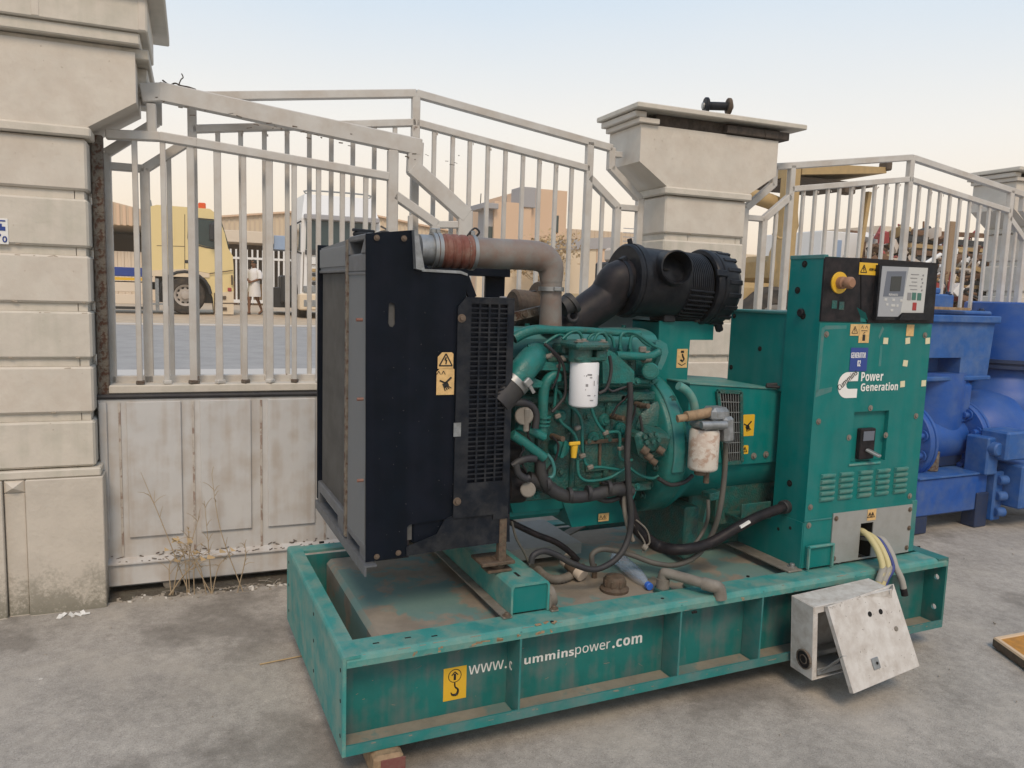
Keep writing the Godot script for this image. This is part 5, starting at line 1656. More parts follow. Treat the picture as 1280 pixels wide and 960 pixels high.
	for path in [[Vector3(0.873, 1.063, -0.29), Vector3(0.903, 1.026, -0.29), Vector3(0.892, 0.97, -0.29), Vector3(0.858, 0.921, -0.29), Vector3(0.882, 0.874, -0.29)], [Vector3(1.136, 1.133, -0.28), Vector3(1.16, 1.175, -0.28), Vector3(1.189, 1.197, -0.28), Vector3(1.21, 1.222, -0.28)], [Vector3(1.254, 1.177, -0.29), Vector3(1.245, 1.128, -0.29), Vector3(1.229, 1.082, -0.29)], [Vector3(1.096, 0.867, -0.27), Vector3(1.145, 0.853, -0.27), Vector3(1.194, 0.859, -0.27), Vector3(1.224, 0.867, -0.27)], [Vector3(0.725, 1.152, -0.26), Vector3(0.76, 1.126, -0.26), Vector3(0.755, 1.074, -0.26), Vector3(0.784, 1.026, -0.26), Vector3(0.766, 0.971, -0.26)], [Vector3(0.849, 1.392, -0.27), Vector3(0.882, 1.355, -0.27), Vector3(0.877, 1.3, -0.27), Vector3(0.855, 1.251, -0.27)], [Vector3(0.704, 1.069, -0.25), Vector3(0.735, 1.031, -0.25), Vector3(0.72, 0.995, -0.25), Vector3(0.749, 0.937, -0.25)]]:
		var ld := MB.new()
		ld.tube(path, 0.0045, 6, 5)
		obj("sensor_lead", ld, M.black, t)
	var gb := MB.new()
	gb.tube([Vector3(0.781, 0.899, -0.3), Vector3(0.823, 0.883, -0.3), Vector3(0.888, 0.846, -0.3)], 0.028, 12, 4)
	obj("lower_hose", gb, M.hose, t)
	for q in [Vector3(0.851, 0.878, -0.245), Vector3(0.952, 0.826, -0.245), Vector3(1.038, 0.828, -0.245), Vector3(1.13, 0.841, -0.245)]:
		var tw := MB.new()
		tw.cyl(q + Vector3(-0.006, 0, -0.03), q + Vector3(0.008, 0, -0.028), 0.03, 14)
		obj("loom_tie", tw, M.hose, t)
	# support plate and strap under the front of the engine
	var sp := MB.new()
	sp.hexa([Vector3(0.86, 0.445, -1.0), Vector3(1.22, 0.445, -1.0), Vector3(1.22, 0.445, -0.62), Vector3(0.86, 0.445, -0.62)], [Vector3(0.86, 0.495, -1.0), Vector3(1.22, 0.495, -1.0), Vector3(1.22, 0.495, -0.62), Vector3(0.86, 0.495, -0.62)])
	obj("support_plate", sp, M.bare_plate, t)
	var fl := MB.new()
	fl.bar(Vector3(0.956, 0.43, -0.694), Vector3(1.357, 0.49, -0.862), 0.008, 0.05, Vector3(0, 0, 1))
	obj("flat_strap", fl, M.steel_dusty, t)
	# flywheel housing: a drum on the crank axis with raised pads round its rim
	var fw := MB.new()
	fw.lathe(Transform3D(XDIR, Vector3(1.39, 0.955, -0.60)), [Vector2(0, 0), Vector2(0.24, 0), Vector2(0.29, 0.03), Vector2(0.31, 0.035), Vector2(0.318, 0.045), Vector2(0.318, 0.13), Vector2(0.30, 0.14), Vector2(0.0, 0.14)], 48)
	obj("flywheel_housing", fw, M.teal_engine, t)
	for i in 16:
		var a := -0.2 + 1.55 * i / 12.0
		var d := Vector3(0, cos(a), sin(a))
		var c := MB.new()
		c.box(Vector3(1.475, 0.955, -0.60) + d * 0.322, Vector3(0.055, 0.012, 0.05), Basis(Vector3(1, 0, 0), a), 0.004)
		obj("rim_pad", c, M.teal_tray, t)
	bolts("rim_bolt", range(12).map(func(i): return Vector3(1.40, 0.955 + 0.275 * cos(-0.3 + i * 0.3), -0.60 + 0.275 * sin(-0.3 + i * 0.3))), Vector3(-1, 0, 0), 0.010, 0.016, M.teal_oily, t)
	var bd := MB.new()
	bd.tube([Vector3(1.444, 1.251, -0.27), Vector3(1.486, 1.23, -0.27), Vector3(1.522, 1.189, -0.27), Vector3(1.538, 1.137, -0.27), Vector3(1.537, 1.093, -0.27)], 0.018, 12, 5)
	obj("breather_pipe", bd, M.teal_chalky, t)

func intake(g: Node3D) -> void:
	# charge air pipe with its silicone coupling
	var t := part("charge_air_pipe", g)
	var y := 1.757
	var z := -0.42
	var p := MB.new()
	p.tube([Vector3(0.54, y, z), Vector3(0.68, y, z), Vector3(0.82, y + 0.001, z), Vector3(0.872, y - 0.008, z), Vector3(0.905, y - 0.040, z), Vector3(0.912, y - 0.10, z)], [0.058, 0.058, 0.058, 0.058, 0.053, 0.044], 22, 6)
	p.tube([Vector3(0.912, y - 0.09, z), Vector3(0.914, y - 0.17, z), Vector3(0.916, y - 0.30, z)], [0.043, 0.042, 0.048], 20, 3)
	obj("pipe", p, M.pipe_grey, t)
	var s0 := MB.new()
	s0.cyl(Vector3(0.36, y, z), Vector3(0.43, y, z), 0.056, 22)
	obj("cooler_outlet", s0, M.alu, t)
	var c := MB.new()
	var pr := [Vector2(0.0, 0.0)]
	for i in 5:
		for w in [[0.000, 0.058], [0.006, 0.064], [0.022, 0.064], [0.028, 0.058]]:
			pr.append(Vector2(w[1], i * 0.032 + w[0]))
	pr.append(Vector2(0, 0.16))
	c.lathe(Transform3D(XDIR, Vector3(0.42, y, z)), pr, 26)
	obj("silicone_coupling", c, M.silicone, t)
	for x in [0.408, 0.425, 0.562, 0.965]:
		var k := MB.new()
		if x < 0.9:
			k.lathe(Transform3D(XDIR, Vector3(x, y, z)), [Vector2(0.058, 0), Vector2(0.067, 0.0), Vector2(0.067, 0.014), Vector2(0.058, 0.014)], 26)
			k.box(Vector3(x + 0.007, y + 0.071, z + 0.0), Vector3(0.016, 0.018, 0.03), Basis(), 0.003)
		else:
			k.cyl(Vector3(0.913, y - 0.135, z), Vector3(0.913, y - 0.118, z), 0.051, 22)
			k.box(Vector3(0.913, y - 0.126, z + 0.051), Vector3(0.03, 0.016, 0.014), Basis(), 0.002)
		obj("clamp", k, M.steel, t)
	var w := MB.new()
	w.tube([Vector3(0.55, y + 0.06, z), Vector3(0.575, y + 0.09, z + 0.01), Vector3(0.595, y + 0.076, z + 0.01), Vector3(0.585, y + 0.060, z)], 0.004, 6, 4)
	obj("clamp_wire", w, M.hose, t)
	# turbocharger behind the valve cover
	var u := part("turbocharger", g)
	var h := MB.new()
	h.cyl(Vector3(0.881, 1.542, -0.72), Vector3(1.076, 1.546, -0.72), 0.085, 22, 0.07, 0.01)
	h.lathe(Transform3D(XDIR, Vector3(0.989, 1.551, -0.72)), [Vector2(0.05, 0), Vector2(0.11, 0.01), Vector2(0.12, 0.04), Vector2(0.11, 0.07), Vector2(0.06, 0.08)], 24)
	obj("housing", h, M.brown, u)
	var hb := MB.new()
	hb.bar(Vector3(0.805, 1.513, -0.55), Vector3(1.025, 1.564, -0.55), 0.035, 0.03)
	obj("bracket", hb, M.rusty, u)
	bolts("bolt", [Vector3(0.852, 1.524, -0.535), Vector3(0.899, 1.535, -0.535), Vector3(0.95, 1.546, -0.535)], Vector3(0, 0, 1), 0.010, 0.010, M.bolt, u)
	var hs := MB.new()   # exhaust shield: a dull grey sheet along the far side
	hs.mm(Vector3(0.95, 1.30, -1.02), Vector3(2.0, 1.59, -1.00), 0.003)
	hs.mm(Vector3(0.95, 1.578, -1.02), Vector3(2.0, 1.592, -0.86), 0.003)
	obj("heat_shield", hs, M.block_grey, u)
	var sm := MB.new()
	sm.tube([Vector3(0.931, 1.588, -0.7), Vector3(0.953, 1.613, -0.7), Vector3(0.984, 1.617, -0.7), Vector3(0.993, 1.579, -0.7)], 0.006, 6, 4)
	obj("oil_feed", sm, M.hose, u)

	# air cleaner on its bracket
	var a := part("air_cleaner", g)
	var c0 := Vector3(1.325, 1.680, -0.55)
	var tilt := Basis(Vector3(0, 0, 1), -0.045)
	var X := Transform3D(tilt * XDIR, c0)
	var b := MB.new()
	b.lathe(X, [Vector2(0, 0.0), Vector2(0.150, 0.0), Vector2(0.158, 0.008), Vector2(0.158, 0.03), Vector2(0.150, 0.035), Vector2(0.150, 0.26), Vector2(0, 0.26)], 44)
	obj("housing", b, M.black_plastic, a)
	var r := MB.new()
	var pf := [Vector2(0, 0.245)]
	for i in 13:
		var x := 0.245 + i * 0.0105
		pf.append_array([Vector2(0.147, x), Vector2(0.151, x + 0.002), Vector2(0.151, x + 0.006), Vector2(0.147, x + 0.008)])
	pf.append(Vector2(0, 0.39))
	r.lathe(X, pf, 44)
	obj("ribbed_shell", r, M.black_plastic, a)
	var rib := MB.new()   # long ribs on the lower half of the shell
	for i in 16:
		var q := 0.15 + i * 0.14
		var d := Vector3(0, -sin(q), cos(q))
		rib.box(c0 + tilt * (Vector3(0.315, 0, 0) + d * 0.155), Vector3(0.13, 0.008, 0.012), tilt * Basis(Vector3(1, 0, 0), q), 0.002)
	obj("shell_ribs", rib, M.black_plastic, a)
	var cp := MB.new()
	cp.lathe(X, [Vector2(0.15, 0.39), Vector2(0.167, 0.392), Vector2(0.172, 0.40), Vector2(0.172, 0.42), Vector2(0.162, 0.425), Vector2(0.162, 0.43), Vector2(0.168, 0.435), Vector2(0.168, 0.50), Vector2(0.150, 0.53), Vector2(0.12, 0.54), Vector2(0, 0.545)], 44)
	var ce := obj("end_cap", cp, M.black_plastic, a)
	for i in 18:
		var q := TAU * i / 18
		var d := Vector3(0, cos(q), sin(q))
		var k := MB.new()
		k.box(c0 + tilt * (Vector3(0.485, 0, 0) + d * 0.165), Vector3(0.07, 0.014, 0.022), tilt * Basis(Vector3(1, 0, 0), q), 0.003)
		obj("grip_rib", k, M.black_plastic, ce)
	var la := MB.new()
	for q in [1.2, 3.5, 5.6]:
		var d := Vector3(0, cos(q), sin(q))
		la.box(c0 + tilt * (Vector3(0.405, 0, 0) + d * 0.174), Vector3(0.06, 0.010, 0.03), tilt * Basis(Vector3(1, 0, 0), q), 0.003)
	la.box(Vector3(1.821, 1.488, -0.5), Vector3(0.03, 0.05, 0.03), Basis(Vector3(0, 0, 1), 0.4), 0.006)
	obj("latch", la, M.black_plastic, a)
	var bn := MB.new()   # mounting band with its clip on top
	bn.lathe(X, [Vector2(0.15, 0.02), Vector2(0.161, 0.02), Vector2(0.161, 0.05), Vector2(0.15, 0.05)], 44)
	bn.box(c0 + Vector3(0.03, 0.165, 0.0), Vector3(0.022, 0.03, 0.012), Basis(Vector3(0, 0, 1), 0.3), 0.003)
	bn.box(c0 + Vector3(0.12, 0.05, 0.145), Vector3(0.03, 0.008, 0.012), Basis(), 0.002)
	obj("mounting_band", bn, M.black_plastic, a)
	# open inlet stub that points out to the front
	var o := Vector3(1.469, 1.739, -0.36)
	var dr := Vector3(-0.22, 0.10, 1.0).normalized()
	var yb := dr
	var xb := yb.cross(Vector3.UP).normalized()
	var st := MB.new()
	st.lathe(Transform3D(Basis(xb, yb, xb.cross(yb)), o - dr * 0.22), [Vector2(0.088, 0.0), Vector2(0.080, 0.14), Vector2(0.072, 0.225), Vector2(0.066, 0.228), Vector2(0.064, 0.222), Vector2(0.064, 0.05), Vector2(0.0, 0.05)], 32)
	obj("inlet_stub", st, M.black_plastic, a)
	# rubber intake hose down to the turbo
	var hose := MB.new()
	var e := [c0 + Vector3(0.03, 0.0, 0.02), c0 + Vector3(-0.035, -0.004, 0.02)]
	e.append_array([Vector3(1.249, 1.603, -0.55), Vector3(1.172, 1.55, -0.55), Vector3(1.089, 1.494, -0.55), Vector3(1.023, 1.436, -0.55)])
	hose.tube(e, [0.086, 0.086, 0.083, 0.080, 0.077, 0.074], 24, 6)
	obj("intake_hose", hose, M.black, a)
	var hcl := MB.new()
	hcl.cyl(c0 + Vector3(-0.032, -0.003, 0.02), c0 + Vector3(-0.016, -0.002, 0.02), 0.092, 28)
	hcl.box(c0 + Vector3(-0.026, 0.088, 0.04), Vector3(0.03, 0.02, 0.03), Basis(Vector3(0, 0, 1), 0.5), 0.003)
	obj("hose_clamp", hcl, M.navy_worn, a)
	var bt := MB.new()
	bt.cyl(Vector3(0.985, 1.556, -0.46), Vector3(1.035, 1.583, -0.46), 0.04, 18)
	bt.cyl(Vector3(1.021, 1.569, -0.46), Vector3(1.035, 1.58, -0.46), 0.048, 18)
	bt.tube([Vector3(1.011, 1.547, -0.44), Vector3(1.005, 1.521, -0.44), Vector3(1.02, 1.505, -0.44), Vector3(1.043, 1.509, -0.44), Vector3(1.049, 1.532, -0.44), Vector3(1.033, 1.561, -0.44)], 0.008, 8, 4)
	obj("breather_fitting", bt, M.hose, a)
	var fs := MB.new()
	fs.mm(c0 + Vector3(0.19, -0.175, -0.06), c0 + Vector3(0.25, -0.12, 0.06), 0.004)
	obj("saddle", fs, M.hose, a)
	fs = MB.new()
	fs.mm(c0 + Vector3(0.36, -0.175, -0.06), c0 + Vector3(0.42, -0.12, 0.06), 0.004)
	obj("saddle", fs, M.hose, a)
	# the bracket: an upright box section and an arm out to the back
	var k := part("air_cleaner_bracket", g)
	var m := MB.new()
	m.prism([Vector2(1.50, 1.17), Vector2(1.665, 1.17), Vector2(1.672, 1.425), Vector2(1.80, 1.425), Vector2(1.80, 1.508), Vector2(1.50, 1.508)], Transform3D(Basis(), Vector3(0, 0, -0.515)), 0.008)
	m.mm(Vector3(1.50, 1.17, -0.72), Vector3(1.508, 1.508, -0.515))
	m.mm(Vector3(1.50, 1.500, -0.72), Vector3(1.80, 1.508, -0.516))
	obj("bracket_plate", m, M.teal, k)
	var q := sticker("bracket_sticker", Vector3(1.632, 1.342, -0.506), 0.058, 0.085, M.sticker_tan, k)
	var sc := Vector3(1.631, 1.342, -0.504)
	var sy := MB.new()
	sy.tube([sc + Vector3(0, 0.02, 0), sc + Vector3(0.004, 0.008, 0), sc + Vector3(0.010, -0.002, 0), sc + Vector3(0.002, -0.012, 0), sc + Vector3(-0.008, -0.006, 0)], 0.004, 6, 3)
	sy.box(sc + Vector3(0, 0.030, 0), Vector3(0.016, 0.010, 0.0014))
	sy.bar(sc + Vector3(-0.02, -0.022, 0), sc + Vector3(0.0, -0.032, 0), 0.003, 0.0014)
	sy.bar(sc + Vector3(0.02, -0.022, 0), sc + Vector3(0.0, -0.032, 0), 0.003, 0.0014)
	obj("lifting_symbol", sy, M.print_black, q)

func alternator(g: Node3D) -> void:
	var t := part("alternator", g)
	var T: Material = M.teal
	var b := MB.new()
	b.lathe(Transform3D(XDIR, Vector3(1.53, 0.93, -0.60)), [Vector2(0, 0), Vector2(0.29, 0), Vector2(0.295, 0.02), Vector2(0.255, 0.10), Vector2(0.25, 0.15), Vector2(0.25, 0.85), Vector2(0, 0.85)], 48)
	obj("drum", b, M.teal, t)
	# air outlet hood over the drum: sloping top, mesh grille on its slanted near face
	var zf := -0.345
	var h := MB.new()
	h.prism([Vector2(1.56, 1.245), Vector2(2.12, 1.205), Vector2(2.12, 0.875), Vector2(1.83, 0.875), Vector2(1.70, 0.90), Vector2(1.56, 1.0)], Transform3D(Basis(), Vector3(0, 0, -0.82)), zf + 0.82)
	obj("outlet_hood", h, T, t)
	var tp := MB.new()
	tp.hexa([Vector3(1.555, 1.247, -0.82), Vector3(2.12, 1.207, -0.82), Vector3(2.12, 1.207, zf + 0.006), Vector3(1.555, 1.247, zf + 0.006)], [Vector3(1.555, 1.252, -0.82), Vector3(2.12, 1.212, -0.82), Vector3(2.12, 1.212, zf + 0.006), Vector3(1.555, 1.252, zf + 0.006)])
	obj("hood_top", tp, M.teal_chalky, t)
	var gr := [Vector3(1.703, 1.213, -0.34), Vector3(1.832, 1.206, -0.34), Vector3(1.863, 0.889, -0.34), Vector3(1.768, 0.888, -0.34)]
	var gk := MB.new()
	gk.zplate(gr, zf + 0.0005, zf + 0.002)
	obj("vent_opening", gk, M.hole, t)
	var gm := MB.new()
	for i in 10:
		var f := i / 9.0
		gm.bar(gr[0].lerp(gr[1], f) + Vector3(0, 0, 0.004), gr[3].lerp(gr[2], f) + Vector3(0, 0, 0.004), 0.0025, 0.0025)
	for i in 8:
		var f := i / 7.0
		gm.bar(gr[0].lerp(gr[3], f) + Vector3(0, 0, 0.006), gr[1].lerp(gr[2], f) + Vector3(0, 0, 0.006), 0.003, 0.0025)
	obj("vent_mesh", gm, M.steel, t).set_meta("kind", "stuff")
	var fr := MB.new()
	for i in 4:
		fr.bar(gr[i] + Vector3(0, 0, 0.005), gr[(i + 1) % 4] + Vector3(0, 0, 0.005), 0.016, 0.012)
	obj("vent_frame", fr, M.teal_oily, t)
	# stickers on the hood
	var s1 := sticker("hood_sticker", Vector3(1.892, 1.053, -0.345), 0.075, 0.098, M.yellow, t, 0.012)
	hand_mark(s1, Vector3(1.891, 1.048, -0.343), 0.06)
	var s2 := sticker("hood_sticker", Vector3(1.885, 0.942, -0.345), 0.04, 0.04, M.yellow, t, 0.016)
	tri_sign(s2, Vector3(1.884, 0.943, -0.343), 0.026)
	bolts("bolt", [Vector3(1.938, 0.91, -0.344), Vector3(2.009, 0.913, -0.344)], Vector3(0, 0, 1), 0.009, 0.012, M.steel_dusty, t)
	# feet
	var f := MB.new()
	f.mm(Vector3(1.86, 0.62, -0.88), Vector3(2.03, 0.635, -0.30), 0.003)
	f.mm(Vector3(1.86, 0.635, -0.32), Vector3(2.03, 0.70, -0.308), 0.003)
	obj("foot_rail", f, M.teal_oily, t)
	var lc := MB.new()
	lc.mm(Vector3(1.82, 0.56, -0.86), Vector3(2.5, 0.80, -0.42), 0.02)
	obj("lower_casing", lc, M.teal_oily, t)
	var fb := MB.new()
	fb.mm(Vector3(1.72, 0.445, -0.95), Vector3(2.025, 0.74, -0.50), 0.01)
	obj("foot_block", fb, M.teal_oily, t)
	var br := MB.new()
	br.bar(Vector3(1.661, 0.752, -0.32), Vector3(1.727, 0.758, -0.32), 0.035, 0.06, Vector3(0, 0, 1), 0.003)
	br.bar(Vector3(1.671, 0.737, -0.32), Vector3(1.652, 0.637, -0.32), 0.02, 0.03)
	br.mm(Vector3(1.62, 0.44, -0.80), Vector3(1.70, 0.68, -0.40), 0.008)
	obj("mount_bracket", br, M.teal_oily, t)
	# terminal box seen over the hood
	var tb := MB.new()
	tb.mm(Vector3(2.044, 1.205, -0.685), Vector3(2.55, 1.562, -0.302), 0.004)
	obj("terminal_box", tb, T, t)
	var tl := MB.new()
	tl.mm(Vector3(2.036, 1.554, -0.692), Vector3(2.55, 1.567, -0.301), 0.003)
	obj("terminal_lid", tl, M.teal_tray, t)
	bolts("bolt", [Vector3(2.044, 1.533, -0.659), Vector3(2.044, 1.388, -0.467), Vector3(2.044, 1.282, -0.658)], Vector3(-1, 0, 0), 0.007, 0.007, M.hole, t)
	var cb := MB.new()
	cb.tube([Vector3(2.0, 1.232, -0.36), Vector3(2.08, 1.236, -0.335), Vector3(2.18, 1.222, -0.31)], 0.008, 8, 4)
	cb.tube([Vector3(1.98, 1.228, -0.34), Vector3(2.08, 1.222, -0.322), Vector3(2.18, 1.206, -0.31)], 0.007, 8, 4)
	obj("leads", cb, M.hose, t)
	# fuel water separator hung beside the flywheel
	var ff := MB.new()
	var top := Vector3(1.538, 1.078, -0.2)
	var bot := Vector3(1.551, 0.905, -0.2)
	ff.lathe(Transform3D(Basis(), Vector3(top.x, bot.y, -0.20)), [Vector2(0, 0), Vector2(0.052, 0), Vector2(0.060, 0.006), Vector2(0.062, 0.014), Vector2(0.062, top.y - bot.y - 0.012), Vector2(0.056, top.y - bot.y), Vector2(0, top.y - bot.y)], 28)
	obj("separator_bowl", ff, M.white_rusty, t)
	var fh := MB.new()
	fh.mm(Vector3(top.x - 0.05, top.y + 0.002, -0.25), Vector3(top.x + 0.07, top.y + 0.035, -0.14), 0.012)
	fh.mm(Vector3(top.x + 0.01, top.y + 0.03, -0.25), Vector3(top.x + 0.10, top.y + 0.09, -0.16), 0.016)
	fh.cyl(Vector3(top.x - 0.06, top.y + 0.026, -0.15), Vector3(top.x + 0.05, top.y + 0.026, -0.13), 0.016, 12)
	fh.box(Vector3(top.x + 0.085, top.y + 0.0, -0.17), Vector3(0.05, 0.11, 0.06), Basis(Vector3(0, 0, 1), 0.1), 0.012)
	obj("separator_head", fh, M.alu, t)
	var fa := MB.new()
	fa.tube([Vector3(top.x - 0.10, top.y + 0.055, -0.20), Vector3(top.x - 0.04, top.y + 0.06, -0.20), Vector3(top.x + 0.04, top.y + 0.07, -0.20)], 0.021, 12, 3)
	fa.cyl(Vector3(top.x - 0.135, top.y + 0.045, -0.21), Vector3(top.x - 0.09, top.y + 0.052, -0.20), 0.016, 8)
	obj("separator_arm", fa, M.wood, t)
	var fd := MB.new()
	fd.cyl(Vector3(top.x - 0.01, bot.y - 0.02, -0.20), Vector3(top.x - 0.01, bot.y, -0.20), 0.025, 12)
	fd.cyl(Vector3(top.x + 0.015, bot.y - 0.055, -0.19), Vector3(top.x + 0.015, bot.y, -0.19), 0.012, 8)
	obj("drain_cock", fd, M.brown, t)

func hoses(g: Node3D) -> void:
	var t := part("hoses", g)
	for h in [[[[Vector3(1.198, 1.27, -0.26), Vector3(1.206, 1.199, -0.26), Vector3(1.204, 1.101, -0.26)], [Vector3(1.198, 0.973, -0.25), Vector3(1.213, 0.84, -0.25), Vector3(1.231, 0.721, -0.25), Vector3(1.225, 0.638, -0.25)], [Vector3(1.184, 0.571, -0.24), Vector3(1.125, 0.531, -0.24), Vector3(1.051, 0.52, -0.24), Vector3(0.958, 0.557, -0.24), Vector3(0.889, 0.598, -0.24), Vector3(0.832, 0.621, -0.24), Vector3(0.787, 0.61, -0.24), Vector3(0.778, 0.579, -0.24)]], 0.0125, "hose"],
		[[[Vector3(1.642, 1.076, -0.2), Vector3(1.653, 0.991, -0.2), Vector3(1.655, 0.853, -0.2), Vector3(1.641, 0.715, -0.2)], [Vector3(1.636, 0.591, -0.24), Vector3(1.565, 0.517, -0.24), Vector3(1.463, 0.49, -0.24), Vector3(1.352, 0.511, -0.24)], [Vector3(1.279, 0.534, -0.3), Vector3(1.191, 0.564, -0.3), Vector3(1.121, 0.576, -0.3), Vector3(1.084, 0.556, -0.3), Vector3(1.091, 0.508, -0.3)]], 0.0115, "cable_grey"],
		[[[Vector3(1.594, 0.766, -0.22), Vector3(1.599, 0.696, -0.22)], [Vector3(1.615, 0.623, -0.26), Vector3(1.568, 0.564, -0.26), Vector3(1.495, 0.536, -0.26)], [Vector3(1.46, 0.525, -0.35), Vector3(1.372, 0.606, -0.35)]], 0.008, "steel_dusty"],
		[[[Vector3(0.732, 0.71, -0.42), Vector3(0.793, 0.677, -0.42), Vector3(0.885, 0.628, -0.42), Vector3(0.98, 0.584, -0.42), Vector3(1.047, 0.535, -0.42), Vector3(1.087, 0.495, -0.42)]], 0.013, "black"],
		[[[Vector3(0.737, 0.719, -0.34), Vector3(0.757, 0.652, -0.34), Vector3(0.794, 0.589, -0.34), Vector3(0.821, 0.533, -0.34)]], 0.005, "steel_dusty"],
		[[[Vector3(1.391, 0.855, -0.3), Vector3(1.455, 0.823, -0.3), Vector3(1.525, 0.828, -0.3), Vector3(1.569, 0.856, -0.3)]], 0.009, "hose"],
		[[[Vector3(1.071, 0.818, -0.3), Vector3(1.102, 0.793, -0.3), Vector3(1.149, 0.779, -0.3), Vector3(1.206, 0.787, -0.3), Vector3(1.244, 0.791, -0.3)]], 0.011, "hose"],
		[[[Vector3(1.606, 1.103, -0.36), Vector3(1.595, 1.015, -0.36), Vector3(1.593, 0.927, -0.36), Vector3(1.598, 0.855, -0.36)]], 0.012, "hose"]]:
		var p := []
		for s in h[0]:
			p.append_array(s)
		var b := MB.new()
		b.tube(p, h[1], 10, 6)
		obj("hose", b, M.hose_dusty if h[2] in ["cable_grey", "steel_dusty"] else M[h[2]], t)
	var c := MB.new()   # starter and battery cables in a sleeve, out to the control cabinet
	var p2 := [Vector3(1.215, 0.82, -0.3), Vector3(1.247, 0.75, -0.3), Vector3(1.278, 0.679, -0.3), Vector3(1.326, 0.619, -0.3), Vector3(1.406, 0.561, -0.3)]
	p2.append_array([Vector3(1.463, 0.563, -0.22), Vector3(1.608, 0.572, -0.22)])
	p2.append_array([Vector3(1.738, 0.635, -0.2), Vector3(1.867, 0.677, -0.2), Vector3(1.979, 0.699, -0.2)])
	p2.append(Vector3(2.034, 0.701, -0.214))
	c.tube(p2, [0.03, 0.03, 0.028, 0.026, 0.026, 0.024, 0.023, 0.022, 0.022, 0.022, 0.022], 12, 6)
	obj("cable_sleeve", c, M.black, t)
	var cl := MB.new()
	cl.cyl(Vector3(2.035, 0.701, -0.215), Vector3(2.035, 0.701, -0.215) + Vector3(-0.035, 0, 0.006), 0.03, 16, -1.0, 0.004)
	obj("cable_gland", cl, M.hose, t)
	var tg := MB.new()
	var ta := Vector3(1.74, 0.645, -0.178)
	var tb := Vector3(1.79, 0.665, -0.178)
	tg.bar(ta, tb, 0.010, 0.012)
	obj("cable_tag", tg, M.print_white, t)
	var tw := MB.new()   # loose wire ends
	tw.tube([Vector3(1.265, 0.676, -0.28), Vector3(1.3, 0.628, -0.28), Vector3(1.327, 0.583, -0.28), Vector3(1.317, 0.55, -0.28)], 0.004, 6, 4)
	tw.tube([Vector3(1.27, 0.695, -0.27), Vector3(1.324, 0.649, -0.27), Vector3(1.343, 0.592, -0.27), Vector3(1.32, 0.577, -0.27)], 0.004, 6, 4)
	tw.cyl(Vector3(1.315, 0.578, -0.28), Vector3(1.329, 0.566, -0.27), 0.014, 10)
	tw.tube([Vector3(1.219, 0.865, -0.28), Vector3(1.214, 0.765, -0.28), Vector3(1.234, 0.679, -0.28), Vector3(1.257, 0.625, -0.28), Vector3(1.266, 0.604, -0.28)], 0.010, 8, 4)
	obj("wire_ends", tw, M.steel_dusty, t)
	var cg := MB.new()   # corrugated conduit lying on the tank
	cg.tube([Vector3(0.956, 0.43, -0.533), Vector3(0.952, 0.43, -0.434), Vector3(0.995, 0.43, -0.399), Vector3(1.073, 0.43, -0.43), Vector3(1.121, 0.43, -0.475)], 0.017, 12, 9, true, 0.003)
	obj("conduit", cg, M.steel_dusty, t)

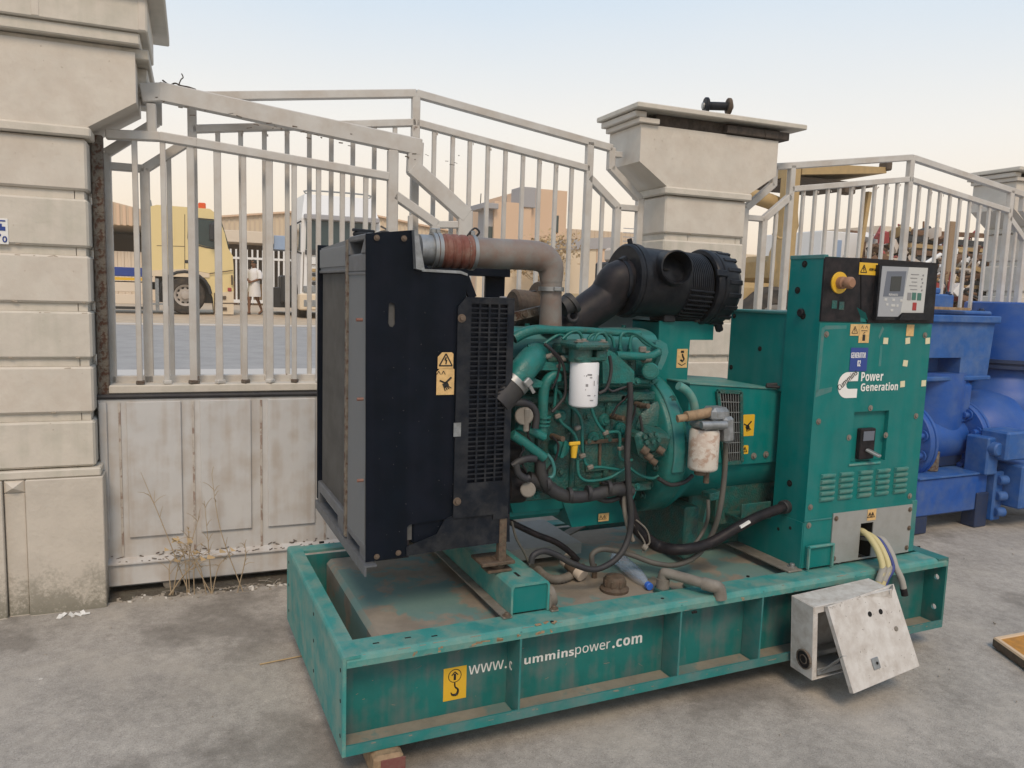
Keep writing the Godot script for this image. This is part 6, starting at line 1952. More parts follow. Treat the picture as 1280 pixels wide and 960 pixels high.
func cabinet(g: Node3D) -> void:
	var t := part("control_cabinet", g)
	var x0 := 2.034
	var x1 := 2.725
	var zf := -0.108
	var zb := -0.302
	# body: near-side face is one sheet with a recess for the breaker, cut low for the cable plate
	var cs := CSGCombiner3D.new()
	cs.name = "cabinet_body"
	var add := func(a: Vector3, b: Vector3, m: Material, op := CSGShape3D.OPERATION_UNION) -> void:
		var q := CSGBox3D.new()
		q.size = (b - a).abs()
		q.position = (a + b) * 0.5 - org
		q.material = m
		q.operation = op
		cs.add_child(q)
	add.call(Vector3(x0, 0.45, zb), Vector3(x1, 1.528, zf), M.teal)
	add.call(Vector3(x0, 1.528, zb), Vector3(x1 - 0.008, 1.805, zf - 0.006), M.teal)
	var r0 := Vector3(2.279, 1.136, -0.108)
	var r1 := Vector3(2.496, 0.907, -0.108)
	add.call(Vector3(r0.x, r1.y, zf - 0.022), Vector3(r1.x, r0.y, zf + 0.02), M.teal, CSGShape3D.OPERATION_SUBTRACTION)
	add.call(Vector3(2.355, 0.40, zf - 0.10), Vector3(2.455, 0.63, zf + 0.02), M.hole, CSGShape3D.OPERATION_SUBTRACTION)
	t.add_child(cs, true)
	var side := MB.new()   # lower skirt that widens towards the back along the skid, on a foot flange
	side.mm(Vector3(2.028, 0.445, -0.86), Vector3(2.0335, 0.655, zf - 0.002))
	obj("side_skirt", side, M.teal, t)
	var ff := MB.new()
	ff.mm(Vector3(1.955, 0.4415, -0.86), Vector3(2.034, 0.450, -0.098), 0.002)
	obj("foot_flange", ff, M.steel_dusty, t)
	bolts("foot_bolt", [Vector3(2.017, 0.45, -0.142), Vector3(2.259, 0.45, -0.122)], Vector3.UP, 0.012, 0.014, M.steel, t)
	var rim := MB.new()
	rim.mm(Vector3(x0 - 0.003, 1.795, zb - 0.003), Vector3(x0 + 0.02, 1.812, zf + 0.001), 0.002)
	rim.mm(Vector3(x0 - 0.002, 0.66, zf - 0.004), Vector3(2.19, 0.664, zf + 0.004), 0.001)
	rim.mm(Vector3(x0 - 0.0, 0.664, zf + 0.0002), Vector3(x1, 0.667, zf + 0.0035), 0.001)
	rim.mm(Vector3(2.70, 0.452, zf - 0.03), Vector3(x1 + 0.012, 0.70, zf + 0.003), 0.002)
	obj("sheet_edge", rim, M.teal_tray, t)
	bolts("side_screw", [Vector3(2.034, 1.774, -0.218), Vector3(2.034, 1.661, -0.248), Vector3(2.034, 1.561, -0.219), Vector3(2.034, 0.808, -0.21), Vector3(2.034, 0.587, -0.252), Vector3(2.034, 0.612, -0.181), Vector3(2.034, 1.551, -0.205)], Vector3(-1, 0, 0), 0.009, 0.007, M.hole, t)
	var kn := MB.new()
	kn.cyl(Vector3(2.034, 1.565, -0.211), Vector3(2.034, 1.565, -0.211) + Vector3(-0.018, 0, 0), 0.018, 14, -1.0, 0.004)
	obj("grommet", kn, M.black, t)
	bolts("face_screw", [Vector3(2.075, 1.478, -0.107), Vector3(2.682, 1.478, -0.107), Vector3(2.069, 1.102, -0.107), Vector3(2.673, 1.104, -0.107), Vector3(2.061, 0.724, -0.107), Vector3(2.257, 1.023, -0.107), Vector3(2.486, 1.023, -0.107), Vector3(2.374, 1.151, -0.107), Vector3(2.681, 0.724, -0.107), Vector3(2.06, 0.642, -0.107)], Vector3(0, 0, 1), 0.008, 0.007, M.steel_dusty, t)
	# black instrument panel across the top
	var p := MB.new()
	p.zplate([Vector3(2.033, 1.802, -0.106), Vector3(2.233, 1.806, -0.106), Vector3(2.265, 1.533, -0.106), Vector3(2.034, 1.533, -0.106)], -0.1135, -0.104)
	p.zplate([Vector3(2.238, 1.807, -0.106), Vector3(2.72, 1.806, -0.106), Vector3(2.726, 1.533, -0.106), Vector3(2.309, 1.53, -0.106), Vector3(2.297, 1.549, -0.106), Vector3(2.265, 1.569, -0.106)], -0.1135, -0.103)
	obj("panel_sheet", p, M.black, t)
	var tear := MB.new()   # torn corner of the panel, bent outward, dark behind
	tear.zplate([Vector3(2.232, 1.596, -0.1), Vector3(2.272, 1.58, -0.1), Vector3(2.32, 1.543, -0.1), Vector3(2.311, 1.532, -0.1), Vector3(2.244, 1.535, -0.1)], -0.1125, -0.1075)
	tear.fan([Vector3(2.226, 1.596, -0.095), Vector3(2.258, 1.574, -0.075), Vector3(2.288, 1.543, -0.085), Vector3(2.261, 1.552, -0.1)])
	obj("torn_corner", tear, M.teal, t)
	var bz := MB.new()   # thick bezel, then the controller faceplate on it
	bz.zplate([Vector3(2.327, 1.781, -0.085), Vector3(2.673, 1.793, -0.085), Vector3(2.686, 1.548, -0.085), Vector3(2.331, 1.543, -0.085)], -0.104, -0.082)
	bz.zplate([Vector3(2.484, 1.578, -0.08), Vector3(2.638, 1.58, -0.08), Vector3(2.637, 1.548, -0.08), Vector3(2.463, 1.546, -0.08)], -0.083, -0.070)
	obj("controller_bezel", bz, M.black_plastic, t)
	var fp := MB.new()
	var fq := [Vector3(2.341, 1.776, -0.08), Vector3(2.626, 1.78, -0.08), Vector3(2.623, 1.575, -0.08), Vector3(2.48, 1.574, -0.08), Vector3(2.462, 1.56, -0.08), Vector3(2.338, 1.559, -0.08)]
	fp.zplate([fq[0], fq[0].lerp(fq[1], 0.575), fq[4].lerp(fq[3], 0.75), fq[4], fq[5]], -0.083, -0.0795)
	var cf := obj("controller_face", fp, M.panel_grey, t)
	var fr := MB.new()
	fr.zplate([fq[0].lerp(fq[1], 0.577), fq[1], fq[2], fq[3], fq[4].lerp(fq[3], 0.77)], -0.083, -0.0797)
	obj("controller_face", fr, M.panel_light, t)
	var sd := MB.new()
	sd.zplate([Vector3(2.371, 1.755, -0.079), Vector3(2.49, 1.76, -0.079), Vector3(2.484, 1.65, -0.079), Vector3(2.36, 1.646, -0.079)], -0.0795, -0.0787)
	obj("screen_surround", sd, M.panel_dark, cf)
	var lc := MB.new()
	lc.zplate([Vector3(2.399, 1.734, -0.079), Vector3(2.463, 1.737, -0.079), Vector3(2.461, 1.672, -0.079), Vector3(2.397, 1.67, -0.079)], -0.0787, -0.0778)
	obj("screen", lc, M.lcd, cf)
	var ky := MB.new()
	for q in [[1107, 375, 4], [1117, 375, 4], [1127, 375.5, 4], [1109.5, 381, 3.4], [1117, 382, 6], [1122.5, 382, 3.4], [1116, 388, 4]]:
		var k := Vector3(2.426, 1.633, -0.079) + Vector3((q[0] - 1117) * 0.00485, (375 - q[1]) * 0.00353, 0)
		ky.box(k, Vector3(q[2] * 0.0042, 0.011, 0.002), Basis(), 0.0008)
	obj("keypad", ky, M.panel_light, cf)
	text("RUN AUTO", Vector3(2.394, 1.651, -0.079), Basis(), 0.055, 0.009, M.print_white, cf, "lettering", font)
	var kg := MB.new()
	for q in [Vector3(2.552, 1.652, -0.079), Vector3(2.586, 1.651, -0.079)]:
		kg.box(q, Vector3(0.026, 0.033, 0.002), Basis(), 0.001)
	obj("start_key", kg, M.green_key, t)
	var kw := MB.new()
	kw.box(Vector3(2.522, 1.651, -0.079), Vector3(0.024, 0.033, 0.002), Basis(), 0.001)
	obj("mode_key", kw, M.print_grey, t)
	var kr := MB.new()
	kr.box(Vector3(2.561, 1.607, -0.079), Vector3(0.025, 0.035, 0.002), Basis(), 0.001)
	obj("stop_key", kr, M.red_key, t)
	var ln := MB.new()
	for i in 5:
		var q := Vector3(2.547, 1.748, -0.079) + Vector3(-0.006 * (i % 2), -0.0165 * i, 0)
		ln.box(q, Vector3(0.050 - 0.008 * (i % 3), 0.0035, 0.0012))
		ln.cyl(q + Vector3(0.052, -0.002, -0.001), q + Vector3(0.052, -0.002, 0.0015), 0.004, 10)
	obj("legend_lines", ln, M.print_grey, t)
	# emergency stop
	var es := MB.new()
	var ec := Vector3(2.12, 1.697, -0.102)
	es.cyl(ec - Vector3(0, 0, 0.004), ec + Vector3(0, 0, 0.004), 0.046, 28, -1.0, 0.001)
	obj("stop_plate", es, M.yellow, t)
	var eb := MB.new()
	eb.lathe(Transform3D(ZDIR, ec + Vector3(0, 0, 0.004)), [Vector2(0.026, 0), Vector2(0.026, 0.022), Vector2(0.018, 0.026), Vector2(0.018, 0.036), Vector2(0.025, 0.042), Vector2(0.025, 0.058), Vector2(0.018, 0.066), Vector2(0, 0.066)], 22)
	obj("stop_button", eb, M.knob_brown, t)
	var ks := MB.new()
	for q in [Vector3(2.103, 1.605, -0.103), Vector3(2.145, 1.601, -0.103)]:
		ks.box(q, Vector3(0.028, 0.034, 0.002))
	obj("worn_label", ks, M.teal_oily, t)
	var st := sticker("voltage_sticker", Vector3(2.284, 1.762, -0.103), 0.108, 0.052, M.yellow, t)
	tri_sign(st, Vector3(2.256, 1.761, -0.101), 0.036)
	text("415V AC", Vector3(2.288, 1.754, -0.101), Basis(), 0.045, 0.012, M.print_black, st)
	# labels below the panel
	var s1 := sticker("warning_sticker", Vector3(2.239, 1.498, -0.107), 0.055, 0.05, M.sticker_tan, t)
	tri_sign(s1, Vector3(2.238, 1.498, -0.106), 0.034)
	var s2 := sticker("warning_sticker", Vector3(2.296, 1.483, -0.107), 0.062, 0.082, M.sticker_tan, t)
	var sb := MB.new()
	var sc := Vector3(2.295, 1.483, -0.106)
	sb.box(sc + Vector3(0.0, -0.018, 0), Vector3(0.016, 0.028, 0.0014))
	sb.bar(sc + Vector3(-0.004, 0.0, 0), sc + Vector3(0.006, 0.006, 0), 0.004, 0.0014)
	sb.box(sc + Vector3(0, 0.012, 0), Vector3(0.036, 0.003, 0.0014))
	for dx in [-0.014, 0.012]:
		sb.bar(sc + Vector3(dx - 0.007, 0.022, 0), sc + Vector3(dx, 0.034, 0), 0.002, 0.0014)
		sb.bar(sc + Vector3(dx + 0.007, 0.022, 0), sc + Vector3(dx, 0.034, 0), 0.002, 0.0014)
	obj("warning_mark", sb, M.print_black, s2)
	sticker("tan_tag", Vector3(2.582, 1.499, -0.107), 0.048, 0.052, M.sticker_tan, t)
	for q in [Vector3(2.433, 1.451, -0.107), Vector3(2.573, 1.452, -0.107), Vector3(2.704, 1.452, -0.107), Vector3(2.571, 1.35, -0.107), Vector3(2.565, 1.255, -0.107), Vector3(2.704, 1.256, -0.107)]:
		var nt := MB.new()
		nt.box(q, Vector3(0.029, 0.028, 0.0016), Basis(Vector3(0, 0, 1), rng.randf_range(-0.12, 0.12)))
		obj("paper_note", nt, M.note, t)
	var sg := sticker("number_sign", Vector3(2.277, 1.369, -0.107), 0.104, 0.104, M.sign_blue, t)
	text("GENERATOR", Vector3(2.228, 1.376, -0.106), Basis(), 0.088, 0.024, M.print_white, sg)
	text("02", Vector3(2.269, 1.339, -0.106), Basis(), 0.020, 0.027, M.print_white, sg)
	# maker's emblem: a broad white C with the script across it
	var cm := MB.new()
	var o := Vector3(2.166, 1.2, -0.107)
	var w := 0.117
	var hh := 0.114
	var cp := []
	var arc := func(cx: float, cy: float, r: float, a0: float, a1: float, n: int) -> void:
		for i in n + 1:
			var a := lerpf(a0, a1, i / float(n))
			cp.append(Vector2(o.x + cx + r * cos(a), o.y + cy + r * sin(a)))
	cp.append(Vector2(o.x + w, o.y + hh))
	arc.call(0.055, hh - 0.055, 0.055, PI / 2, PI, 8)
	arc.call(0.055, 0.055, 0.055, PI, PI * 1.5, 8)
	cp.append(Vector2(o.x + w, o.y))
	cp.append(Vector2(o.x + w, o.y + 0.040))
	arc.call(0.066, 0.057, 0.017, PI * 1.5, PI / 2, 8)
	cp.append(Vector2(o.x + w, o.y + hh - 0.040))
	cm.prism(cp, Transform3D(Basis(), Vector3(0, 0, zf + 0.0004)), 0.0012)
	var em := obj("emblem", cm, M.print_white, t)
	text("Cummins", o + Vector3(0.008, 0.034, 0.0018), Basis(Vector3(0, 0, 1), 0.62), 0.125, 0.026, M.print_black, em, "lettering", font)
	text("Power", Vector3(2.301, 1.273, -0.107), Basis(), 0.135, 0.040, M.print_white, t)
	text("Generation", Vector3(2.304, 1.228, -0.107), Basis(), 0.232, 0.037, M.print_white, t)
	# breaker in its recess
	var rc := MB.new()
	rc.mm(Vector3(r0.x + 0.001, r1.y + 0.001, zf - 0.0215), Vector3(r1.x - 0.001, r0.y - 0.001, zf - 0.020))
	obj("recess_plate", rc, M.teal, t)
	var bk := MB.new()
	var k0 := Vector3(2.327, 1.059, -0.11)
	var k1 := Vector3(2.418, 0.919, -0.11)
	bk.mm(Vector3(k0.x, k1.y, zf - 0.021), Vector3(k1.x, k0.y, zf + 0.006), 0.004)
	var bo := obj("breaker", bk, M.black, t)
	var bp := MB.new()
	bp.mm(Vector3(k0.x + 0.012, k0.y - 0.055, zf + 0.006), Vector3(k1.x - 0.012, k0.y - 0.012, zf + 0.009), 0.002)
	obj("breaker_face", bp, M.panel_dark, bo)
	var bl := MB.new()
	bl.bar(Vector3((k0.x + k1.x) * 0.5 - 0.005, k1.y + 0.045, zf + 0.004), Vector3((k0.x + k1.x) * 0.5 + 0.02, k1.y + 0.022, zf + 0.06), 0.03, 0.012, Vector3(0, 1, 0), 0.003)
	obj("breaker_handle", bl, M.steel, bo)
	var lg := MB.new()
	lg.mm(Vector3(r0.x - 0.01, r1.y - 0.014, zf + 0.0), Vector3(r1.x - 0.03, r1.y - 0.004, zf + 0.006), 0.002)
	obj("recess_ledge", lg, M.teal_chalky, t)
	# louvres: five columns of five pressed slots
	var lv := MB.new()
	var sec := []
	for i in 7:
		var a := PI * 0.5 * i / 6.0
		sec.append(Vector2(0.014 * cos(a) , 0.020 * sin(a)))
	sec.append(Vector2(0, 0))
	lv.prism(sec, Transform3D(Basis(Vector3(0, 0, 1), Vector3(0, -1, 0), Vector3(1, 0, 0)), Vector3(-0.041, 0.010, 0)), 0.082)
	var lm := lv.mesh(Vector3.ZERO)
	var dk := MB.new()
	dk.box(Vector3(0, 0.011, 0.0015), Vector3(0.078, 0.004, 0.003))
	var cols := [Vector3(2.147, 0.857, -0.108), Vector3(2.257, 0.856, -0.108), Vector3(2.375, 0.859, -0.108), Vector3(2.486, 0.859, -0.108), Vector3(2.603, 0.863, -0.108)]
	for c in cols:
		for j in 5:
			var q := Vector3(c.x, cols[0].y - j * 0.0262, zf)
			same("louvre", lm, M.teal_chalky, t, Transform3D(Basis.from_scale(Vector3(0.93, 1, 1)), q))
	# cable entry plate
	var cp2 := CSGCombiner3D.new()
	cp2.name = "cable_plate"
	for q in [[Vector3(2.198, 0.453, zf + 0.001), Vector3(2.70, 0.684, zf + 0.006), 0], [Vector3(2.372, 0.46, zf - 0.02), Vector3(2.452, 0.622, zf + 0.03), 1]]:
		var bx := CSGBox3D.new()
		bx.size = (q[1] - q[0]).abs()
		bx.position = (q[0] + q[1]) * 0.5 - org
		bx.material = M.bare_plate
		bx.operation = CSGShape3D.OPERATION_SUBTRACTION if q[2] else CSGShape3D.OPERATION_UNION
		cp2.add_child(bx)
	t.add_child(cp2, true)
	bolts("plate_screw", [Vector3(2.215, 0.66, zf + 0.006), Vector3(2.22, 0.475, zf + 0.006), Vector3(2.685, 0.66, zf + 0.006), Vector3(2.685, 0.475, zf + 0.006), Vector3(2.69, 0.57, zf + 0.006)], Vector3(0, 0, 1), 0.007, 0.008, M.bolt, t)
	var s5 := sticker("shock_sticker", Vector3(2.434, 0.658, -0.101), 0.054, 0.052, M.sticker_tan, t)
	for dx in [-0.012, 0.006]:
		tri_sign(s5, Vector3(2.432, 0.658, -0.099) + Vector3(dx, 0, 0), 0.026)
	# bracket at the foot with a raised frame
	var fb := MB.new()
	fb.mm(Vector3(2.05, 0.452, zf), Vector3(2.195, 0.552, zf + 0.016), 0.003)
	obj("corner_bracket", fb, M.teal, t)
	var fe := MB.new()
	for q in [[Vector3(2.05, 0.546, zf + 0.0165), Vector3(2.197, 0.556, zf + 0.03)], [Vector3(2.187, 0.452, zf + 0.0165), Vector3(2.197, 0.546, zf + 0.03)], [Vector3(2.046, 0.452, zf + 0.0165), Vector3(2.054, 0.546, zf + 0.03)]]:
		fe.mm(q[0], q[1], 0.002)
	obj("bracket_edge", fe, M.teal_chalky, t)
	# faded adhesive marks on the door
	for q in [[Vector3(2.047, 1.505, -0.1), Vector3(2.064, 1.512, -0.1), Vector3(2.06, 1.249, -0.1), Vector3(2.04, 1.218, -0.1)], [Vector3(2.064, 1.515, -0.1), Vector3(2.189, 1.517, -0.1), Vector3(2.19, 1.503, -0.1), Vector3(2.066, 1.498, -0.1)], [Vector3(2.043, 1.239, -0.1), Vector3(2.134, 1.251, -0.1), Vector3(2.131, 1.23, -0.1), Vector3(2.041, 1.208, -0.1)], [Vector3(2.406, 1.516, -0.1), Vector3(2.418, 1.505, -0.1), Vector3(2.393, 1.459, -0.1), Vector3(2.387, 1.47, -0.1)], [Vector3(2.402, 1.431, -0.1), Vector3(2.417, 1.431, -0.1), Vector3(2.418, 1.338, -0.1), Vector3(2.403, 1.338, -0.1)]]:
		var ad := MB.new()
		ad.zplate(q, zf - 0.001, zf + 0.0005)
		obj("glue_mark", ad, M.teal_tray, t)

func generator() -> void:
	var g := thing("diesel_generator", "open teal diesel generator set on a skid with navy radiator and control cabinet", "generator")
	base_frame(g)
	tank(g)
	cross_member(g)
	radiator(g)
	engine(g)
	intake(g)
	alternator(g)
	cabinet(g)
	hoses(g)

# ---------------------------------------------------------------- things on and beside the skid
func junction_box() -> void:
	var pbl := Vector3(1.885, 0.085, 0.02)
	var t := thing("junction_box", "battered white steel junction box with its door hanging open against the skid", "electrical box", pbl, 0.0, "", pbl)
	var R := Basis(Vector3(0, 0, 1), 0.075) * Basis(Vector3(0, 1, 0), -0.06)
	var p := func(x: float, y: float, z: float) -> Vector3: return pbl + R * Vector3(x, y, z)
	var W := 0.415
	var H := 0.315
	var D := 0.128
	var slab := func(called: String, a: Vector3, b: Vector3, m := "white_paint") -> MeshInstance3D:
		var k := MB.new()
		k.box(p.call((a.x + b.x) / 2, (a.y + b.y) / 2, (a.z + b.z) / 2), (b - a).abs(), R, 0.003)
		return obj(called, k, M[m], t)
	slab.call("back_wall", Vector3(0, 0, 0), Vector3(W, H, 0.003))
	slab.call("side_wall", Vector3(0, 0, 0.0031), Vector3(0.004, H, D))
	slab.call("side_wall", Vector3(W - 0.004, 0, 0.0031), Vector3(W, H, D))
	slab.call("top_wall", Vector3(0.0041, H - 0.004, 0.0031), Vector3(W - 0.0041, H + 0.001, D + 0.002))
	slab.call("bottom_wall", Vector3(0.0041, 0, 0.0031), Vector3(W - 0.0041, 0.004, D))
	for q in [[Vector3(0.0041, H - 0.03, D - 0.004), Vector3(W - 0.0041, H - 0.0041, D)], [Vector3(0.0041, 0.0041, D - 0.004), Vector3(0.024, H - 0.03, D)], [Vector3(W - 0.024, 0.0041, D - 0.004), Vector3(W - 0.0041, H - 0.03, D)]]:
		slab.call("mouth_rim", q[0], q[1])
	slab.call("terminal_rail", Vector3(0.02, 0.05, 0.02), Vector3(0.30, 0.075, 0.06), "steel")
	slab.call("bracket", Vector3(0.03, 0.012, 0.09), Vector3(0.16, 0.042, 0.125), "alu")
	slab.call("inner_shelf", Vector3(0.02, 0.02, 0.02), Vector3(0.2, 0.03, 0.10), "bare_plate")
	var ko := MB.new()
	ko.cyl(p.call(-0.001, 0.075, 0.085), p.call(-0.006, 0.075, 0.085), 0.036, 24, -1.0, 0.001)
	obj("cable_knockout", ko, M.black, t)
	var kr := MB.new()
	var kp := Transform3D(R * Basis(Vector3(0, 0, 1), PI / 2), p.call(-0.001, 0.075, 0.085))
	kr.lathe(kp, [Vector2(0.036, 0), Vector2(0.041, 0), Vector2(0.041, 0.009), Vector2(0.036, 0.009)], 24)
	kr.lathe(kp, [Vector2(0.016, 0.004), Vector2(0.02, 0.004), Vector2(0.02, 0.008), Vector2(0.016, 0.008)], 18)
	obj("knockout_ring", kr, M.rusty, t)
	# the door: swung out and dropped, a tray with folded edges
	var tl := Vector3(1.893, 0.399, 0.168)
	var tr := Vector3(2.261, 0.435, 0.155)
	var brr := Vector3(2.371, 0.132, 0.275)
	var bl := Vector3(1.952, 0.098, 0.3)
	var ux := ((tr - tl) + (brr - bl)).normalized()
	var uy := ((tl - bl) + (tr - brr)).normalized()
	uy = (uy - ux * ux.dot(uy)).normalized()
	var uz := ux.cross(uy)
	var B := Basis(ux, uy, uz)
	var c := (tl + tr + brr + bl) / 4.0
	var dw := ((tr - tl).length() + (brr - bl).length()) / 2
	var dh := ((tl - bl).length() + (tr - brr).length()) / 2
	var dp := part("door", t)
	var d := MB.new()
	d.box(c, Vector3(dw, dh, 0.003), B, 0.001)
	for q in [[Vector3(0, dh / 2 - 0.002, -0.010), Vector3(dw, 0.003, 0.018)], [Vector3(0, -dh / 2 + 0.002, -0.010), Vector3(dw, 0.003, 0.018)], [Vector3(dw / 2 - 0.002, 0, -0.010), Vector3(0.003, dh - 0.008, 0.018)], [Vector3(-dw / 2 + 0.002, 0, -0.010), Vector3(0.003, dh - 0.008, 0.018)]]:
		d.box(c + B * q[0], q[1], B, 0.0008)
	obj("door_sheet", d, M.white_paint, dp)
	var fl := MB.new()
	for i in 60:
		fl.box(c + B * Vector3(rng.randf_range(-0.48, 0.48) * dw, (rng.randf_range(-0.48, 0.48) if i % 3 else 0.46 + rng.randf() * 0.03) * dh, 0.0017), Vector3(rng.randf_range(0.001, 0.009), rng.randf_range(0.0008, 0.0025), 0.0006), B * Basis(Vector3(0, 0, 1), rng.randf() * 3.0))
	obj("scratches", fl, M.steel_dusty, dp).set_meta("kind", "stuff")
	var on := func(u: float, v: float) -> Vector3: return c + B * Vector3((u - 0.5) * dw, (v - 0.5) * dh, 0.0016)
	var ho := MB.new()
	ho.cyl(on.call(0.53, 0.76), on.call(0.53, 0.76) + uz * 0.0012, 0.011, 18)
	ho.cyl(on.call(0.69, 0.745), on.call(0.69, 0.745) + uz * 0.0012, 0.011, 18)
	obj("door_hole", ho, M.hole, dp)
	var sc := MB.new()
	sc.cyl(on.call(0.83, 0.50), on.call(0.83, 0.50) + uz * 0.004, 0.010, 16, -1.0, 0.001)
	obj("lock_barrel", sc, M.steel_dusty, dp)
	var lk := MB.new()
	lk.box(on.call(0.40, 0.22) + uz * 0.003, Vector3(0.038, 0.044, 0.007), B, 0.002)
	obj("latch_plate", lk, M.alu, dp)
	var li := MB.new()
	li.cyl(on.call(0.41, 0.22) + uz * 0.006, on.call(0.41, 0.22) + uz * 0.008, 0.006, 12)
	obj("latch_hole", li, M.hole, dp)
	var hg := MB.new()
	hg.bar(p.call(0.05, 0.03, 0.13), on.call(0.03, 0.42), 0.024, 0.003)
	hg.bar(p.call(W - 0.02, H - 0.01, D), on.call(0.97, 0.97), 0.02, 0.004)
	obj("hinge_arm", hg, M.alu, dp)

func cables() -> void:
	# power cables out of the cabinet's plate, over the skid and down into the junction box
	var list := [["cable_cream", "cream power cable nearest the slot's edge, bending over the skid", 0.014, 0.0], ["cable_cream", "cream power cable beside the blue one, bending over the skid", 0.014, 0.022], ["cable_blue", "thin blue cable between the cream and grey power cables", 0.009, 0.040], ["cable_grey", "grey power cable with a dark cut end hanging past the box", 0.014, 0.052]]
	for i in list.size():
		var l: Array = list[i]
		var dx: float = l[3]
		var a := Vector3(2.385 + dx * 0.9, 0.575 - i * 0.012, -0.15)
		var path := [a, a + Vector3(0.005, 0.008, 0.05), Vector3(2.39 + dx * 1.2, 0.555, -0.05), Vector3(2.385 + dx * 1.4, 0.505, 0.0), Vector3(2.375 + dx * 1.6, 0.45, 0.03)]
		if i < 3:
			path.append_array([Vector3(2.35 + dx * 1.3, 0.40, 0.035), Vector3(2.33 + dx, 0.33, 0.045), Vector3(2.32 + dx * 0.5, 0.25, 0.06)])
		else:
			path.append_array([Vector3(2.475, 0.40, 0.05), Vector3(2.49, 0.335, 0.06)])
		var t := thing("power_cable", l[1], "cable", path[-1], 0.0, "power cables from the cabinet", path[-1])
		var b := MB.new()
		b.tube(path, l[2], 12, 6)
		obj("sheath", b, M[l[0]], t)
		if i == 3:
			var e := MB.new()
			e.tube([path[-2].lerp(path[-1], 0.6), path[-1] + Vector3(0.002, -0.006, 0.001)], 0.0152, 12, 2)
			obj("cut_end", e, M.black, t)
		elif i < 2:
			var e := MB.new()
			e.tube([path[4] + Vector3(0, 0.012, -0.002), path[4], path[5]], 0.0155, 12, 3)
			obj("tape_wrap", e, M.cable_grey, t)

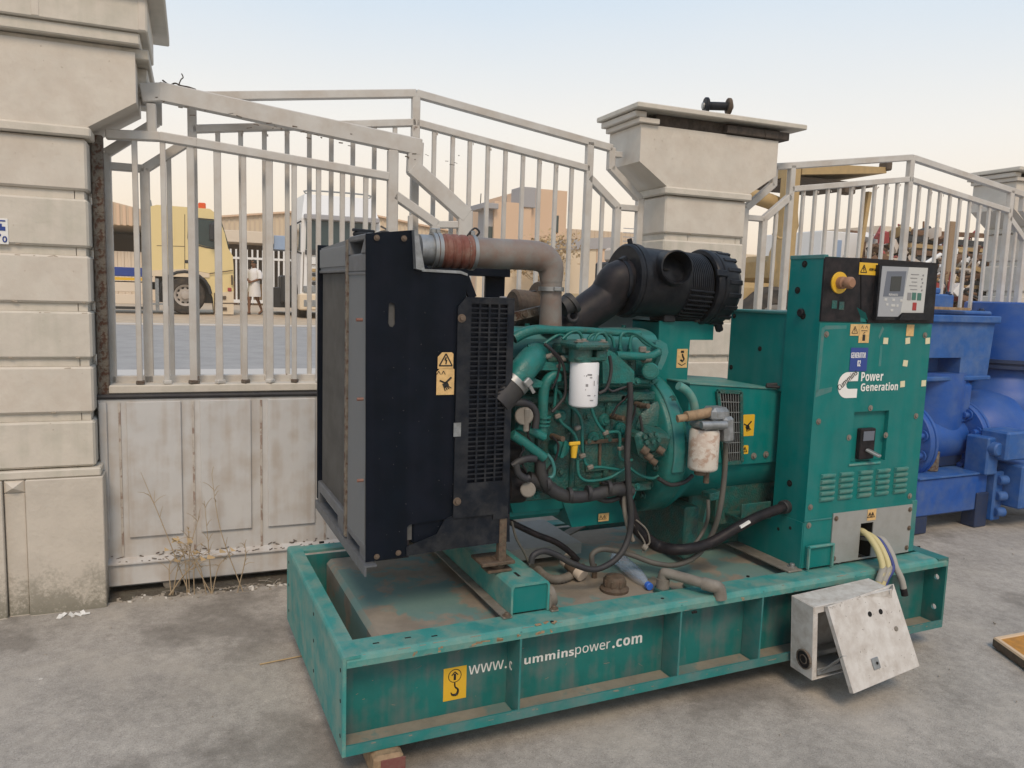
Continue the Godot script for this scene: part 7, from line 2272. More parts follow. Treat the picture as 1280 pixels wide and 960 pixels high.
func loose_items() -> void:
	# water bottle lying on the tank top
	var cap := Vector3(1.309, 0.435, -0.206)
	var bot := Vector3(1.353, 0.455, -0.537)
	var t := thing("water_bottle", "crushed clear plastic water bottle with a blue cap lying on the tank", "bottle", Vector3(cap.x, 0.41, cap.z), 0.0, "", Vector3(cap.x, 0.41, cap.z))
	var dr := (cap - bot).normalized()
	bot.y = 0.444
	cap.y = 0.428
	dr = (cap - bot).normalized()
	var L := (cap - bot).length()
	var x := dr.cross(Vector3.UP).normalized()
	var T := Transform3D(Basis(x, dr, x.cross(dr)), bot)
	var pr := [Vector2(0, 0.004), Vector2(0.024, 0.0), Vector2(0.031, 0.008)]
	var n := 7
	for i in n:
		var y := 0.02 + (L * 0.62 - 0.02) * i / n
		pr.append_array([Vector2(0.0315, y), Vector2(0.0285, y + 0.006)])
	pr.append_array([Vector2(0.031, L * 0.62), Vector2(0.030, L * 0.68), Vector2(0.022, L * 0.82), Vector2(0.013, L * 0.9), Vector2(0.0115, L * 0.93), Vector2(0.0115, L * 0.97)])
	var b := MB.new()
	b.lathe(T, pr, 20, TAU, 0.2)
	obj("bottle_body", b, M.clear_plastic, t)
	var c := MB.new()
	c.cyl(cap - dr * 0.018, cap + dr * 0.006, 0.0155, 20, -1.0, 0.002)
	obj("cap", c, M.cap_blue, t)
	# paper cup on its side, brown band round it
	var p0 := Vector3(1.093, 0.425, -0.398)
	var p1 := Vector3(1.105, 0.47, -0.457)
	var q := thing("paper_roll", "short white roll with a brown band leaning beside the hose loop", "paper roll", Vector3(p0.x, 0.41, p0.z), 0.0, "", Vector3(p0.x, 0.41, p0.z))
	var a := Vector3(p0.x, 0.440, p0.z + 0.02)
	var e := a + Vector3(-0.035, 0.045, -0.105)
	var m := MB.new()
	m.cyl(a, e, 0.030, 22, -1.0, 0.003)
	obj("roll", m, M.scrap_pale, q)
	var w := MB.new()
	w.cyl(a.lerp(e, 0.28), a.lerp(e, 0.72), 0.0308, 22)
	obj("brown_band", w, M.brown, q)
	# ring shaped fitting beside the cross member
	var r := Vector3(0.835, 0.455, -0.20)
	var u := thing("pipe_ring", "dusty grey pipe ring standing against the cross member's end", "pipe fitting", Vector3(r.x, 0.41, r.z), 0.0, "", Vector3(r.x, 0.41, r.z))
	var g := MB.new()
	g.lathe(Transform3D(Basis(Vector3(0, 0, 1), Vector3(0.94, 0.2, 0.28).normalized(), Vector3(0, 1, 0)).orthonormalized(), r), [Vector2(0.028, -0.02), Vector2(0.042, -0.02), Vector2(0.045, -0.01), Vector2(0.045, 0.01), Vector2(0.042, 0.02), Vector2(0.028, 0.02), Vector2(0.028, -0.02)], 26)
	obj("ring", g, M.steel_dusty, u)
	# timber blocks under the skid
	var bl := [["red painted timber block under the skid's near left corner", Vector3(0.155, 0.0, -0.02), 0.02, "wood_red"], ["bare timber block under the skid's far left corner", Vector3(0.22, 0.0, -1.0), 0.1, "wood"], ["bare timber block under the skid's right end", Vector3(2.5, 0.0, -0.5), -0.1, "wood"]]
	for k in bl:
		var t2 := thing("timber_block", k[0], "timber block", k[1], k[2], "timber blocks under the skid")
		var z := MB.new()
		z.box(Vector3(0, 0.049, -0.14), Vector3(0.10, 0.096, 0.40), Basis(Vector3(0, 1, 0), -0.05), 0.012)
		obj("block", z, M.wood, t2)
		if k[3] == "wood_red":
			var f := MB.new()
			f.box(Vector3(0.003, 0.049, 0.061), Vector3(0.082, 0.074, 0.004), Basis(Vector3(0, 1, 0), -0.05), 0.001)
			obj("painted_end", f, M.wood_red, t2)
	# shallow wooden tray at the right edge
	var v0 := Vector3(3.094, 0.035, 0.091)
	var v := thing("wooden_panel", "wooden panel with an orange face and worn pale edges lying on the concrete", "panel", Vector3(v0.x, 0, v0.z), 0.0)
	var far := Vector3(3.318, 0.045, 0.104)
	var near := Vector3(2.999, 0.035, 0.306)
	var d1 := Vector3(far.x - v0.x, 0, far.z - v0.z).normalized()
	var d2 := Vector3(near.x - v0.x, 0, near.z - v0.z).normalized()
	var uu := d1 * 0.9
	var ww := d2 * 0.9
	var lo := [Vector3.ZERO, uu, uu + ww, ww]
	var up := Vector3(0, 0.042, 0)
	var tr := MB.new()
	var lo2 := lo.map(func(s): return s + Vector3(0, 0.006, 0))
	tr.hexa(lo2, lo.map(func(s): return s + up))
	obj("board", tr, M.brown, v)
	var md := (uu + ww) / 2
	var ed := MB.new()
	for i in 4:
		var s0: Vector3 = lo[i]
		var s1: Vector3 = lo[(i + 1) % 4]
		ed.hexa([s0 + up, s1 + up, s1.lerp(md, 0.06) + up, s0.lerp(md, 0.06) + up], [s0.lerp(md, 0.01) + up * 1.2, s1.lerp(md, 0.01) + up * 1.2, s1.lerp(md, 0.05) + up * 1.2, s0.lerp(md, 0.05) + up * 1.2])
	obj("edge_strip", ed, M.board_edge, v)
	var fc := MB.new()
	fc.hexa(lo.map(func(s): return s.lerp(md, 0.062) + up), lo.map(func(s): return s.lerp(md, 0.062) + up * 1.1))
	obj("orange_face", fc, M.board_orange, v)

func pump() -> void:
	var Z := -1.5
	var base := Vector3(5.15, 0, -1.5)
	var t := thing("water_pump", "blue pump set with a boxy tank and round volute beside the cabinet", "pump", base, 0.0, "", base)
	var B: Material = M.pump_blue
	var P := [Vector3(4.561, 1.5, -1.5), Vector3(5.247, 1.509, -1.5), Vector3(5.219, 1.096, -1.5), Vector3(4.844, 1.078, -1.5), Vector3(4.636, 1.082, -1.5), Vector3(4.9, 1.238, -1.5), Vector3(4.547, 1.24, -1.5)]
	var x0: float = P[0].x - 0.12
	var x1: float = P[1].x
	var y1: float = P[0].y
	var y0: float = P[2].y
	var b := MB.new()
	var nt := Vector3(4.9, 1.238, -1.5)
	var xm := lerpf(x1 - 0.03, x1, (nt.y - y0) / (y1 - y0))
	b.hexa([Vector3(x0, nt.y, -1.95), Vector3(xm, nt.y, -1.95), Vector3(xm, nt.y, -1.5), Vector3(x0, nt.y, -1.5)], [Vector3(x0, y1, -1.95), Vector3(x1, y1, -1.95), Vector3(x1, y1, -1.5), Vector3(x0, y1, -1.5)])
	b.hexa([Vector3(nt.x, y0, -1.95), Vector3(x1 - 0.03, y0, -1.95), Vector3(x1 - 0.03, y0, -1.5), Vector3(nt.x, y0, -1.5)], [Vector3(nt.x, nt.y - 0.0005, -1.95), Vector3(xm, nt.y - 0.0005, -1.95), Vector3(xm, nt.y - 0.0005, -1.5), Vector3(nt.x, nt.y - 0.0005, -1.5)])
	b.mm(Vector3(x0 - 0.04, y0, -1.93), Vector3(nt.x - 0.001, nt.y - 0.001, -1.68))
	obj("tank_box", b, M.pump_dusty, t)
	for q in [[y1 - 0.005, y1 + 0.05, 0.03, "tank_lid"], [y0 - 0.03, y0 + 0.005, 0.02, "tank_flange"]]:
		var l := MB.new()
		l.mm(Vector3(x0 - q[2], q[0], -1.97), Vector3(x1 + q[2] - (0.03 if q[3] == "tank_flange" else 0.0), q[1], -1.5 + q[2]), 0.008)
		obj(q[3], l, M.pump_dusty, t)
	var lid := MB.new()
	lid.mm(Vector3(x0, y1 + 0.05, -1.95), Vector3(x1 - 0.01, y1 + 0.085, -1.52), 0.012)
	lid.mm(Vector3(x0 - 0.1, y1 + 0.085, -1.9), Vector3(4.88, y1 + 0.20, -1.58), 0.012)
	lid.mm(Vector3(x0 - 0.1, y1 + 0.20, -1.85), Vector3(4.78, y1 + 0.245, -1.62), 0.01)
	lid.cyl(Vector3(4.58, y1 + 0.2, -1.7), Vector3(4.58, y1 + 0.34, -1.7), 0.05, 16)
	obj("lid_casting", lid, M.pump_dusty, t)
	bolts("lid_bolt", [Vector3(5.0, y1 + 0.085, -1.56), Vector3(5.16, y1 + 0.085, -1.56), Vector3(4.84, y1 + 0.20, -1.61)], Vector3.UP, 0.018, 0.02, M.pump_dark, t)
	var stick := MB.new()
	stick.bar(Vector3(4.5, y1 + 0.098, -1.5), Vector3(4.92, y1 + 0.096, -1.49), 0.02, 0.03)
	obj("timber_strip", stick, M.wood, t)
	# column under the tank, and the cross pipe with its two flanges
	var c := MB.new()
	c.lathe(Transform3D(Basis(), Vector3(4.86, 0.70, -1.74)), [Vector2(0, 0), Vector2(0.27, 0.0), Vector2(0.27, 0.42), Vector2(0, 0.42)], 32)
	c.mm(Vector3(4.80, 0.72, -1.80), Vector3(5.08, y0 - 0.03, -1.49), 0.04)
	obj("column", c, B, t)
	var p := MB.new()
	var pc := Vector3(4.961, 0.618, -1.55)
	p.lathe(Transform3D(XDIR, Vector3(4.50, pc.y, -1.62)), [Vector2(0, 0), Vector2(0.17, 0), Vector2(0.17, 0.8), Vector2(0, 0.8)], 32)
	obj("cross_pipe", p, B, t)
	for x in [4.44, 5.02]:
		var f := MB.new()
		f.lathe(Transform3D(XDIR, Vector3(x, pc.y, -1.62)), [Vector2(0, -0.005), Vector2(0.20, 0), Vector2(0.28, 0.01), Vector2(0.285, 0.018), Vector2(0.285, 0.05), Vector2(0.275, 0.055), Vector2(0.275, 0.062), Vector2(0.285, 0.067), Vector2(0.285, 0.09), Vector2(0.2, 0.10)], 40)
		obj("flange", f, B, t)
		bolts("flange_bolt", range(10).map(func(i): return Vector3(x, pc.y + 0.235 * cos(i * TAU / 10), -1.62 + 0.235 * sin(i * TAU / 10))), Vector3(-1, 0, 0), 0.024, 0.05, B, t)
	# discharge drum and volute on the right
	var v := MB.new()
	var dc := Vector3(5.78, 0, -1.75)
	var d0 := Vector3(5.103, 1.608, -1.5)
	v.lathe(Transform3D(Basis(), Vector3(dc.x, 1.21, dc.z)), [Vector2(0, 0), Vector2(0.32, 0), Vector2(0.32, 0.44), Vector2(0.30, 0.45), Vector2(0, 0.45)], 40)
	obj("discharge_drum", v, B, t)
	var vf := MB.new()
	vf.lathe(Transform3D(Basis(), Vector3(dc.x, 1.13, dc.z)), [Vector2(0, 0), Vector2(0.33, 0), Vector2(0.35, 0.01), Vector2(0.35, 0.035), Vector2(0.335, 0.04), Vector2(0.335, 0.048), Vector2(0.35, 0.053), Vector2(0.35, 0.08), Vector2(0, 0.085)], 40)
	obj("drum_flange", vf, M.pump_dark, t)
	var po := MB.new()
	po.cyl(Vector3(dc.x, 1.43, dc.z), Vector3(dc.x + 0.02, 1.42, dc.z + 0.52), 0.15, 30, 0.16, 0.02)
	obj("side_port", po, B, t)
	var vo := MB.new()
	vo.lathe(Transform3D(Basis(), Vector3(dc.x - 0.02, 0.62, dc.z)), [Vector2(0, 0), Vector2(0.30, 0.02), Vector2(0.40, 0.12), Vector2(0.42, 0.24), Vector2(0.36, 0.36), Vector2(0.27, 0.45), Vector2(0.26, 0.52), Vector2(0, 0.52)], 40, TAU, 0.5)
	vo.lathe(Transform3D(XDIR, Vector3(5.10, pc.y, -1.66)), [Vector2(0.20, 0), Vector2(0.26, 0.06), Vector2(0.34, 0.20), Vector2(0.36, 0.40), Vector2(0, 0.5)], 36, TAU, 0.5)
	obj("volute", vo, B, t)
	var ga := MB.new()
	ga.cyl(Vector3(5.25, 0.9, -1.70), Vector3(5.25, 1.13, -1.72), 0.012, 8)
	obj("tie_rod", ga, M.alu, t)
	# bed: a long beam, a cross block and a coupling stand
	var q := [Vector3(4.298, 0.448, -1.3), Vector3(5.001, 0.273, -1.3), Vector3(5.045, 0.106, -1.3), Vector3(4.319, 0.171, -1.3)]
	var bd := MB.new()
	bd.mm(Vector3(4.30, 0.13, -1.42), Vector3(5.05, 0.40, -1.30), 0.01)
	bd.mm(Vector3(4.30, 0.22, -2.0), Vector3(5.5, 0.38, -1.9), 0.01)
	obj("bed_beam", bd, M.pump_blue, t)
	var bt := MB.new()
	bt.mm(Vector3(4.30, 0.4005, -1.75), Vector3(5.02, 0.415, -1.285), 0.003)
	obj("bed_top", bt, M.pump_dusty, t)
	var hook := MB.new()
	hook.mm(Vector3(4.93, 0.0, -1.40), Vector3(5.06, 0.26, -1.285), 0.006)
	obj("bed_foot", hook, M.pump_dark, t)
	hook = MB.new()
	hook.mm(Vector3(4.32, 0.0, -1.42), Vector3(4.45, 0.129, -1.31), 0.006)
	obj("bed_foot", hook, M.pump_dark, t)
	var s := MB.new()
	s.mm(Vector3(4.93, 0.40, -1.42), Vector3(5.06, 0.68, -1.24), 0.012)
	s.mm(Vector3(5.00, 0.52, -1.36), Vector3(5.27, 0.73, -1.15), 0.014)
	s.cyl(Vector3(4.98, 0.60, -1.26), Vector3(4.98, 0.60, -1.19), 0.05, 18, -1.0, 0.01)
	obj("stand_block", s, M.pump_dusty, t)
	var e := MB.new()
	e.mm(Vector3(5.16, 0.16, -1.5), Vector3(5.9, 0.48, -1.12), 0.012)
	obj("end_block", e, M.pump_dusty, t)
	var j := MB.new()
	for y in [0.12, 0.24, 0.36]:
		j.cyl(Vector3(5.08, y, -1.24), Vector3(5.15, y, -1.22), 0.035, 14, -1.0, 0.008)
	j.mm(Vector3(5.06, 0.05, -1.34), Vector3(5.16, 0.42, -1.25), 0.01)
	obj("joint_knuckle", j, M.pump_dusty, t)
	var dr := MB.new()
	dr.cyl(Vector3(4.62, 0.42, -1.45), Vector3(4.62, 0.56, -1.45), 0.05, 14)
	dr.cyl(Vector3(4.62, 0.52, -1.45), Vector3(4.62, 0.66, -1.5), 0.03, 12)
	obj("drain_fitting", dr, M.rusty, t)
	var dk := MB.new()
	dk.mm(Vector3(4.72, 0.42, -1.8), Vector3(5.2, 0.56, -1.5), 0.01)
	dk.hexa([Vector3(4.85, 0.56, -1.75), Vector3(5.05, 0.56, -1.75), Vector3(5.05, 0.56, -1.5), Vector3(4.85, 0.56, -1.5)], [Vector3(4.92, 0.68, -1.75), Vector3(5.02, 0.68, -1.75), Vector3(5.02, 0.68, -1.5), Vector3(4.92, 0.68, -1.5)])
	obj("foot_casting", dk, M.pump_dark, t)
	var rag := MB.new()
	rag.hexa([Vector3(4.76, 0.58, -1.5), Vector3(5.0, 0.62, -1.55), Vector3(5.0, 0.62, -1.75), Vector3(4.76, 0.58, -1.75)], [Vector3(4.80, 0.66, -1.52), Vector3(4.98, 0.69, -1.56), Vector3(4.98, 0.70, -1.72), Vector3(4.80, 0.67, -1.72)])
	obj("pale_wrap", rag, M.scrap_pale, t)
	var ft := MB.new()
	ft.hexa([Vector3(5.45, 0.48, -1.7), Vector3(5.75, 0.48, -1.7), Vector3(5.75, 0.48, -1.35), Vector3(5.45, 0.48, -1.35)], [Vector3(5.50, 0.70, -1.7), Vector3(5.70, 0.70, -1.7), Vector3(5.70, 0.70, -1.5), Vector3(5.50, 0.70, -1.5)])
	obj("volute_foot", ft, B, t)

# ---------------------------------------------------------------- across the street
func wheel(parent: Node, c: Vector3, r: float, w: float) -> void:
	var k := part("wheel", parent)
	var t := MB.new()
	t.lathe(Transform3D(ZDIR, c - Vector3(0, 0, w)), [Vector2(r * 0.55, 0), Vector2(r * 0.92, 0), Vector2(r, w * 0.18), Vector2(r, w * 0.82), Vector2(r * 0.92, w), Vector2(r * 0.60, w), Vector2(r * 0.56, w * 0.9)], 32)
	obj("tyre", t, M.tyre, k)
	var h := MB.new()
	h.lathe(Transform3D(ZDIR, c - Vector3(0, 0, w)), [Vector2(r * 0.56, w * 0.9), Vector2(r * 0.5, w * 0.86), Vector2(r * 0.42, w * 0.66), Vector2(r * 0.22, w * 0.7), Vector2(r * 0.2, w * 1.0), Vector2(r * 0.10, w * 1.05), Vector2(0, w * 1.05)], 26)
	obj("rim", h, M.rim, k)
	var n := MB.new()
	for i in 10:
		var d := Vector3(cos(TAU * i / 10), sin(TAU * i / 10), 0)
		n.cyl(c + d * r * 0.42 - Vector3(0, 0, w * 0.36), c + d * r * 0.42 - Vector3(0, 0, w * 0.30), r * 0.075, 10)
	obj("rim_hole", n, M.hole, k)

func cream_truck() -> void:
	var c := -23.5
	var a0 := -1.57
	var t := wthing("tractor_truck", "cream tractor truck seen from its side with an orange beacon", "truck", Vector3(-0.66, STREET, c))
	var y := STREET
	var prof := [Vector3(-1.571, 1.748, -23.5), Vector3(-1.572, 2.81, -23.5), Vector3(-1.573, 3.791, -23.5), Vector3(-1.4, 3.849, -23.5), Vector3(0.062, 3.833, -23.5), Vector3(0.287, 3.681, -23.5), Vector3(0.488, 3.115, -23.5), Vector3(0.576, 2.683, -23.5), Vector3(0.713, 2.446, -23.5), Vector3(0.733, 2.104, -23.5), Vector3(0.72, 0.672, -23.5), Vector3(0.161, 0.661, -23.5), Vector3(0.12, 1.151, -23.5), Vector3(-0.058, 1.586, -23.5), Vector3(-0.306, 1.771, -23.5), Vector3(-0.642, 1.855, -23.5), Vector3(-1, 1.793, -23.5)]
	var q := []
	for p in prof:
		q.append(Vector2(p.x, p.y))
	var b := MB.new()
	b.prism(q, Transform3D(Basis(), Vector3(0, 0, c - 2.4)), 2.4)
	obj("cab", b, M.truck_cream, t)
	var w := MB.new()
	w.zplate([Vector3(-0.505, 3.51, -23.5), Vector3(0.194, 3.483, -23.5), Vector3(0.325, 2.913, -23.5), Vector3(0.322, 2.646, -23.5), Vector3(-0.044, 2.7, -23.5), Vector3(-0.449, 2.799, -23.5), Vector3(-0.536, 2.914, -23.5)], c + 0.002, c + 0.012)
	obj("side_window", w, M.truck_glass, t)
	var wf := MB.new()
	var wq := [Vector3(-0.527, 3.532, -23.5), Vector3(0.217, 3.509, -23.5), Vector3(0.348, 2.914, -23.5), Vector3(0.344, 2.623, -23.5), Vector3(-0.067, 2.675, -23.5), Vector3(-0.494, 2.773, -23.5), Vector3(-0.559, 2.913, -23.5)]
	for i in wq.size():
		wf.bar(wq[i] + Vector3(0, 0, 0.008), wq[(i + 1) % wq.size()] + Vector3(0, 0, 0.008), 0.035, 0.02)
	obj("window_seal", wf, M.truck_dark, t)
	var ws := MB.new()
	ws.hexa([Vector3(0.375, 3.84, -25.8), Vector3(0.313, 3.666, -23.6), Vector3(0.58, 2.736, -23.6), Vector3(0.665, 2.831, -25.8)], [Vector3(0.413, 3.856, -25.8), Vector3(0.348, 3.681, -23.6), Vector3(0.615, 2.738, -23.6), Vector3(0.703, 2.833, -25.8)])
	obj("windscreen", ws, M.truck_glass, t)
	var seam := MB.new()
	for l in [[Vector3(-0.637, 3.62, -23.5), Vector3(-0.662, 1.998, -23.5)], [Vector3(-1.423, 2.653, -23.5), Vector3(-0.652, 2.669, -23.5)], [Vector3(-0.662, 1.998, -23.5), Vector3(0.037, 1.881, -23.5)]]:
		seam.bar(l[0] + Vector3(0, 0, 0.001), l[1] + Vector3(0, 0, 0.001), 0.018, 0.006)
	obj("panel_seam", seam, M.shed_dark, t)
	var sp := MB.new()
	var sq := [Vector3(-1.3, 3.389, -23.5), Vector3(-0.928, 3.365, -23.5), Vector3(-0.915, 2.869, -23.5), Vector3(-1.288, 2.873, -23.5)]
	sp.zplate(sq, c, c + 0.012)
	obj("side_panel", sp, M.truck_cream, t)
	var dh := MB.new()
	dh.box(Vector3(-0.569, 2.218, -23.49), Vector3(0.17, 0.09, 0.03), Basis(), 0.01)
	obj("door_handle", dh, M.truck_dark, t)
	var m := MB.new()
	m.box(Vector3(0.115, 3.125, -23.2), Vector3(0.16, 0.52, 0.22), Basis(), 0.04)
	m.bar(Vector3(0.118, 3.362, -23.2), Vector3(0.286, 3.537, -23.5), 0.05, 0.05)
	obj("mirror", m, M.truck_dark, t)
	var bc := MB.new()
	bc.box(Vector3(-0.143, 3.957, -24.4), Vector3(0.22, 0.22, 0.4), Basis(), 0.03)
	obj("beacon", bc, M.beacon, t)
	var fl := MB.new()
	fl.zplate([Vector3(0.214, 1.301, -23.5), Vector3(0.727, 1.366, -23.5), Vector3(0.72, 0.647, -23.5), Vector3(0.16, 0.636, -23.5)], c + 0.003, c + 0.05)
	fl.zplate([Vector3(-1.568, 1.914, -23.5), Vector3(-0.64, 1.999, -23.5), Vector3(0.037, 1.881, -23.5), Vector3(0.036, 1.759, -23.5), Vector3(-1.571, 1.748, -23.5)], c + 0.003, c + 0.03)
	obj("bumper", fl, M.shed_cream, t)
	var st := MB.new()
	for l in [[Vector3(0.168, 1.3, -23.5), Vector3(0.161, 0.661, -23.5)], [Vector3(0.164, 0.981, -23.5), Vector3(0.723, 0.994, -23.5)], [Vector3(0.037, 1.881, -23.5), Vector3(0.709, 2.005, -23.5)]]:
		st.bar(l[0] + Vector3(0, 0, 0.055), l[1] + Vector3(0, 0, 0.055), 0.03, 0.01)
	st.box(Vector3(0.395, 1.16, -23.42), Vector3(0.22, 0.10, 0.03), Basis(), 0.01)
	st.box(Vector3(0.392, 0.816, -23.42), Vector3(0.26, 0.10, 0.03), Basis(), 0.01)
	st.box(Vector3(0.68, 1.709, -23.44), Vector3(0.05, 0.3, 0.06), Basis(), 0.01)
	obj("step_openings", st, M.shed_dark, t).set_meta("kind", "stuff")
	var il := MB.new()
	il.box(Vector3(0.608, 1.412, -23.44), Vector3(0.11, 0.11, 0.03), Basis(), 0.01)
	obj("indicator", il, M.scrap_red, t)
	var ar := MB.new()
	var av := []
	for i in 11:
		var th := PI * (0.02 + 0.96 * i / 10.0)
		av.append(Vector3(-0.66 + 0.72 * cos(th), y + 0.60 + 0.70 * sin(th), c + 0.02))
	ar.tube(av, 0.05, 6, 1)
	ar.mm(Vector3(-1.5, y + 0.35, c - 2.2), Vector3(0.2, y + 1.2, c - 0.3))
	obj("wheel_arch", ar, M.truck_dark, t)
	wheel(t, Vector3(-0.66, y + 0.58, c + 0.02), 0.58, 0.34)
	var ch := MB.new()
	ch.mm(Vector3(-6.5, y + 0.72, c - 1.6), Vector3(-1.2, y + 0.95, c - 0.7))
	ch.mm(Vector3(-6.5, y + 0.12, c - 0.3), Vector3(-1.62, y + 0.20, c - 0.15))
	obj("chassis", ch, M.truck_dark, t)
	for i in 2:
		var sk := MB.new()
		sk.mm(Vector3(-6.4, y + 0.28 + 0.36 * i, c - 0.12), Vector3(-1.62, y + 0.56 + 0.36 * i, c - 0.06), 0.01)
		obj("side_skirt", sk, M.shed_pale, t)
	var yr := MB.new()
	yr.mm(Vector3(-6.4, y + 0.98, c - 0.13), Vector3(-1.62, y + 1.06, c - 0.05))
	obj("yellow_strip", yr, M.yellow, t)
	var bl := MB.new()
	bl.mm(Vector3(-6.4, y + 1.10, c - 2.2), Vector3(-1.65, y + 1.36, c - 0.1), 0.01)
	obj("blue_bed", bl, M.sign_blue, t)
	var pi := MB.new()
	pi.bar(Vector3(-1.438, 1.681, -23.4), Vector3(-1.434, 0.729, -23.4), 0.10, 0.10)
	pi.bar(Vector3(-1.625, 0.917, -23.35), Vector3(-1.21, 0.927, -23.35), 0.05, 0.05)
	pi.tube([Vector3(-1.541, 3.717, -23.7), Vector3(-1.579, 3.995, -23.7)], 0.02, 6, 2)
	obj("air_stack", pi, M.alu, t)
	wheel(t, Vector3(-5.2, y + 0.52, c - 0.2), 0.52, 0.34)

func white_truck() -> void:
	var c := -22.0
	var t := wthing("tractor_truck", "white tractor truck facing the road behind the radiator", "truck", Vector3(3.7, STREET, c))
	var y := STREET
	var a0 := 2.55
	var a1 := 5.05
	var b := MB.new()
	b.hexa([Vector3(a0, y + 0.55, c), Vector3(a1, y + 0.55, c), Vector3(a1, y + 0.55, c - 2.3), Vector3(a0, y + 0.55, c - 2.3)], [Vector3(a0 + 0.06, y + 3.0, c - 0.12), Vector3(a1 - 0.06, y + 3.0, c - 0.12), Vector3(a1, y + 3.0, c - 2.3), Vector3(a0, y + 3.0, c - 2.3)])
	b.hexa([Vector3(a0 + 0.06, y + 3.0, c - 0.12), Vector3(a1 - 0.06, y + 3.0, c - 0.12), Vector3(a1, y + 3.0, c - 2.3), Vector3(a0, y + 3.0, c - 2.3)], [Vector3(a0 + 0.22, y + 3.78, c - 0.7), Vector3(a1 - 0.22, y + 3.78, c - 0.7), Vector3(a1 - 0.1, y + 3.75, c - 2.3), Vector3(a0 + 0.1, y + 3.75, c - 2.3)])
	obj("cab", b, M.truck_white, t)
	var w := MB.new()
	w.hexa([Vector3(a0 + 0.17, y + 2.08, c + 0.005 - 0.075), Vector3(a1 - 0.17, y + 2.08, c - 0.07), Vector3(a1 - 0.20, y + 2.95, c - 0.11), Vector3(a0 + 0.20, y + 2.95, c - 0.11)], [Vector3(a0 + 0.17, y + 2.08, c - 0.04), Vector3(a1 - 0.17, y + 2.08, c - 0.04), Vector3(a1 - 0.20, y + 2.95, c - 0.085), Vector3(a0 + 0.20, y + 2.95, c - 0.085)])
	obj("windscreen", w, M.truck_glass, t)
	var s := MB.new()
	s.mm(Vector3(a0 + 0.12, y + 2.97, c - 0.14), Vector3(a1 - 0.12, y + 3.12, c + 0.12), 0.02)
	obj("sun_visor", s, M.block_grey, t)
	var wb := MB.new()
	wb.bar(Vector3(a0 + 0.3, y + 2.06, c - 0.02), Vector3(a1 - 0.4, y + 2.10, c - 0.02), 0.04, 0.03)
	wb.mm(Vector3(a0 + 0.15, y + 1.92, c - 0.03), Vector3(a1 - 0.15, y + 2.06, c + 0.004), 0.01)
	obj("wiper", wb, M.truck_dark, t)
	for i in 4:
		var g := MB.new()
		g.mm(Vector3(a0 + 0.35, y + 1.02 + 0.13 * i, c + 0.002), Vector3(a1 - 0.35, y + 1.12 + 0.13 * i, c + 0.03), 0.01)
		obj("grille_slat", g, M.truck_dark if i % 2 == 0 else M.loader_yellow, t)
	var sw := MB.new()
	sw.hexa([Vector3(a0 - 0.004, y + 2.05, c - 0.35), Vector3(a0 - 0.004, y + 2.05, c - 1.25), Vector3(a0 + 0.02, y + 2.05, c - 1.25), Vector3(a0 + 0.02, y + 2.05, c - 0.35)], [Vector3(a0 + 0.03, y + 2.85, c - 0.40), Vector3(a0 + 0.03, y + 2.85, c - 1.25), Vector3(a0 + 0.06, y + 2.85, c - 1.25), Vector3(a0 + 0.06, y + 2.85, c - 0.40)])
	obj("side_window", sw, M.truck_glass, t)
	var fs := MB.new()
	for x in [a0 + 0.02, a1 - 0.02]:
		fs.bar(Vector3(x + (0.06 if x < 3.5 else -0.06), y + 0.8, c + 0.004), Vector3(x + (0.10 if x < 3.5 else -0.10), y + 2.0, c - 0.05), 0.02, 0.012)
	fs.mm(Vector3(a0 + 0.2, y + 1.62, c - 0.03), Vector3(a1 - 0.2, y + 1.64, c + 0.0), 0.002)
	obj("panel_gaps", fs, M.shed_dark, t).set_meta("kind", "stuff")
	var bm := MB.new()
	bm.mm(Vector3(a0 - 0.02, y + 0.25, c - 0.5), Vector3(a1 + 0.02, y + 0.75, c + 0.10), 0.04)
	obj("bumper", bm, M.shed_cream, t)
	for x in [a0 + 0.28, a1 - 0.28]:
		for k in 2:
			var h := MB.new()
			h.mm(Vector3(x - 0.18, y + 0.36 + 0.42 * k, c + 0.08 * (1 - k) + 0.005), Vector3(x + 0.18, y + 0.56 + 0.42 * k, c + 0.08 * (1 - k) + 0.035), 0.02)
			obj("headlight", h, M.alu, t)
	var mi := MB.new()
	for x in [a0 - 0.32, a1 + 0.32]:
		mi.box(Vector3(x, y + 2.35, c + 0.1), Vector3(0.22, 0.7, 0.16), Basis(), 0.05)
		mi.bar(Vector3(x, y + 2.7, c + 0.1), Vector3(x + (0.36 if x < 3.5 else -0.36), y + 2.9, c - 0.1), 0.05, 0.05)
		mi.bar(Vector3(x, y + 2.05, c + 0.1), Vector3(x + (0.36 if x < 3.5 else -0.36), y + 1.95, c - 0.05), 0.05, 0.05)
	obj("mirror", mi, M.truck_dark, t)
	for p in [Vector3(a0 + 0.0, y + 0.55, c - 1.0), Vector3(a1 - 0.34, y + 0.55, c - 1.0)]:
		var k := part("wheel", t)
		var ty := MB.new()
		ty.lathe(Transform3D(XDIR, p), [Vector2(0, 0.06), Vector2(0.28, 0.06), Vector2(0.30, 0.0), Vector2(0.5, 0), Vector2(0.55, 0.05), Vector2(0.55, 0.29), Vector2(0.5, 0.34), Vector2(0, 0.34)], 28)
		obj("tyre", ty, M.tyre, k)
	var ch := MB.new()
	ch.mm(Vector3(a0 - 0.55, y + 0.25, c - 5.5), Vector3(a1 - 0.2, y + 0.9, c - 2.31), 0.02)
	ch.mm(Vector3(a0 - 0.35, y + 0.4, c - 3.0), Vector3(a0 + 0.1, y + 1.3, c - 2.0), 0.05)
	obj("chassis", ch, M.truck_dark, t)
	var rl := MB.new()
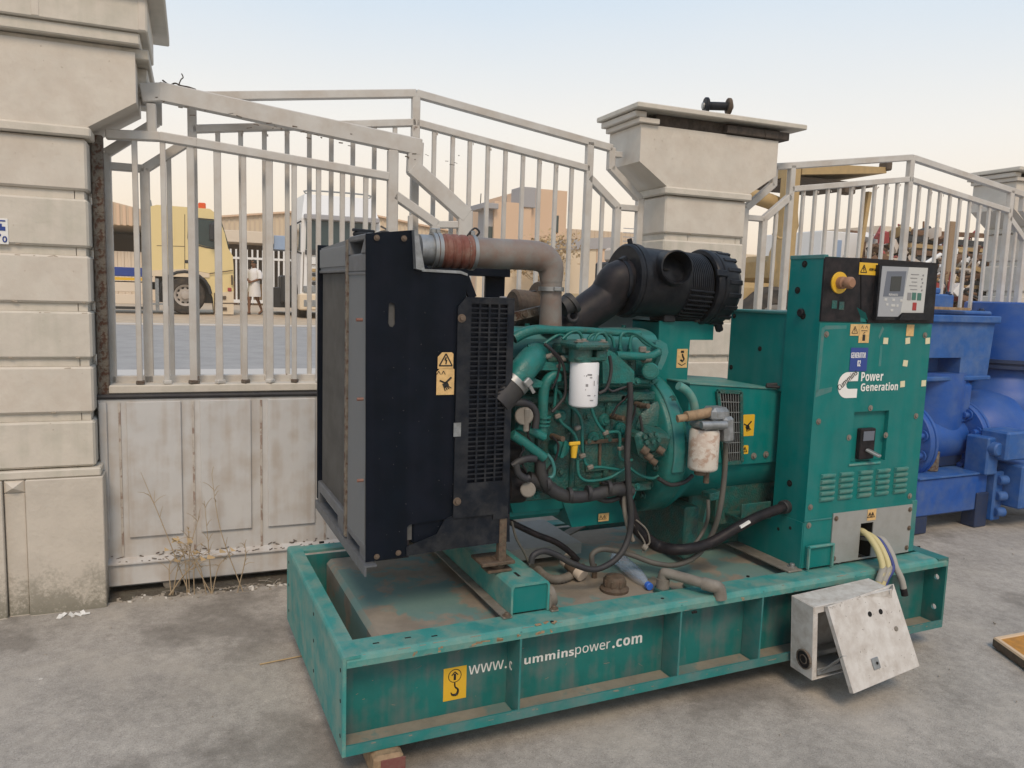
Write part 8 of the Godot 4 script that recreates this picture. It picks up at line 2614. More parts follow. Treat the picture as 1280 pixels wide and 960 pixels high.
	rl.tube([Vector3(a0 + 0.3, y + 3.78, c - 0.75), Vector3(a0 + 0.35, y + 3.9, c - 0.78), Vector3(a1 - 0.35, y + 3.9, c - 0.78), Vector3(a1 - 0.3, y + 3.78, c - 0.75)], 0.025, 6, 3)
	obj("roof_rail", rl, M.alu, t)

func ribbed(b: MB, a0: float, a1: float, y0: float, y1: float, c: float, pitch: float) -> void:
	var n := int((a1 - a0) / pitch)
	var poly := []
	for i in n:
		var x := a0 + i * pitch
		for q in [[0.0, 0.0], [0.35, 0.0], [0.45, -0.05], [0.9, -0.05], [1.0, 0.0]]:
			poly.append(Vector2(x + q[0] * pitch, -c - q[1]))
	poly.append(Vector2(a0 + n * pitch, -c + 0.3))
	poly.append(Vector2(a0, -c + 0.3))
	b.prism(poly, Transform3D(Basis(Vector3(1, 0, 0), Vector3(0, 0, -1), Vector3(0, 1, 0)), Vector3(0, y0, 0)), y1 - y0)

func far_buildings() -> void:
	var y := STREET
	# open shed behind the cream truck
	var t := wthing("shed", "open peach coloured metal shed behind the cream truck", "shed", Vector3(-8, y, -40))
	var b := MB.new()
	b.hexa([Vector3(-16, 4.15, -40), Vector3(-1.0, 4.25, -40), Vector3(-1.0, 4.25, -60), Vector3(-16, 4.15, -60)], [Vector3(-16, 7.9, -40), Vector3(-1.0, 4.65, -40), Vector3(-1.0, 4.65, -60), Vector3(-16, 7.9, -60)])
	obj("roof", b, M.shed_roof, t)
	var rb := MB.new()
	for i in 56:
		var f := i / 55.0
		rb.mm(Vector3(lerpf(-15.9, -1.1, f), lerpf(4.12, 4.22, f), -39.99), Vector3(lerpf(-15.9, -1.1, f) + 0.14, lerpf(7.8, 4.65, f), -39.94))
	obj("roof_ribs", rb, M.shed_peach, t)
	var w := MB.new()
	ribbed(w, -16, -1.4, y, 3.0, -41.0, 0.3)
	obj("ribbed_wall", w, M.shed_pale, t)
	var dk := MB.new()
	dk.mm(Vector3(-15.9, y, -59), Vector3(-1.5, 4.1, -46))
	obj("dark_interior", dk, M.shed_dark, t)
	for x in [-15.8, -11.0, -6.2, -1.4]:
		var p := MB.new()
		p.mm(Vector3(x, y, -40.4), Vector3(x + 0.22, 4.15, -40.1))
		obj("post", p, M.shed_cream, t)
	# long ribbed warehouse in the middle
	var u := wthing("warehouse", "long cream warehouse with a ribbed gable behind the white truck", "warehouse", Vector3(7, y, -55))
	var g := MB.new()
	g.prism([Vector2(-2.0, y), Vector2(20.0, y), Vector2(20.0, 5.7), Vector2(9.5, 7.1), Vector2(-2.0, 5.6)], Transform3D(Basis(), Vector3(0, 0, -75)), 20.0)
	obj("gable_wall", g, M.shed_cream, u)
	var gr := MB.new()
	for i in 62:
		var x := -1.8 + i * 0.33
		var top := lerpf(5.6, 7.1, (x + 2.0) / 11.5) if x < 9.5 else lerpf(7.1, 5.7, (x - 9.5) / 10.5)
		gr.mm(Vector3(x, y + 4.0, -55), Vector3(x + 0.12, top - 0.1, -54.94))
	obj("wall_ribs", gr, M.shed_roof, u)
	var ra := MB.new()
	ra.bar(Vector3(-2.2, 5.6, -54.9), Vector3(9.5, 7.13, -54.9), 0.12, 0.3)
	ra.bar(Vector3(9.5, 7.13, -54.9), Vector3(20.2, 5.7, -54.9), 0.12, 0.3)
	obj("roof_edge", ra, M.shed_peach, u)
	# low canopy building with a pale blue end, and the gate bars before it
	var v := wthing("canopy_house", "low cream building with a flat canopy and pale blue end wall", "building", Vector3(3.0, y, -38))
	var cv := MB.new()
	cv.mm(Vector3(0.8, 3.55, -44), Vector3(3.2, 4.1, -37.4), 0.02)
	obj("canopy", cv, M.shed_pale, v)
	var cb := MB.new()
	cb.mm(Vector3(3.21, 3.3, -43), Vector3(4.8, 3.98, -37.6), 0.02)
	obj("blue_fascia", cb, M.sky_blue_paint, v)
	var cw := MB.new()
	cw.mm(Vector3(0.9, y, -44), Vector3(4.7, 3.55, -39.6))
	obj("wall", cw, M.shed_dark, v)
	var e := wthing("bar_gate", "white vertical bar gate behind the person in white", "gate", Vector3(3.0, y, -36))
	for i in 26:
		var x := 0.9 + i * 0.235
		var k := MB.new()
		k.mm(Vector3(x, y + 0.1, -36.03), Vector3(x + 0.075, y + 2.55, -35.97))
		obj("bar", k, M.truck_white, e)
	var er := MB.new()
	er.mm(Vector3(0.8, y + 0.1, -36.05), Vector3(7.0, y + 0.25, -35.95))
	er.mm(Vector3(0.8, y + 2.1, -36.05), Vector3(7.0, y + 2.2, -35.95))
	obj("rail", er, M.truck_white, e)
	for i in 9:   # goods stacked behind the bars
		var z := wthing("stacked_crate", ["rust coloured", "brown", "dull brown"][i % 3] + " crate behind the bar gate, number %s from the canopy's end" % ["one", "two", "three", "four", "five", "six", "seven", "eight", "nine"][i], "crate", Vector3(1.2 + i * 0.66, y, -37.2), "goods behind the bar gate")
		var cr := MB.new()
		var hh := rng.randf_range(0.8, 2.0)
		cr.mm(Vector3(0.92 + i * 0.66, y, -37.6), Vector3(1.5 + i * 0.66, y + hh, -36.9), 0.03)
		for s in 3:
			cr.mm(Vector3(0.90 + i * 0.66, y + hh * (0.2 + 0.3 * s), -36.9), Vector3(1.52 + i * 0.66, y + hh * (0.2 + 0.3 * s) + 0.1, -36.87))
		obj("crate_body", cr, [M.scrap_brown, M.brown, M.wood][i % 3], z)
	# pink building with a tower and a grey roof box
	var h := wthing("tower_house", "tall flat pink building with a grey box on its roof", "building", Vector3(17.5, y, -40))
	var hb := MB.new()
	hb.mm(Vector3(15.5, y, -48), Vector3(17.8, 6.72, -40))
	hb.mm(Vector3(17.8, y, -48), Vector3(20.2, 7.66, -40.3))
	obj("wall", hb, M.shed_peach, h)
	var hx := MB.new()
	hx.mm(Vector3(17.1, 6.5, -41.5), Vector3(18.0, 7.65, -39.9), 0.02)
	obj("roof_box", hx, M.block_grey, h)
	var hc := MB.new()
	hc.mm(Vector3(14.7, 6.25, -42), Vector3(15.6, 6.55, -39.6), 0.02)
	hc.mm(Vector3(15.1, y, -41.6), Vector3(15.5, 6.25, -40.2))
	obj("balcony", hc, M.block_grey, h)
	for q in [[15.16, 4.2, 5.3], [16.0, 2.0, 3.1], [18.6, 3.0, 4.2], [19.3, 5.2, 6.2]]:
		var wn := MB.new()
		wn.mm(Vector3(q[0], q[1], -40.31), Vector3(q[0] + 0.4, q[2], -39.99 if q[0] > 15.5 and q[0] < 17.8 else -40.19 if q[0] < 15.5 else -40.29))
		obj("window", wn, M.truck_glass, h)
	var an := MB.new()
	an.tube([Vector3(15.0, 6.55, -41), Vector3(15.02, 7.2, -41)], 0.03, 5, 1)
	an.tube([Vector3(16.6, 6.72, -41), Vector3(16.6, 7.2, -41)], 0.03, 5, 1)
	obj("aerial", an, M.truck_dark, h)
	var wl := wthing("boundary_wall", "grey and peach boundary wall running before the pink building", "wall", Vector3(20, y, -34))
	for i in 7:
		var s := MB.new()
		s.mm(Vector3(12.5 + i * 2.2, y, -34.4), Vector3(12.5 + i * 2.2 + 2.18, 4.0, -34.2), 0.01)
		obj("wall_panel", s, M.shed_peach if i > 2 else M.shed_cream, wl)
	var wc := MB.new()
	wc.hexa([Vector3(13.5, 3.6, -34.6), Vector3(20.0, 4.05, -34.6), Vector3(20.0, 4.05, -34.1), Vector3(13.5, 3.6, -34.1)], [Vector3(13.5, 4.0, -34.6), Vector3(20.0, 4.65, -34.6), Vector3(20.0, 4.65, -34.1), Vector3(13.5, 4.0, -34.1)])
	obj("grey_coping", wc, M.block_grey, wl)
	var rs := wthing("shed", "long low shed with a ribbed peach roof near the middle pillar", "shed", Vector3(25, y, -46))
	var rr := MB.new()
	ribbed(rr, 20.3, 31, 4.6, 6.0, -46, 0.35)
	obj("roof", rr, M.shed_roof, rs)
	var rw := MB.new()
	rw.mm(Vector3(20.4, y, -50), Vector3(31, 4.6, -46.2))
	obj("wall", rw, M.shed_pale, rs)
	# white site cabin and pale sheds at the right
	var sc := wthing("site_cabin", "white site cabin with two small windows behind the fence", "cabin", Vector3(18.5, y, -16.5))
	var sb := MB.new()
	var c0 := Vector3(16.893, 3.727, -16)
	var c1 := Vector3(19.172, 3.763, -16)
	sb.mm(Vector3(c0.x, y + 0.3, -18.5), Vector3(c1.x, c0.y, -16), 0.02)
	obj("cabin_wall", sb, M.truck_white, sc)
	for q in [0.2, 0.62]:
		var wn := MB.new()
		var x := lerpf(c0.x, c1.x, q)
		wn.mm(Vector3(x, c0.y - 0.75, -16), Vector3(x + 0.3, c0.y - 0.25, -15.97))
		obj("window", wn, M.sky_blue_paint if q < 0.5 else M.scrap_brown, sc)
	var ss := wthing("shed", "pale flat fronted shed behind the fence's centre post", "shed", Vector3(26, y, -22))
	var s2 := MB.new()
	var e0 := Vector3(25.532, 4.784, -22)
	var e1 := Vector3(27.035, 4.811, -22)
	s2.mm(Vector3(e0.x, y, -28), Vector3(e1.x + 0.4, e0.y, -22))
	obj("wall", s2, M.shed_pale, ss)
	var fw := wthing("boundary_wall", "cream boundary wall along the far side of the scrap yard", "wall", Vector3(40, y, -40))
	for i in 10:
		var s := MB.new()
		s.mm(Vector3(30 + i * 4.0, y, -42), Vector3(30 + i * 4.0 + 3.97, 4.6 + 0.1 * (i % 3), -41.7))
		obj("wall_panel", s, M.shed_cream, fw)

func loader() -> void:
	# old yellow loader with a canopy, standing behind the fence beside the middle pillar
	var c := -7.0
	var y := STREET
	var P := [Vector3(7.675, 3.584, -7), Vector3(7.941, 3.607, -7), Vector3(8.09, 2.055, -7), Vector3(7.817, 2.044, -7), Vector3(7.94, 3.619, -7), Vector3(9.592, 3.729, -7), Vector3(9.606, 3.609, -7), Vector3(7.953, 3.481, -7), Vector3(6.935, 2.945, -7), Vector3(7.573, 3.082, -7), Vector3(7.774, 2.514, -7), Vector3(7.146, 2.134, -7)]
	var base := Vector3(P[0].x - 0.6, y, c)
	var t := wthing("wheel_loader", "old yellow wheel loader with a flat canopy behind the right hand fence", "loader", base)
	var b := MB.new()
	b.mm(Vector3(P[0].x, y + 0.9, c - 0.15), Vector3(P[1].x, P[0].y, c), 0.02)
	obj("canopy_post", b, M.loader_yellow, t)
	b = MB.new()
	b.mm(Vector3(P[0].x, y + 0.9, c - 1.6), Vector3(P[1].x - 0.05, P[0].y, c - 1.45), 0.02)
	obj("canopy_post", b, M.loader_yellow, t)
	var r := MB.new()
	r.hexa([Vector3(P[1].x + 0.005, P[7].y, c), Vector3(P[6].x, P[6].y + 0.03, c), Vector3(P[6].x, P[6].y + 0.03, c - 1.6), Vector3(P[1].x + 0.005, P[7].y, c - 1.6)], [Vector3(P[1].x + 0.005, P[4].y + 0.03, c), Vector3(P[5].x, P[5].y, c), Vector3(P[5].x, P[5].y, c - 1.6), Vector3(P[1].x + 0.005, P[4].y + 0.03, c - 1.6)])
	obj("canopy", r, M.loader_yellow, t)
	var u := MB.new()
	u.mm(Vector3(P[1].x + 0.02, P[7].y - 0.05, c - 1.5), Vector3(P[6].x - 0.1, P[7].y - 0.01, c - 0.1))
	u.box(Vector3(P[6].x + 0.02, P[5].y + 0.02, c - 0.05), Vector3(0.1, 0.14, 0.2), Basis(), 0.02)
	u.box(Vector3(8.823, 3.316, -7), Vector3(0.2, 0.12, 0.2), Basis(), 0.02)
	obj("canopy_underside", u, M.shed_dark, t)
	var st := MB.new()
	st.bar(Vector3(9.584, 3.382, -7.3), Vector3(9.475, 2.24, -7.3), 0.07, 0.07)
	obj("stay", st, M.loader_yellow, t)
	var bd := MB.new()
	var x0 := Vector3(7.088, 2.131, -7).x
	var x1 := Vector3(8.079, 2.174, -7).x
	bd.mm(Vector3(x0, y + 0.75, c - 1.5), Vector3(x1, y + 1.25, c - 0.1), 0.08)
	bd.mm(Vector3(x0 + 0.9, y + 1.25, c - 1.4), Vector3(x1 + 0.3, y + 1.7, c - 0.2), 0.1)
	obj("body", bd, M.loader_yellow, t)
	var bo := MB.new()
	bo.tube([Vector3(x0 + 0.1, y + 2.55, c - 0.3), Vector3(x0 + 0.9, y + 2.3, c - 0.25), Vector3(x1 - 0.3, y + 1.5, c - 0.2), Vector3(x1 + 0.1, y + 0.9, c - 0.1)], [0.10, 0.13, 0.16, 0.16], 8, 4)
	obj("boom", bo, M.loader_yellow, t)
	var pip := MB.new()
	pip.tube([Vector3(7.46, 3.045, -6.7), Vector3(7.5, 2.767, -6.7), Vector3(7.489, 2.574, -6.7), Vector3(7.366, 2.5, -6.7), Vector3(7.232, 2.56, -6.7)], 0.02, 6, 4)
	obj("hydraulic_hose", pip, M.loader_yellow, t)
	for x in [x0 + 0.5, x1 + 0.6]:
		wheel(t, Vector3(x, y + 0.6, c + 0.1), 0.6, 0.4)
	var dk := MB.new()
	dk.mm(Vector3(x0 - 0.3, y + 0.2, c - 1.6), Vector3(x1 + 0.4, y + 0.8, c - 0.5))
	obj("axle", dk, M.truck_dark, t)
	# small engine on a stand with a meshed radiator, seen left of the pillar
	var m0 := Vector3(3.914, 1.483, -5)
	var k := wthing("stationary_engine", "dusty engine with a dark meshed radiator behind the fence left of the pillar", "engine", Vector3(m0.x, y, -5.0))
	var e := MB.new()
	e.mm(Vector3(m0.x - 0.1, y + 0.35, -5.6), Vector3(m0.x + 0.5, 1.98, -5.0), 0.02)
	obj("radiator", e, M.truck_dark, k)
	var ms := MB.new()
	for i in 14:
		ms.bar(Vector3(m0.x - 0.1 + i * 0.045, y + 0.4, -4.99), Vector3(m0.x - 0.1 + i * 0.045, 1.95, -4.99), 0.008, 0.006)
	for i in 30:
		ms.bar(Vector3(m0.x - 0.1, y + 0.4 + i * 0.045, -4.985), Vector3(m0.x + 0.5, y + 0.4 + i * 0.045, -4.985), 0.008, 0.006)
	obj("radiator_mesh", ms, M.block_grey, k).set_meta("kind", "stuff")
	var to := MB.new()
	to.mm(Vector3(m0.x - 0.05, 1.98, -5.5), Vector3(m0.x + 0.42, 2.14, -5.1), 0.03)
	to.cyl(Vector3(m0.x + 0.2, 2.2, -5.2), Vector3(m0.x + 0.2, 2.2, -5.0), 0.08, 16)
	obj("top_tank", to, M.scrap_pale, k)
	var eg := MB.new()
	eg.lathe(Transform3D(ZDIR, Vector3(3.742, 1.427, -4.8)), [Vector2(0, 0), Vector2(0.12, 0), Vector2(0.12, 0.05), Vector2(0.07, 0.09), Vector2(0.07, 0.14), Vector2(0, 0.14)], 20)
	eg.mm(Vector3(m0.x - 0.55, y + 0.3, -5.6), Vector3(m0.x - 0.11, 1.62, -5.0), 0.06)
	obj("engine_block", eg, M.loader_yellow, k)

func scrap_yard() -> void:
	var y := STREET
	var heaps := [[17.6, -14.2, 2.2, M.scrap_pale], [21.5, -12.8, 2.3, M.scrap_brown], [19.6, -15.5, 3.2, M.scrap_brown], [21.2, -15.8, 3.0, M.scrap_brown], [23.0, -16.0, 3.1, M.scrap_brown], [25.2, -16.0, 3.0, M.scrap_pale], [20.5, -14.8, 2.6, M.scrap_brown], [22.5, -15.2, 2.3, M.scrap_red], [24.5, -15.0, 2.4, M.scrap_pale], [19.0, -14.0, 1.8, M.loader_yellow], [23.5, -13.6, 1.6, M.scrap_brown], [27.0, -15.0, 2.5, M.scrap_pale]]
	var bs := [MB.new(), MB.new(), MB.new(), MB.new(), MB.new(), MB.new()]
	for h in heaps:
		for i in 260:
			var f := pow(rng.randf(), 0.8)
			var p := Vector3(h[0] + rng.randfn(0, 0.75) * (1.2 - f * 0.6), y + f * h[2], h[1] + rng.randfn(0, 0.5))
			var R := Basis(Vector3(rng.randf() - 0.5, rng.randf() - 0.5, rng.randf() - 0.5).normalized(), rng.randf() * TAU)
			var b: MB = bs[[0, 0, 0, 1, 2, 3, 3, 4, 5, 0][rng.randi() % 10]]
			if rng.randf() < 0.45:
				b.cyl(p - R.x * rng.randf_range(0.2, 0.6), p + R.x * rng.randf_range(0.2, 0.6), rng.randf_range(0.02, 0.07), 6)
			else:
				b.box(p, Vector3(rng.randf_range(0.1, 0.5), rng.randf_range(0.05, 0.25), rng.randf_range(0.05, 0.35)), R)
	for i in 14:   # long bars and channel lengths laid across the heap
		var yy := y + 0.5 + 0.2 * i
		bs[[3, 0, 4][i % 3]].bar(Vector3(18.5 + rng.randf() * 2.0, yy, -13.4 - 0.1 * i), Vector3(24.0 + rng.randf() * 3.0, yy + rng.randf_range(-0.25, 0.25), -13.6 - 0.1 * i), rng.randf_range(0.06, 0.18), 0.1)
	var o := Node3D.new()
	o.name = "scrap_heap"
	add_child(o, true)
	tag(o, "tangled heap of rusty, red and pale machine scrap behind the right fence", "scrap heap")
	o.set_meta("kind", "stuff")
	org = Vector3.ZERO
	o.rotation.y = WY
	var ms := [M.scrap_brown, M.scrap_red, M.scrap_pale, M.truck_dark, M.loader_yellow, M.truck_white]
	for i in 6:
		obj("scrap_pieces", bs[i], ms[i], o).set_meta("kind", "stuff")
	var t := wthing("timber_post", "single brown timber post standing up out of the scrap heap", "post", Vector3(Vector3(19.16, 3.447, -13.5).x, y, -13.5))
	var q := Vector3(19.091, 3.947, -13.5)
	var b := MB.new()
	b.mm(Vector3(q.x - 0.12, y, -13.6), Vector3(q.x + 0.12, q.y, -13.4), 0.02)
	obj("post", b, M.wood, t)
	for i in 4:   # drums and bins under the heap
		var x: float = 19.6 + i * 1.9
		var d := wthing("oil_drum", ["dark rusted drum nearest the white cabin", "pale drum beside the dark rusted one", "dull red drum before the tallest scrap", "yellowish drum near the far pillar"][i], "drum", Vector3(x, y, -12.4), "drums along the scrap heap")
		var k := MB.new()
		k.lathe(Transform3D(Basis(), Vector3(x, y, -12.4)), [Vector2(0, 0), Vector2(0.29, 0), Vector2(0.3, 0.02), Vector2(0.29, 0.04), Vector2(0.29, 0.28), Vector2(0.305, 0.3), Vector2(0.29, 0.32), Vector2(0.29, 0.58), Vector2(0.305, 0.6), Vector2(0.29, 0.62), Vector2(0.29, 0.86), Vector2(0.3, 0.88), Vector2(0.28, 0.885), Vector2(0.28, 0.86), Vector2(0, 0.86)], 20)
		obj("drum_shell", k, [M.scrap_brown, M.scrap_pale, M.scrap_red, M.loader_yellow][i], d)

func dry_tree() -> void:
	var c := Vector3(15.6, STREET, -33.0)
	var t := wthing("dry_tree", "sunlit dry shrubby tree before the pink building", "tree", c)
	var b := MB.new()
	var lf := MB.new()
	b.tube([c, c + Vector3(0.1, 0.9, 0), c + Vector3(0.0, 1.8, 0.1)], [0.10, 0.08, 0.05], 8, 3)
	for i in 16:
		var a := TAU * i / 16.0
		var e := c + Vector3(cos(a) * rng.randf_range(0.6, 1.6), rng.randf_range(1.9, 3.6), sin(a) * rng.randf_range(0.4, 1.0))
		b.tube([c + Vector3(0.05, 1.0 + 0.05 * i, 0), c.lerp(e, 0.6) + Vector3(0, 0.4, 0), e], [0.04, 0.025, 0.01], 5, 2)
		for j in 60:
			var p := e + Vector3(rng.randfn(0, 0.28), rng.randfn(0, 0.22), rng.randfn(0, 0.28))
			var u := Vector3(rng.randf() - 0.5, rng.randf() - 0.5, rng.randf() - 0.5).normalized() * 0.11
			var v := u.cross(Vector3(rng.randf(), 1, rng.randf())).normalized() * 0.06
			lf.fan([p - u, p + v, p + u, p - v])
	obj("branches", b, M.dry_stem, t)
	obj("crown", lf, M.dry_leaf, t)

func tamis(p: Vector3, bones: Array) -> float:
	var d := 1e9
	var k := 0.03
	for b in bones:
		var pa: Vector3 = p - b[0]
		var ba: Vector3 = b[1] - b[0]
		var h := clampf(pa.dot(ba) / maxf(ba.dot(ba), 1e-9), 0.0, 1.0)
		var e: float = (pa - ba * h).length() - lerpf(b[2], b[3], h)
		var kk := minf(k, (b[2] + b[3]) * 0.5)
		var m := maxf(kk - absf(d - e), 0.0) / kk
		d = minf(d, e) - m * m * kk * 0.25
	return d

func nets(out: MB, bones: Array, cell: float) -> void:   # surface nets over the smooth union of tapered bones
	var lo := Vector3.ONE * 1e9
	var hi := -lo
	for b in bones:
		for i in 2:
			lo = lo.min(b[i] - Vector3.ONE * (b[2 + i] + cell * 2))
			hi = hi.max(b[i] + Vector3.ONE * (b[2 + i] + cell * 2))
	var n := Vector3i(((hi - lo) / cell).ceil()) + Vector3i.ONE
	var val := PackedFloat32Array()
	val.resize(n.x * n.y * n.z)
	for z in n.z:
		for yy in n.y:
			for x in n.x:
				val[x + n.x * (yy + n.y * z)] = tamis(lo + Vector3(x, yy, z) * cell, bones)
	var id := {}
	var at := func(x: int, yy: int, z: int) -> float: return val[x + n.x * (yy + n.y * z)]
	for z in n.z - 1:
		for yy in n.y - 1:
			for x in n.x - 1:
				var s := Vector3.ZERO
				var c := 0
				for e in [[0, 0, 0, 1, 0, 0], [0, 1, 0, 1, 1, 0], [0, 0, 1, 1, 0, 1], [0, 1, 1, 1, 1, 1], [0, 0, 0, 0, 1, 0], [1, 0, 0, 1, 1, 0], [0, 0, 1, 0, 1, 1], [1, 0, 1, 1, 1, 1], [0, 0, 0, 0, 0, 1], [1, 0, 0, 1, 0, 1], [0, 1, 0, 0, 1, 1], [1, 1, 0, 1, 1, 1]]:
					var a: float = at.call(x + e[0], yy + e[1], z + e[2])
					var b: float = at.call(x + e[3], yy + e[4], z + e[5])
					if (a < 0.0) != (b < 0.0):
						s += Vector3(e[0], e[1], e[2]).lerp(Vector3(e[3], e[4], e[5]), a / (a - b))
						c += 1
				if c:
					var p := lo + (Vector3(x, yy, z) + s / c) * cell
					id[Vector3i(x, yy, z)] = out.v.size()
					out.v.append(p)
					var h := cell * 0.5
					out.n.append(Vector3(tamis(p + Vector3(h, 0, 0), bones) - tamis(p - Vector3(h, 0, 0), bones), tamis(p + Vector3(0, h, 0), bones) - tamis(p - Vector3(0, h, 0), bones), tamis(p + Vector3(0, 0, h), bones) - tamis(p - Vector3(0, 0, h), bones)).normalized())
					out.uv.append(Vector2(p.x, p.y))
	for z in range(1, n.z - 1):
		for yy in range(1, n.y - 1):
			for x in range(1, n.x - 1):
				var a: float = at.call(x, yy, z)
				for k in 3:
					var d := Vector3i.ZERO
					d[k] = 1
					var b: float = at.call(x + d.x, yy + d.y, z + d.z)
					if (a < 0.0) == (b < 0.0):
						continue
					var u := Vector3i.ZERO
					u[(k + 1) % 3] = 1
					var w := Vector3i.ZERO
					w[(k + 2) % 3] = 1
					var o := Vector3i(x, yy, z)
					var q := [id.get(o - u - w, -1), id.get(o - w, -1), id.get(o, -1), id.get(o - u, -1)]
					if -1 in q:
						continue
					if a < 0.0:
						out.ix.append_array([q[0], q[2], q[1], q[0], q[3], q[2]])
					else:
						out.ix.append_array([q[0], q[1], q[2], q[0], q[2], q[3]])

func person() -> void:
	var o := Vector3(1.40, STREET, -24.5)
	var t := wthing("person", "person in a long white tunic with bare legs walking past the trucks", "person", o)
	t.rotation.y = WY - 0.75
	# turned aside, mid-stride, hands joined before the belly
	var V := func(x: float, yy: float, z: float) -> Vector3: return o + Vector3(x, yy, z)
	var body := [[V.call(0, 0.98, 0), V.call(0, 1.18, 0.01), 0.10, 0.105], [V.call(0, 1.18, 0.01), V.call(0, 1.38, 0), 0.105, 0.10], [V.call(-0.13, 1.41, 0), V.call(0.13, 1.41, 0), 0.06, 0.06], [V.call(0, 1.42, 0), V.call(0, 1.54, 0.01), 0.06, 0.055],
		[V.call(0, 1.60, 0.02), V.call(0, 1.68, 0.01), 0.075, 0.088], [V.call(0, 1.575, 0.05), V.call(0, 1.61, 0.06), 0.045, 0.05], [V.call(0, 1.625, 0.095), V.call(0, 1.605, 0.112), 0.010, 0.014], [V.call(-0.088, 1.64, 0), V.call(-0.09, 1.61, 0), 0.016, 0.014], [V.call(0.088, 1.64, 0), V.call(0.09, 1.61, 0), 0.016, 0.014],
		[V.call(-0.18, 1.42, 0), V.call(-0.25, 1.16, 0.02), 0.055, 0.043], [V.call(-0.25, 1.16, 0.02), V.call(-0.06, 1.06, 0.17), 0.042, 0.03],
		[V.call(0.18, 1.42, 0), V.call(0.25, 1.16, 0.02), 0.055, 0.043], [V.call(0.25, 1.16, 0.02), V.call(0.06, 1.06, 0.17), 0.042, 0.03],
		[V.call(-0.09, 0.95, 0), V.call(-0.08, 0.52, 0.14), 0.09, 0.058], [V.call(-0.08, 0.52, 0.14), V.call(-0.07, 0.10, 0.16), 0.057, 0.036], [V.call(-0.07, 0.05, 0.14), V.call(-0.08, 0.035, 0.31), 0.038, 0.03],
		[V.call(0.09, 0.95, 0), V.call(0.07, 0.53, -0.06), 0.09, 0.058], [V.call(0.07, 0.53, -0.06), V.call(0.05, 0.17, -0.30), 0.057, 0.036], [V.call(0.05, 0.11, -0.31), V.call(0.05, 0.035, -0.18), 0.038, 0.03]]
	var b := MB.new()
	nets(b, body, 0.02)
	for s in [-1.0, 1.0]:
		var w: Vector3 = V.call(s * 0.06, 1.06, 0.17)
		var bones := [[w, w + Vector3(-s * 0.05, -0.012, 0.03), 0.026, 0.03]]
		for f in 4:
			var k := w + Vector3(-s * 0.065, 0.014 - f * 0.017, 0.038)
			var m := k + Vector3(-s * (0.034 - absf(f - 1.4) * 0.004), -0.006, 0.006)
			bones.append([k, m, 0.0095, 0.009])
			bones.append([m, m + Vector3(-s * 0.024, -0.010, -0.012), 0.009, 0.0075])
		bones.append([w + Vector3(-s * 0.02, 0.02, 0.02), w + Vector3(-s * 0.06, 0.045, 0.035), 0.011, 0.008])
		nets(b, bones, 0.006)
	obj("body", b, M.skin, t)
	# tunic: a loose sleeve-and-skirt shape that ends above the knee
	var c := MB.new()
	var pr := [Vector2(0.235, 0.58), Vector2(0.228, 0.67), Vector2(0.22, 0.75), Vector2(0.19, 0.98), Vector2(0.185, 1.15), Vector2(0.19, 1.32), Vector2(0.17, 1.42), Vector2(0.10, 1.48), Vector2(0.068, 1.50)]
	var T := Transform3D(Basis.from_scale(Vector3(1, 1, 0.78)), o)
	c.lathe(T, pr, 56)
	for s in [-1.0, 1.0]:
		c.tube([V.call(s * 0.12, 1.43, 0), V.call(s * 0.22, 1.33, 0), V.call(s * 0.265, 1.15, 0.02)], [0.075, 0.085, 0.088], 14, 3, false)
	for i in c.v.size():
		var q: Vector3 = c.v[i] - o
		if q.y < 1.35:
			var an := atan2(q.z, q.x)
			c.v[i] += Vector3(q.x, 0, q.z) * 0.07 * sin(an * 7.0 + q.y * 3.0) * clampf((1.35 - q.y) / 0.6, 0.0, 1.0)
	obj("tunic", c, M.cloth, t)
	var h := MB.new()
	h.lathe(Transform3D(Basis(Vector3(1, 0, 0), -0.25), V.call(0, 1.685, -0.005)), [Vector2(0.096, -0.045), Vector2(0.100, -0.01), Vector2(0.088, 0.045), Vector2(0.055, 0.08), Vector2(0, 0.092)], 22)
	obj("hair", h, M.hair, t)
	var fe := MB.new()
	for s in [-1.0, 1.0]:
		fe.cyl(V.call(s * 0.032, 1.645, 0.094), V.call(s * 0.032, 1.645, 0.101), 0.010, 10)
		fe.bar(V.call(s * 0.016, 1.665, 0.096), V.call(s * 0.050, 1.664, 0.088), 0.008, 0.006)
	fe.bar(V.call(-0.022, 1.575, 0.098), V.call(0.022, 1.575, 0.098), 0.009, 0.008)
	obj("facial_features", fe, M.hair, t)
	var sh := MB.new()
	for p in [[V.call(-0.075, 0.012, 0.22), 0.0], [V.call(0.05, 0.045, -0.25), 0.5]]:
		sh.box(p[0], Vector3(0.09, 0.022, 0.25), Basis(Vector3(1, 0, 0), p[1]), 0.01)
	obj("sandals", sh, M.truck_dark, t)

func wire() -> void:
	var t := wthing("loose_wire", "thin loose wire curled along the top of the fence by the left pillar", "wire", Vector3(-0.46, 2.596, -2))
	var b := MB.new()
	b.tube([Vector3(-0.551, 2.6, -2), Vector3(-0.519, 2.581, -2), Vector3(-0.493, 2.592, -2), Vector3(-0.467, 2.584, -2), Vector3(-0.43, 2.581, -2), Vector3(-0.397, 2.573, -2)], 0.004, 5, 5)
	b.tube([Vector3(-0.482, 2.568, -1.99), Vector3(-0.467, 2.609, -1.99), Vector3(-0.456, 2.622, -1.99), Vector3(-0.463, 2.64, -1.99)], 0.003, 5, 4)
	b.tube([Vector3(-0.467, 2.578, -1.99), Vector3(-0.449, 2.565, -1.99), Vector3(-0.416, 2.577, -1.99)], 0.003, 5, 4)
	obj("strand", b, M.dark_wood, t)

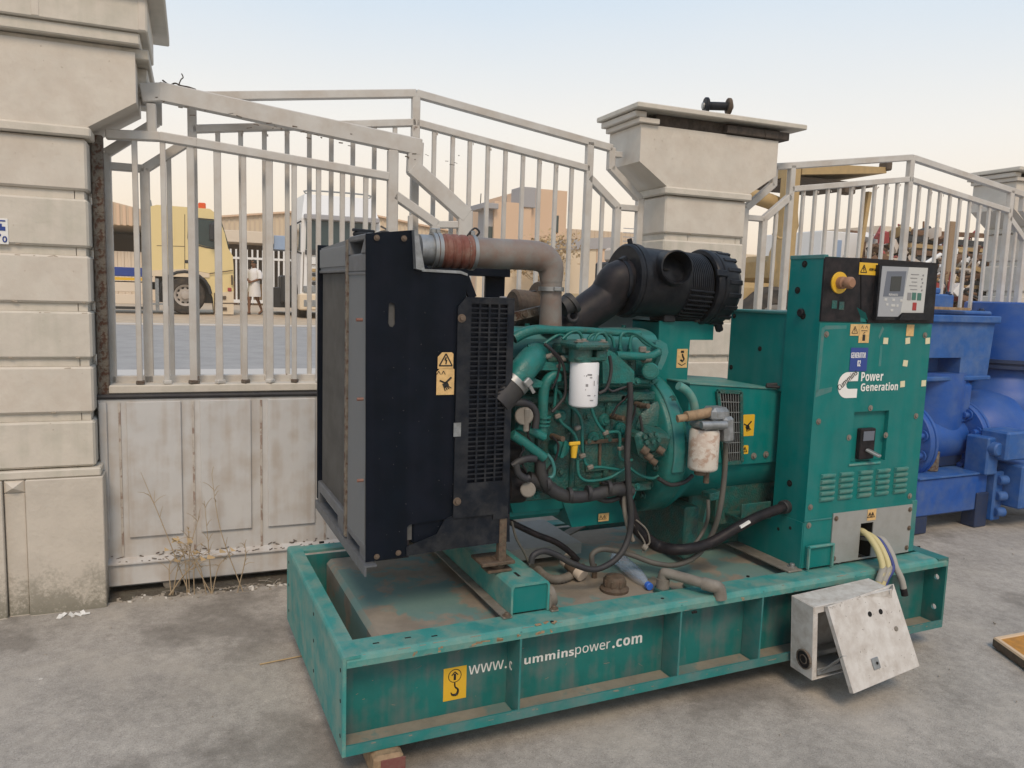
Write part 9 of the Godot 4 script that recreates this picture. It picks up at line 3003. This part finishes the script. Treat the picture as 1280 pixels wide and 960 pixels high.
func sky() -> Sky:
	var w := 512
	var h := 256
	var im := Image.create(w, h, false, Image.FORMAT_RGBF)
	var stops := [[-90.0, Color(0.20, 0.17, 0.14)], [-3.0, Color(0.34, 0.28, 0.22)], [0.0, Color(0.93, 0.73, 0.55)], [5.0, Color(0.95, 0.83, 0.68)], [11.0, Color(0.86, 0.84, 0.80)], [19.0, Color(0.62, 0.72, 0.82)], [35.0, Color(0.44, 0.57, 0.74)], [90.0, Color(0.26, 0.40, 0.62)]]
	var f := FastNoiseLite.new()
	f.seed = 3
	f.frequency = 0.012
	for j in h:
		var el := 90.0 - 180.0 * (j + 0.5) / h
		for i in w:
			var e := el
			if el > 0.0:
				e = maxf(el + f.get_noise_3d(cos(TAU * i / w) * 90.0, j * 2.0, sin(TAU * i / w) * 90.0) * 1.6, 0.0)
			var c: Color = stops[-1][1]
			for k in stops.size() - 1:
				if e >= stops[k][0] and e <= stops[k + 1][0]:
					c = stops[k][1].lerp(stops[k + 1][1], (e - stops[k][0]) / (stops[k + 1][0] - stops[k][0]))
			im.set_pixel(i, j, c)
	var m := PanoramaSkyMaterial.new()
	m.panorama = ImageTexture.create_from_image(im)
	m.energy_multiplier = 0.86
	var s := Sky.new()
	s.sky_material = m
	return s

func _ready() -> void:
	rng.seed = 20240
	font = SystemFont.new()
	font.font_names = PackedStringArray(["Droid Sans"])
	bold = SystemFont.new()
	bold.font_names = PackedStringArray(["Droid Sans"])
	bold.font_weight = 700
	# camera
	var cam := Camera3D.new()
	cam.name = "camera"
	cam.fov = 52.4092
	cam.near = 0.05
	cam.far = 2000.0
	cam.position = Vector3(-0.5231, 1.6133, 2.3597)
	cam.basis = Basis(Vector3.UP, -0.43095) * Basis(Vector3.RIGHT, -0.11715) * Basis(Vector3.BACK, 0.03217)
	add_child(cam, true)
	# sky, haze, exposure
	var we := WorldEnvironment.new()
	we.name = "world_environment"
	var env := Environment.new()
	env.background_mode = Environment.BG_SKY
	env.sky = sky()
	env.background_energy_multiplier = 1.0
	env.tonemap_mode = Environment.TONE_MAPPER_LINEAR
	env.tonemap_exposure = 1.3
	env.sdfgi_enabled = true
	env.ssao_enabled = true
	env.ssil_enabled = true
	env.fog_enabled = true
	env.fog_density = 0.0022
	env.fog_light_color = Color(0.97, 0.90, 0.80)
	we.environment = env
	add_child(we, true)
	# low, veiled evening sun behind the viewer's left shoulder
	var sun := DirectionalLight3D.new()
	sun.name = "sun"
	sun.light_energy = 0.5
	sun.light_color = Color(1.0, 0.90, 0.78)
	sun.light_angular_distance = 20.0
	sun.shadow_enabled = true
	sun.look_at_from_position(Vector3(-0.25, 1.0, 0.85), Vector3.ZERO)
	add_child(sun, true)
	materials()
	setting()
	pillar(-1.187, -1.82, true, "stone clad gate pillar with a heavy crown and a blue number plate", true)
	pillar(2.665, -1.93, false, "stone clad gate pillar with a broken cap band behind the air cleaner")
	pillar(6.48, -2.24, false, "stone clad gate pillar at the far end of the right fence")
	make_fence(0.764, "white steel bar fence with a raised centre behind the sliding gate", [-1.055, 1.0])
	make_fence(4.60, "white steel bar fence with a raised centre between the cabinet and the far pillar", [-1.0, 1.0])
	low_wall(-0.875, 2.37, "low wall with a stone coping behind the sliding gate's panels")
	low_wall(2.98, 6.19, "low wall with a stone coping behind the generator cabinet and blue pump")
	sliding_gate()
	generator()
	junction_box()
	cables()
	loose_items()
	pump()
	pipe_stub()
	wire()
	gap_shade_strip()
	weeds()
	ground_litter()
	cream_truck()
	white_truck()
	far_buildings()
	loader()
	scrap_yard()
	dry_tree()
	person()
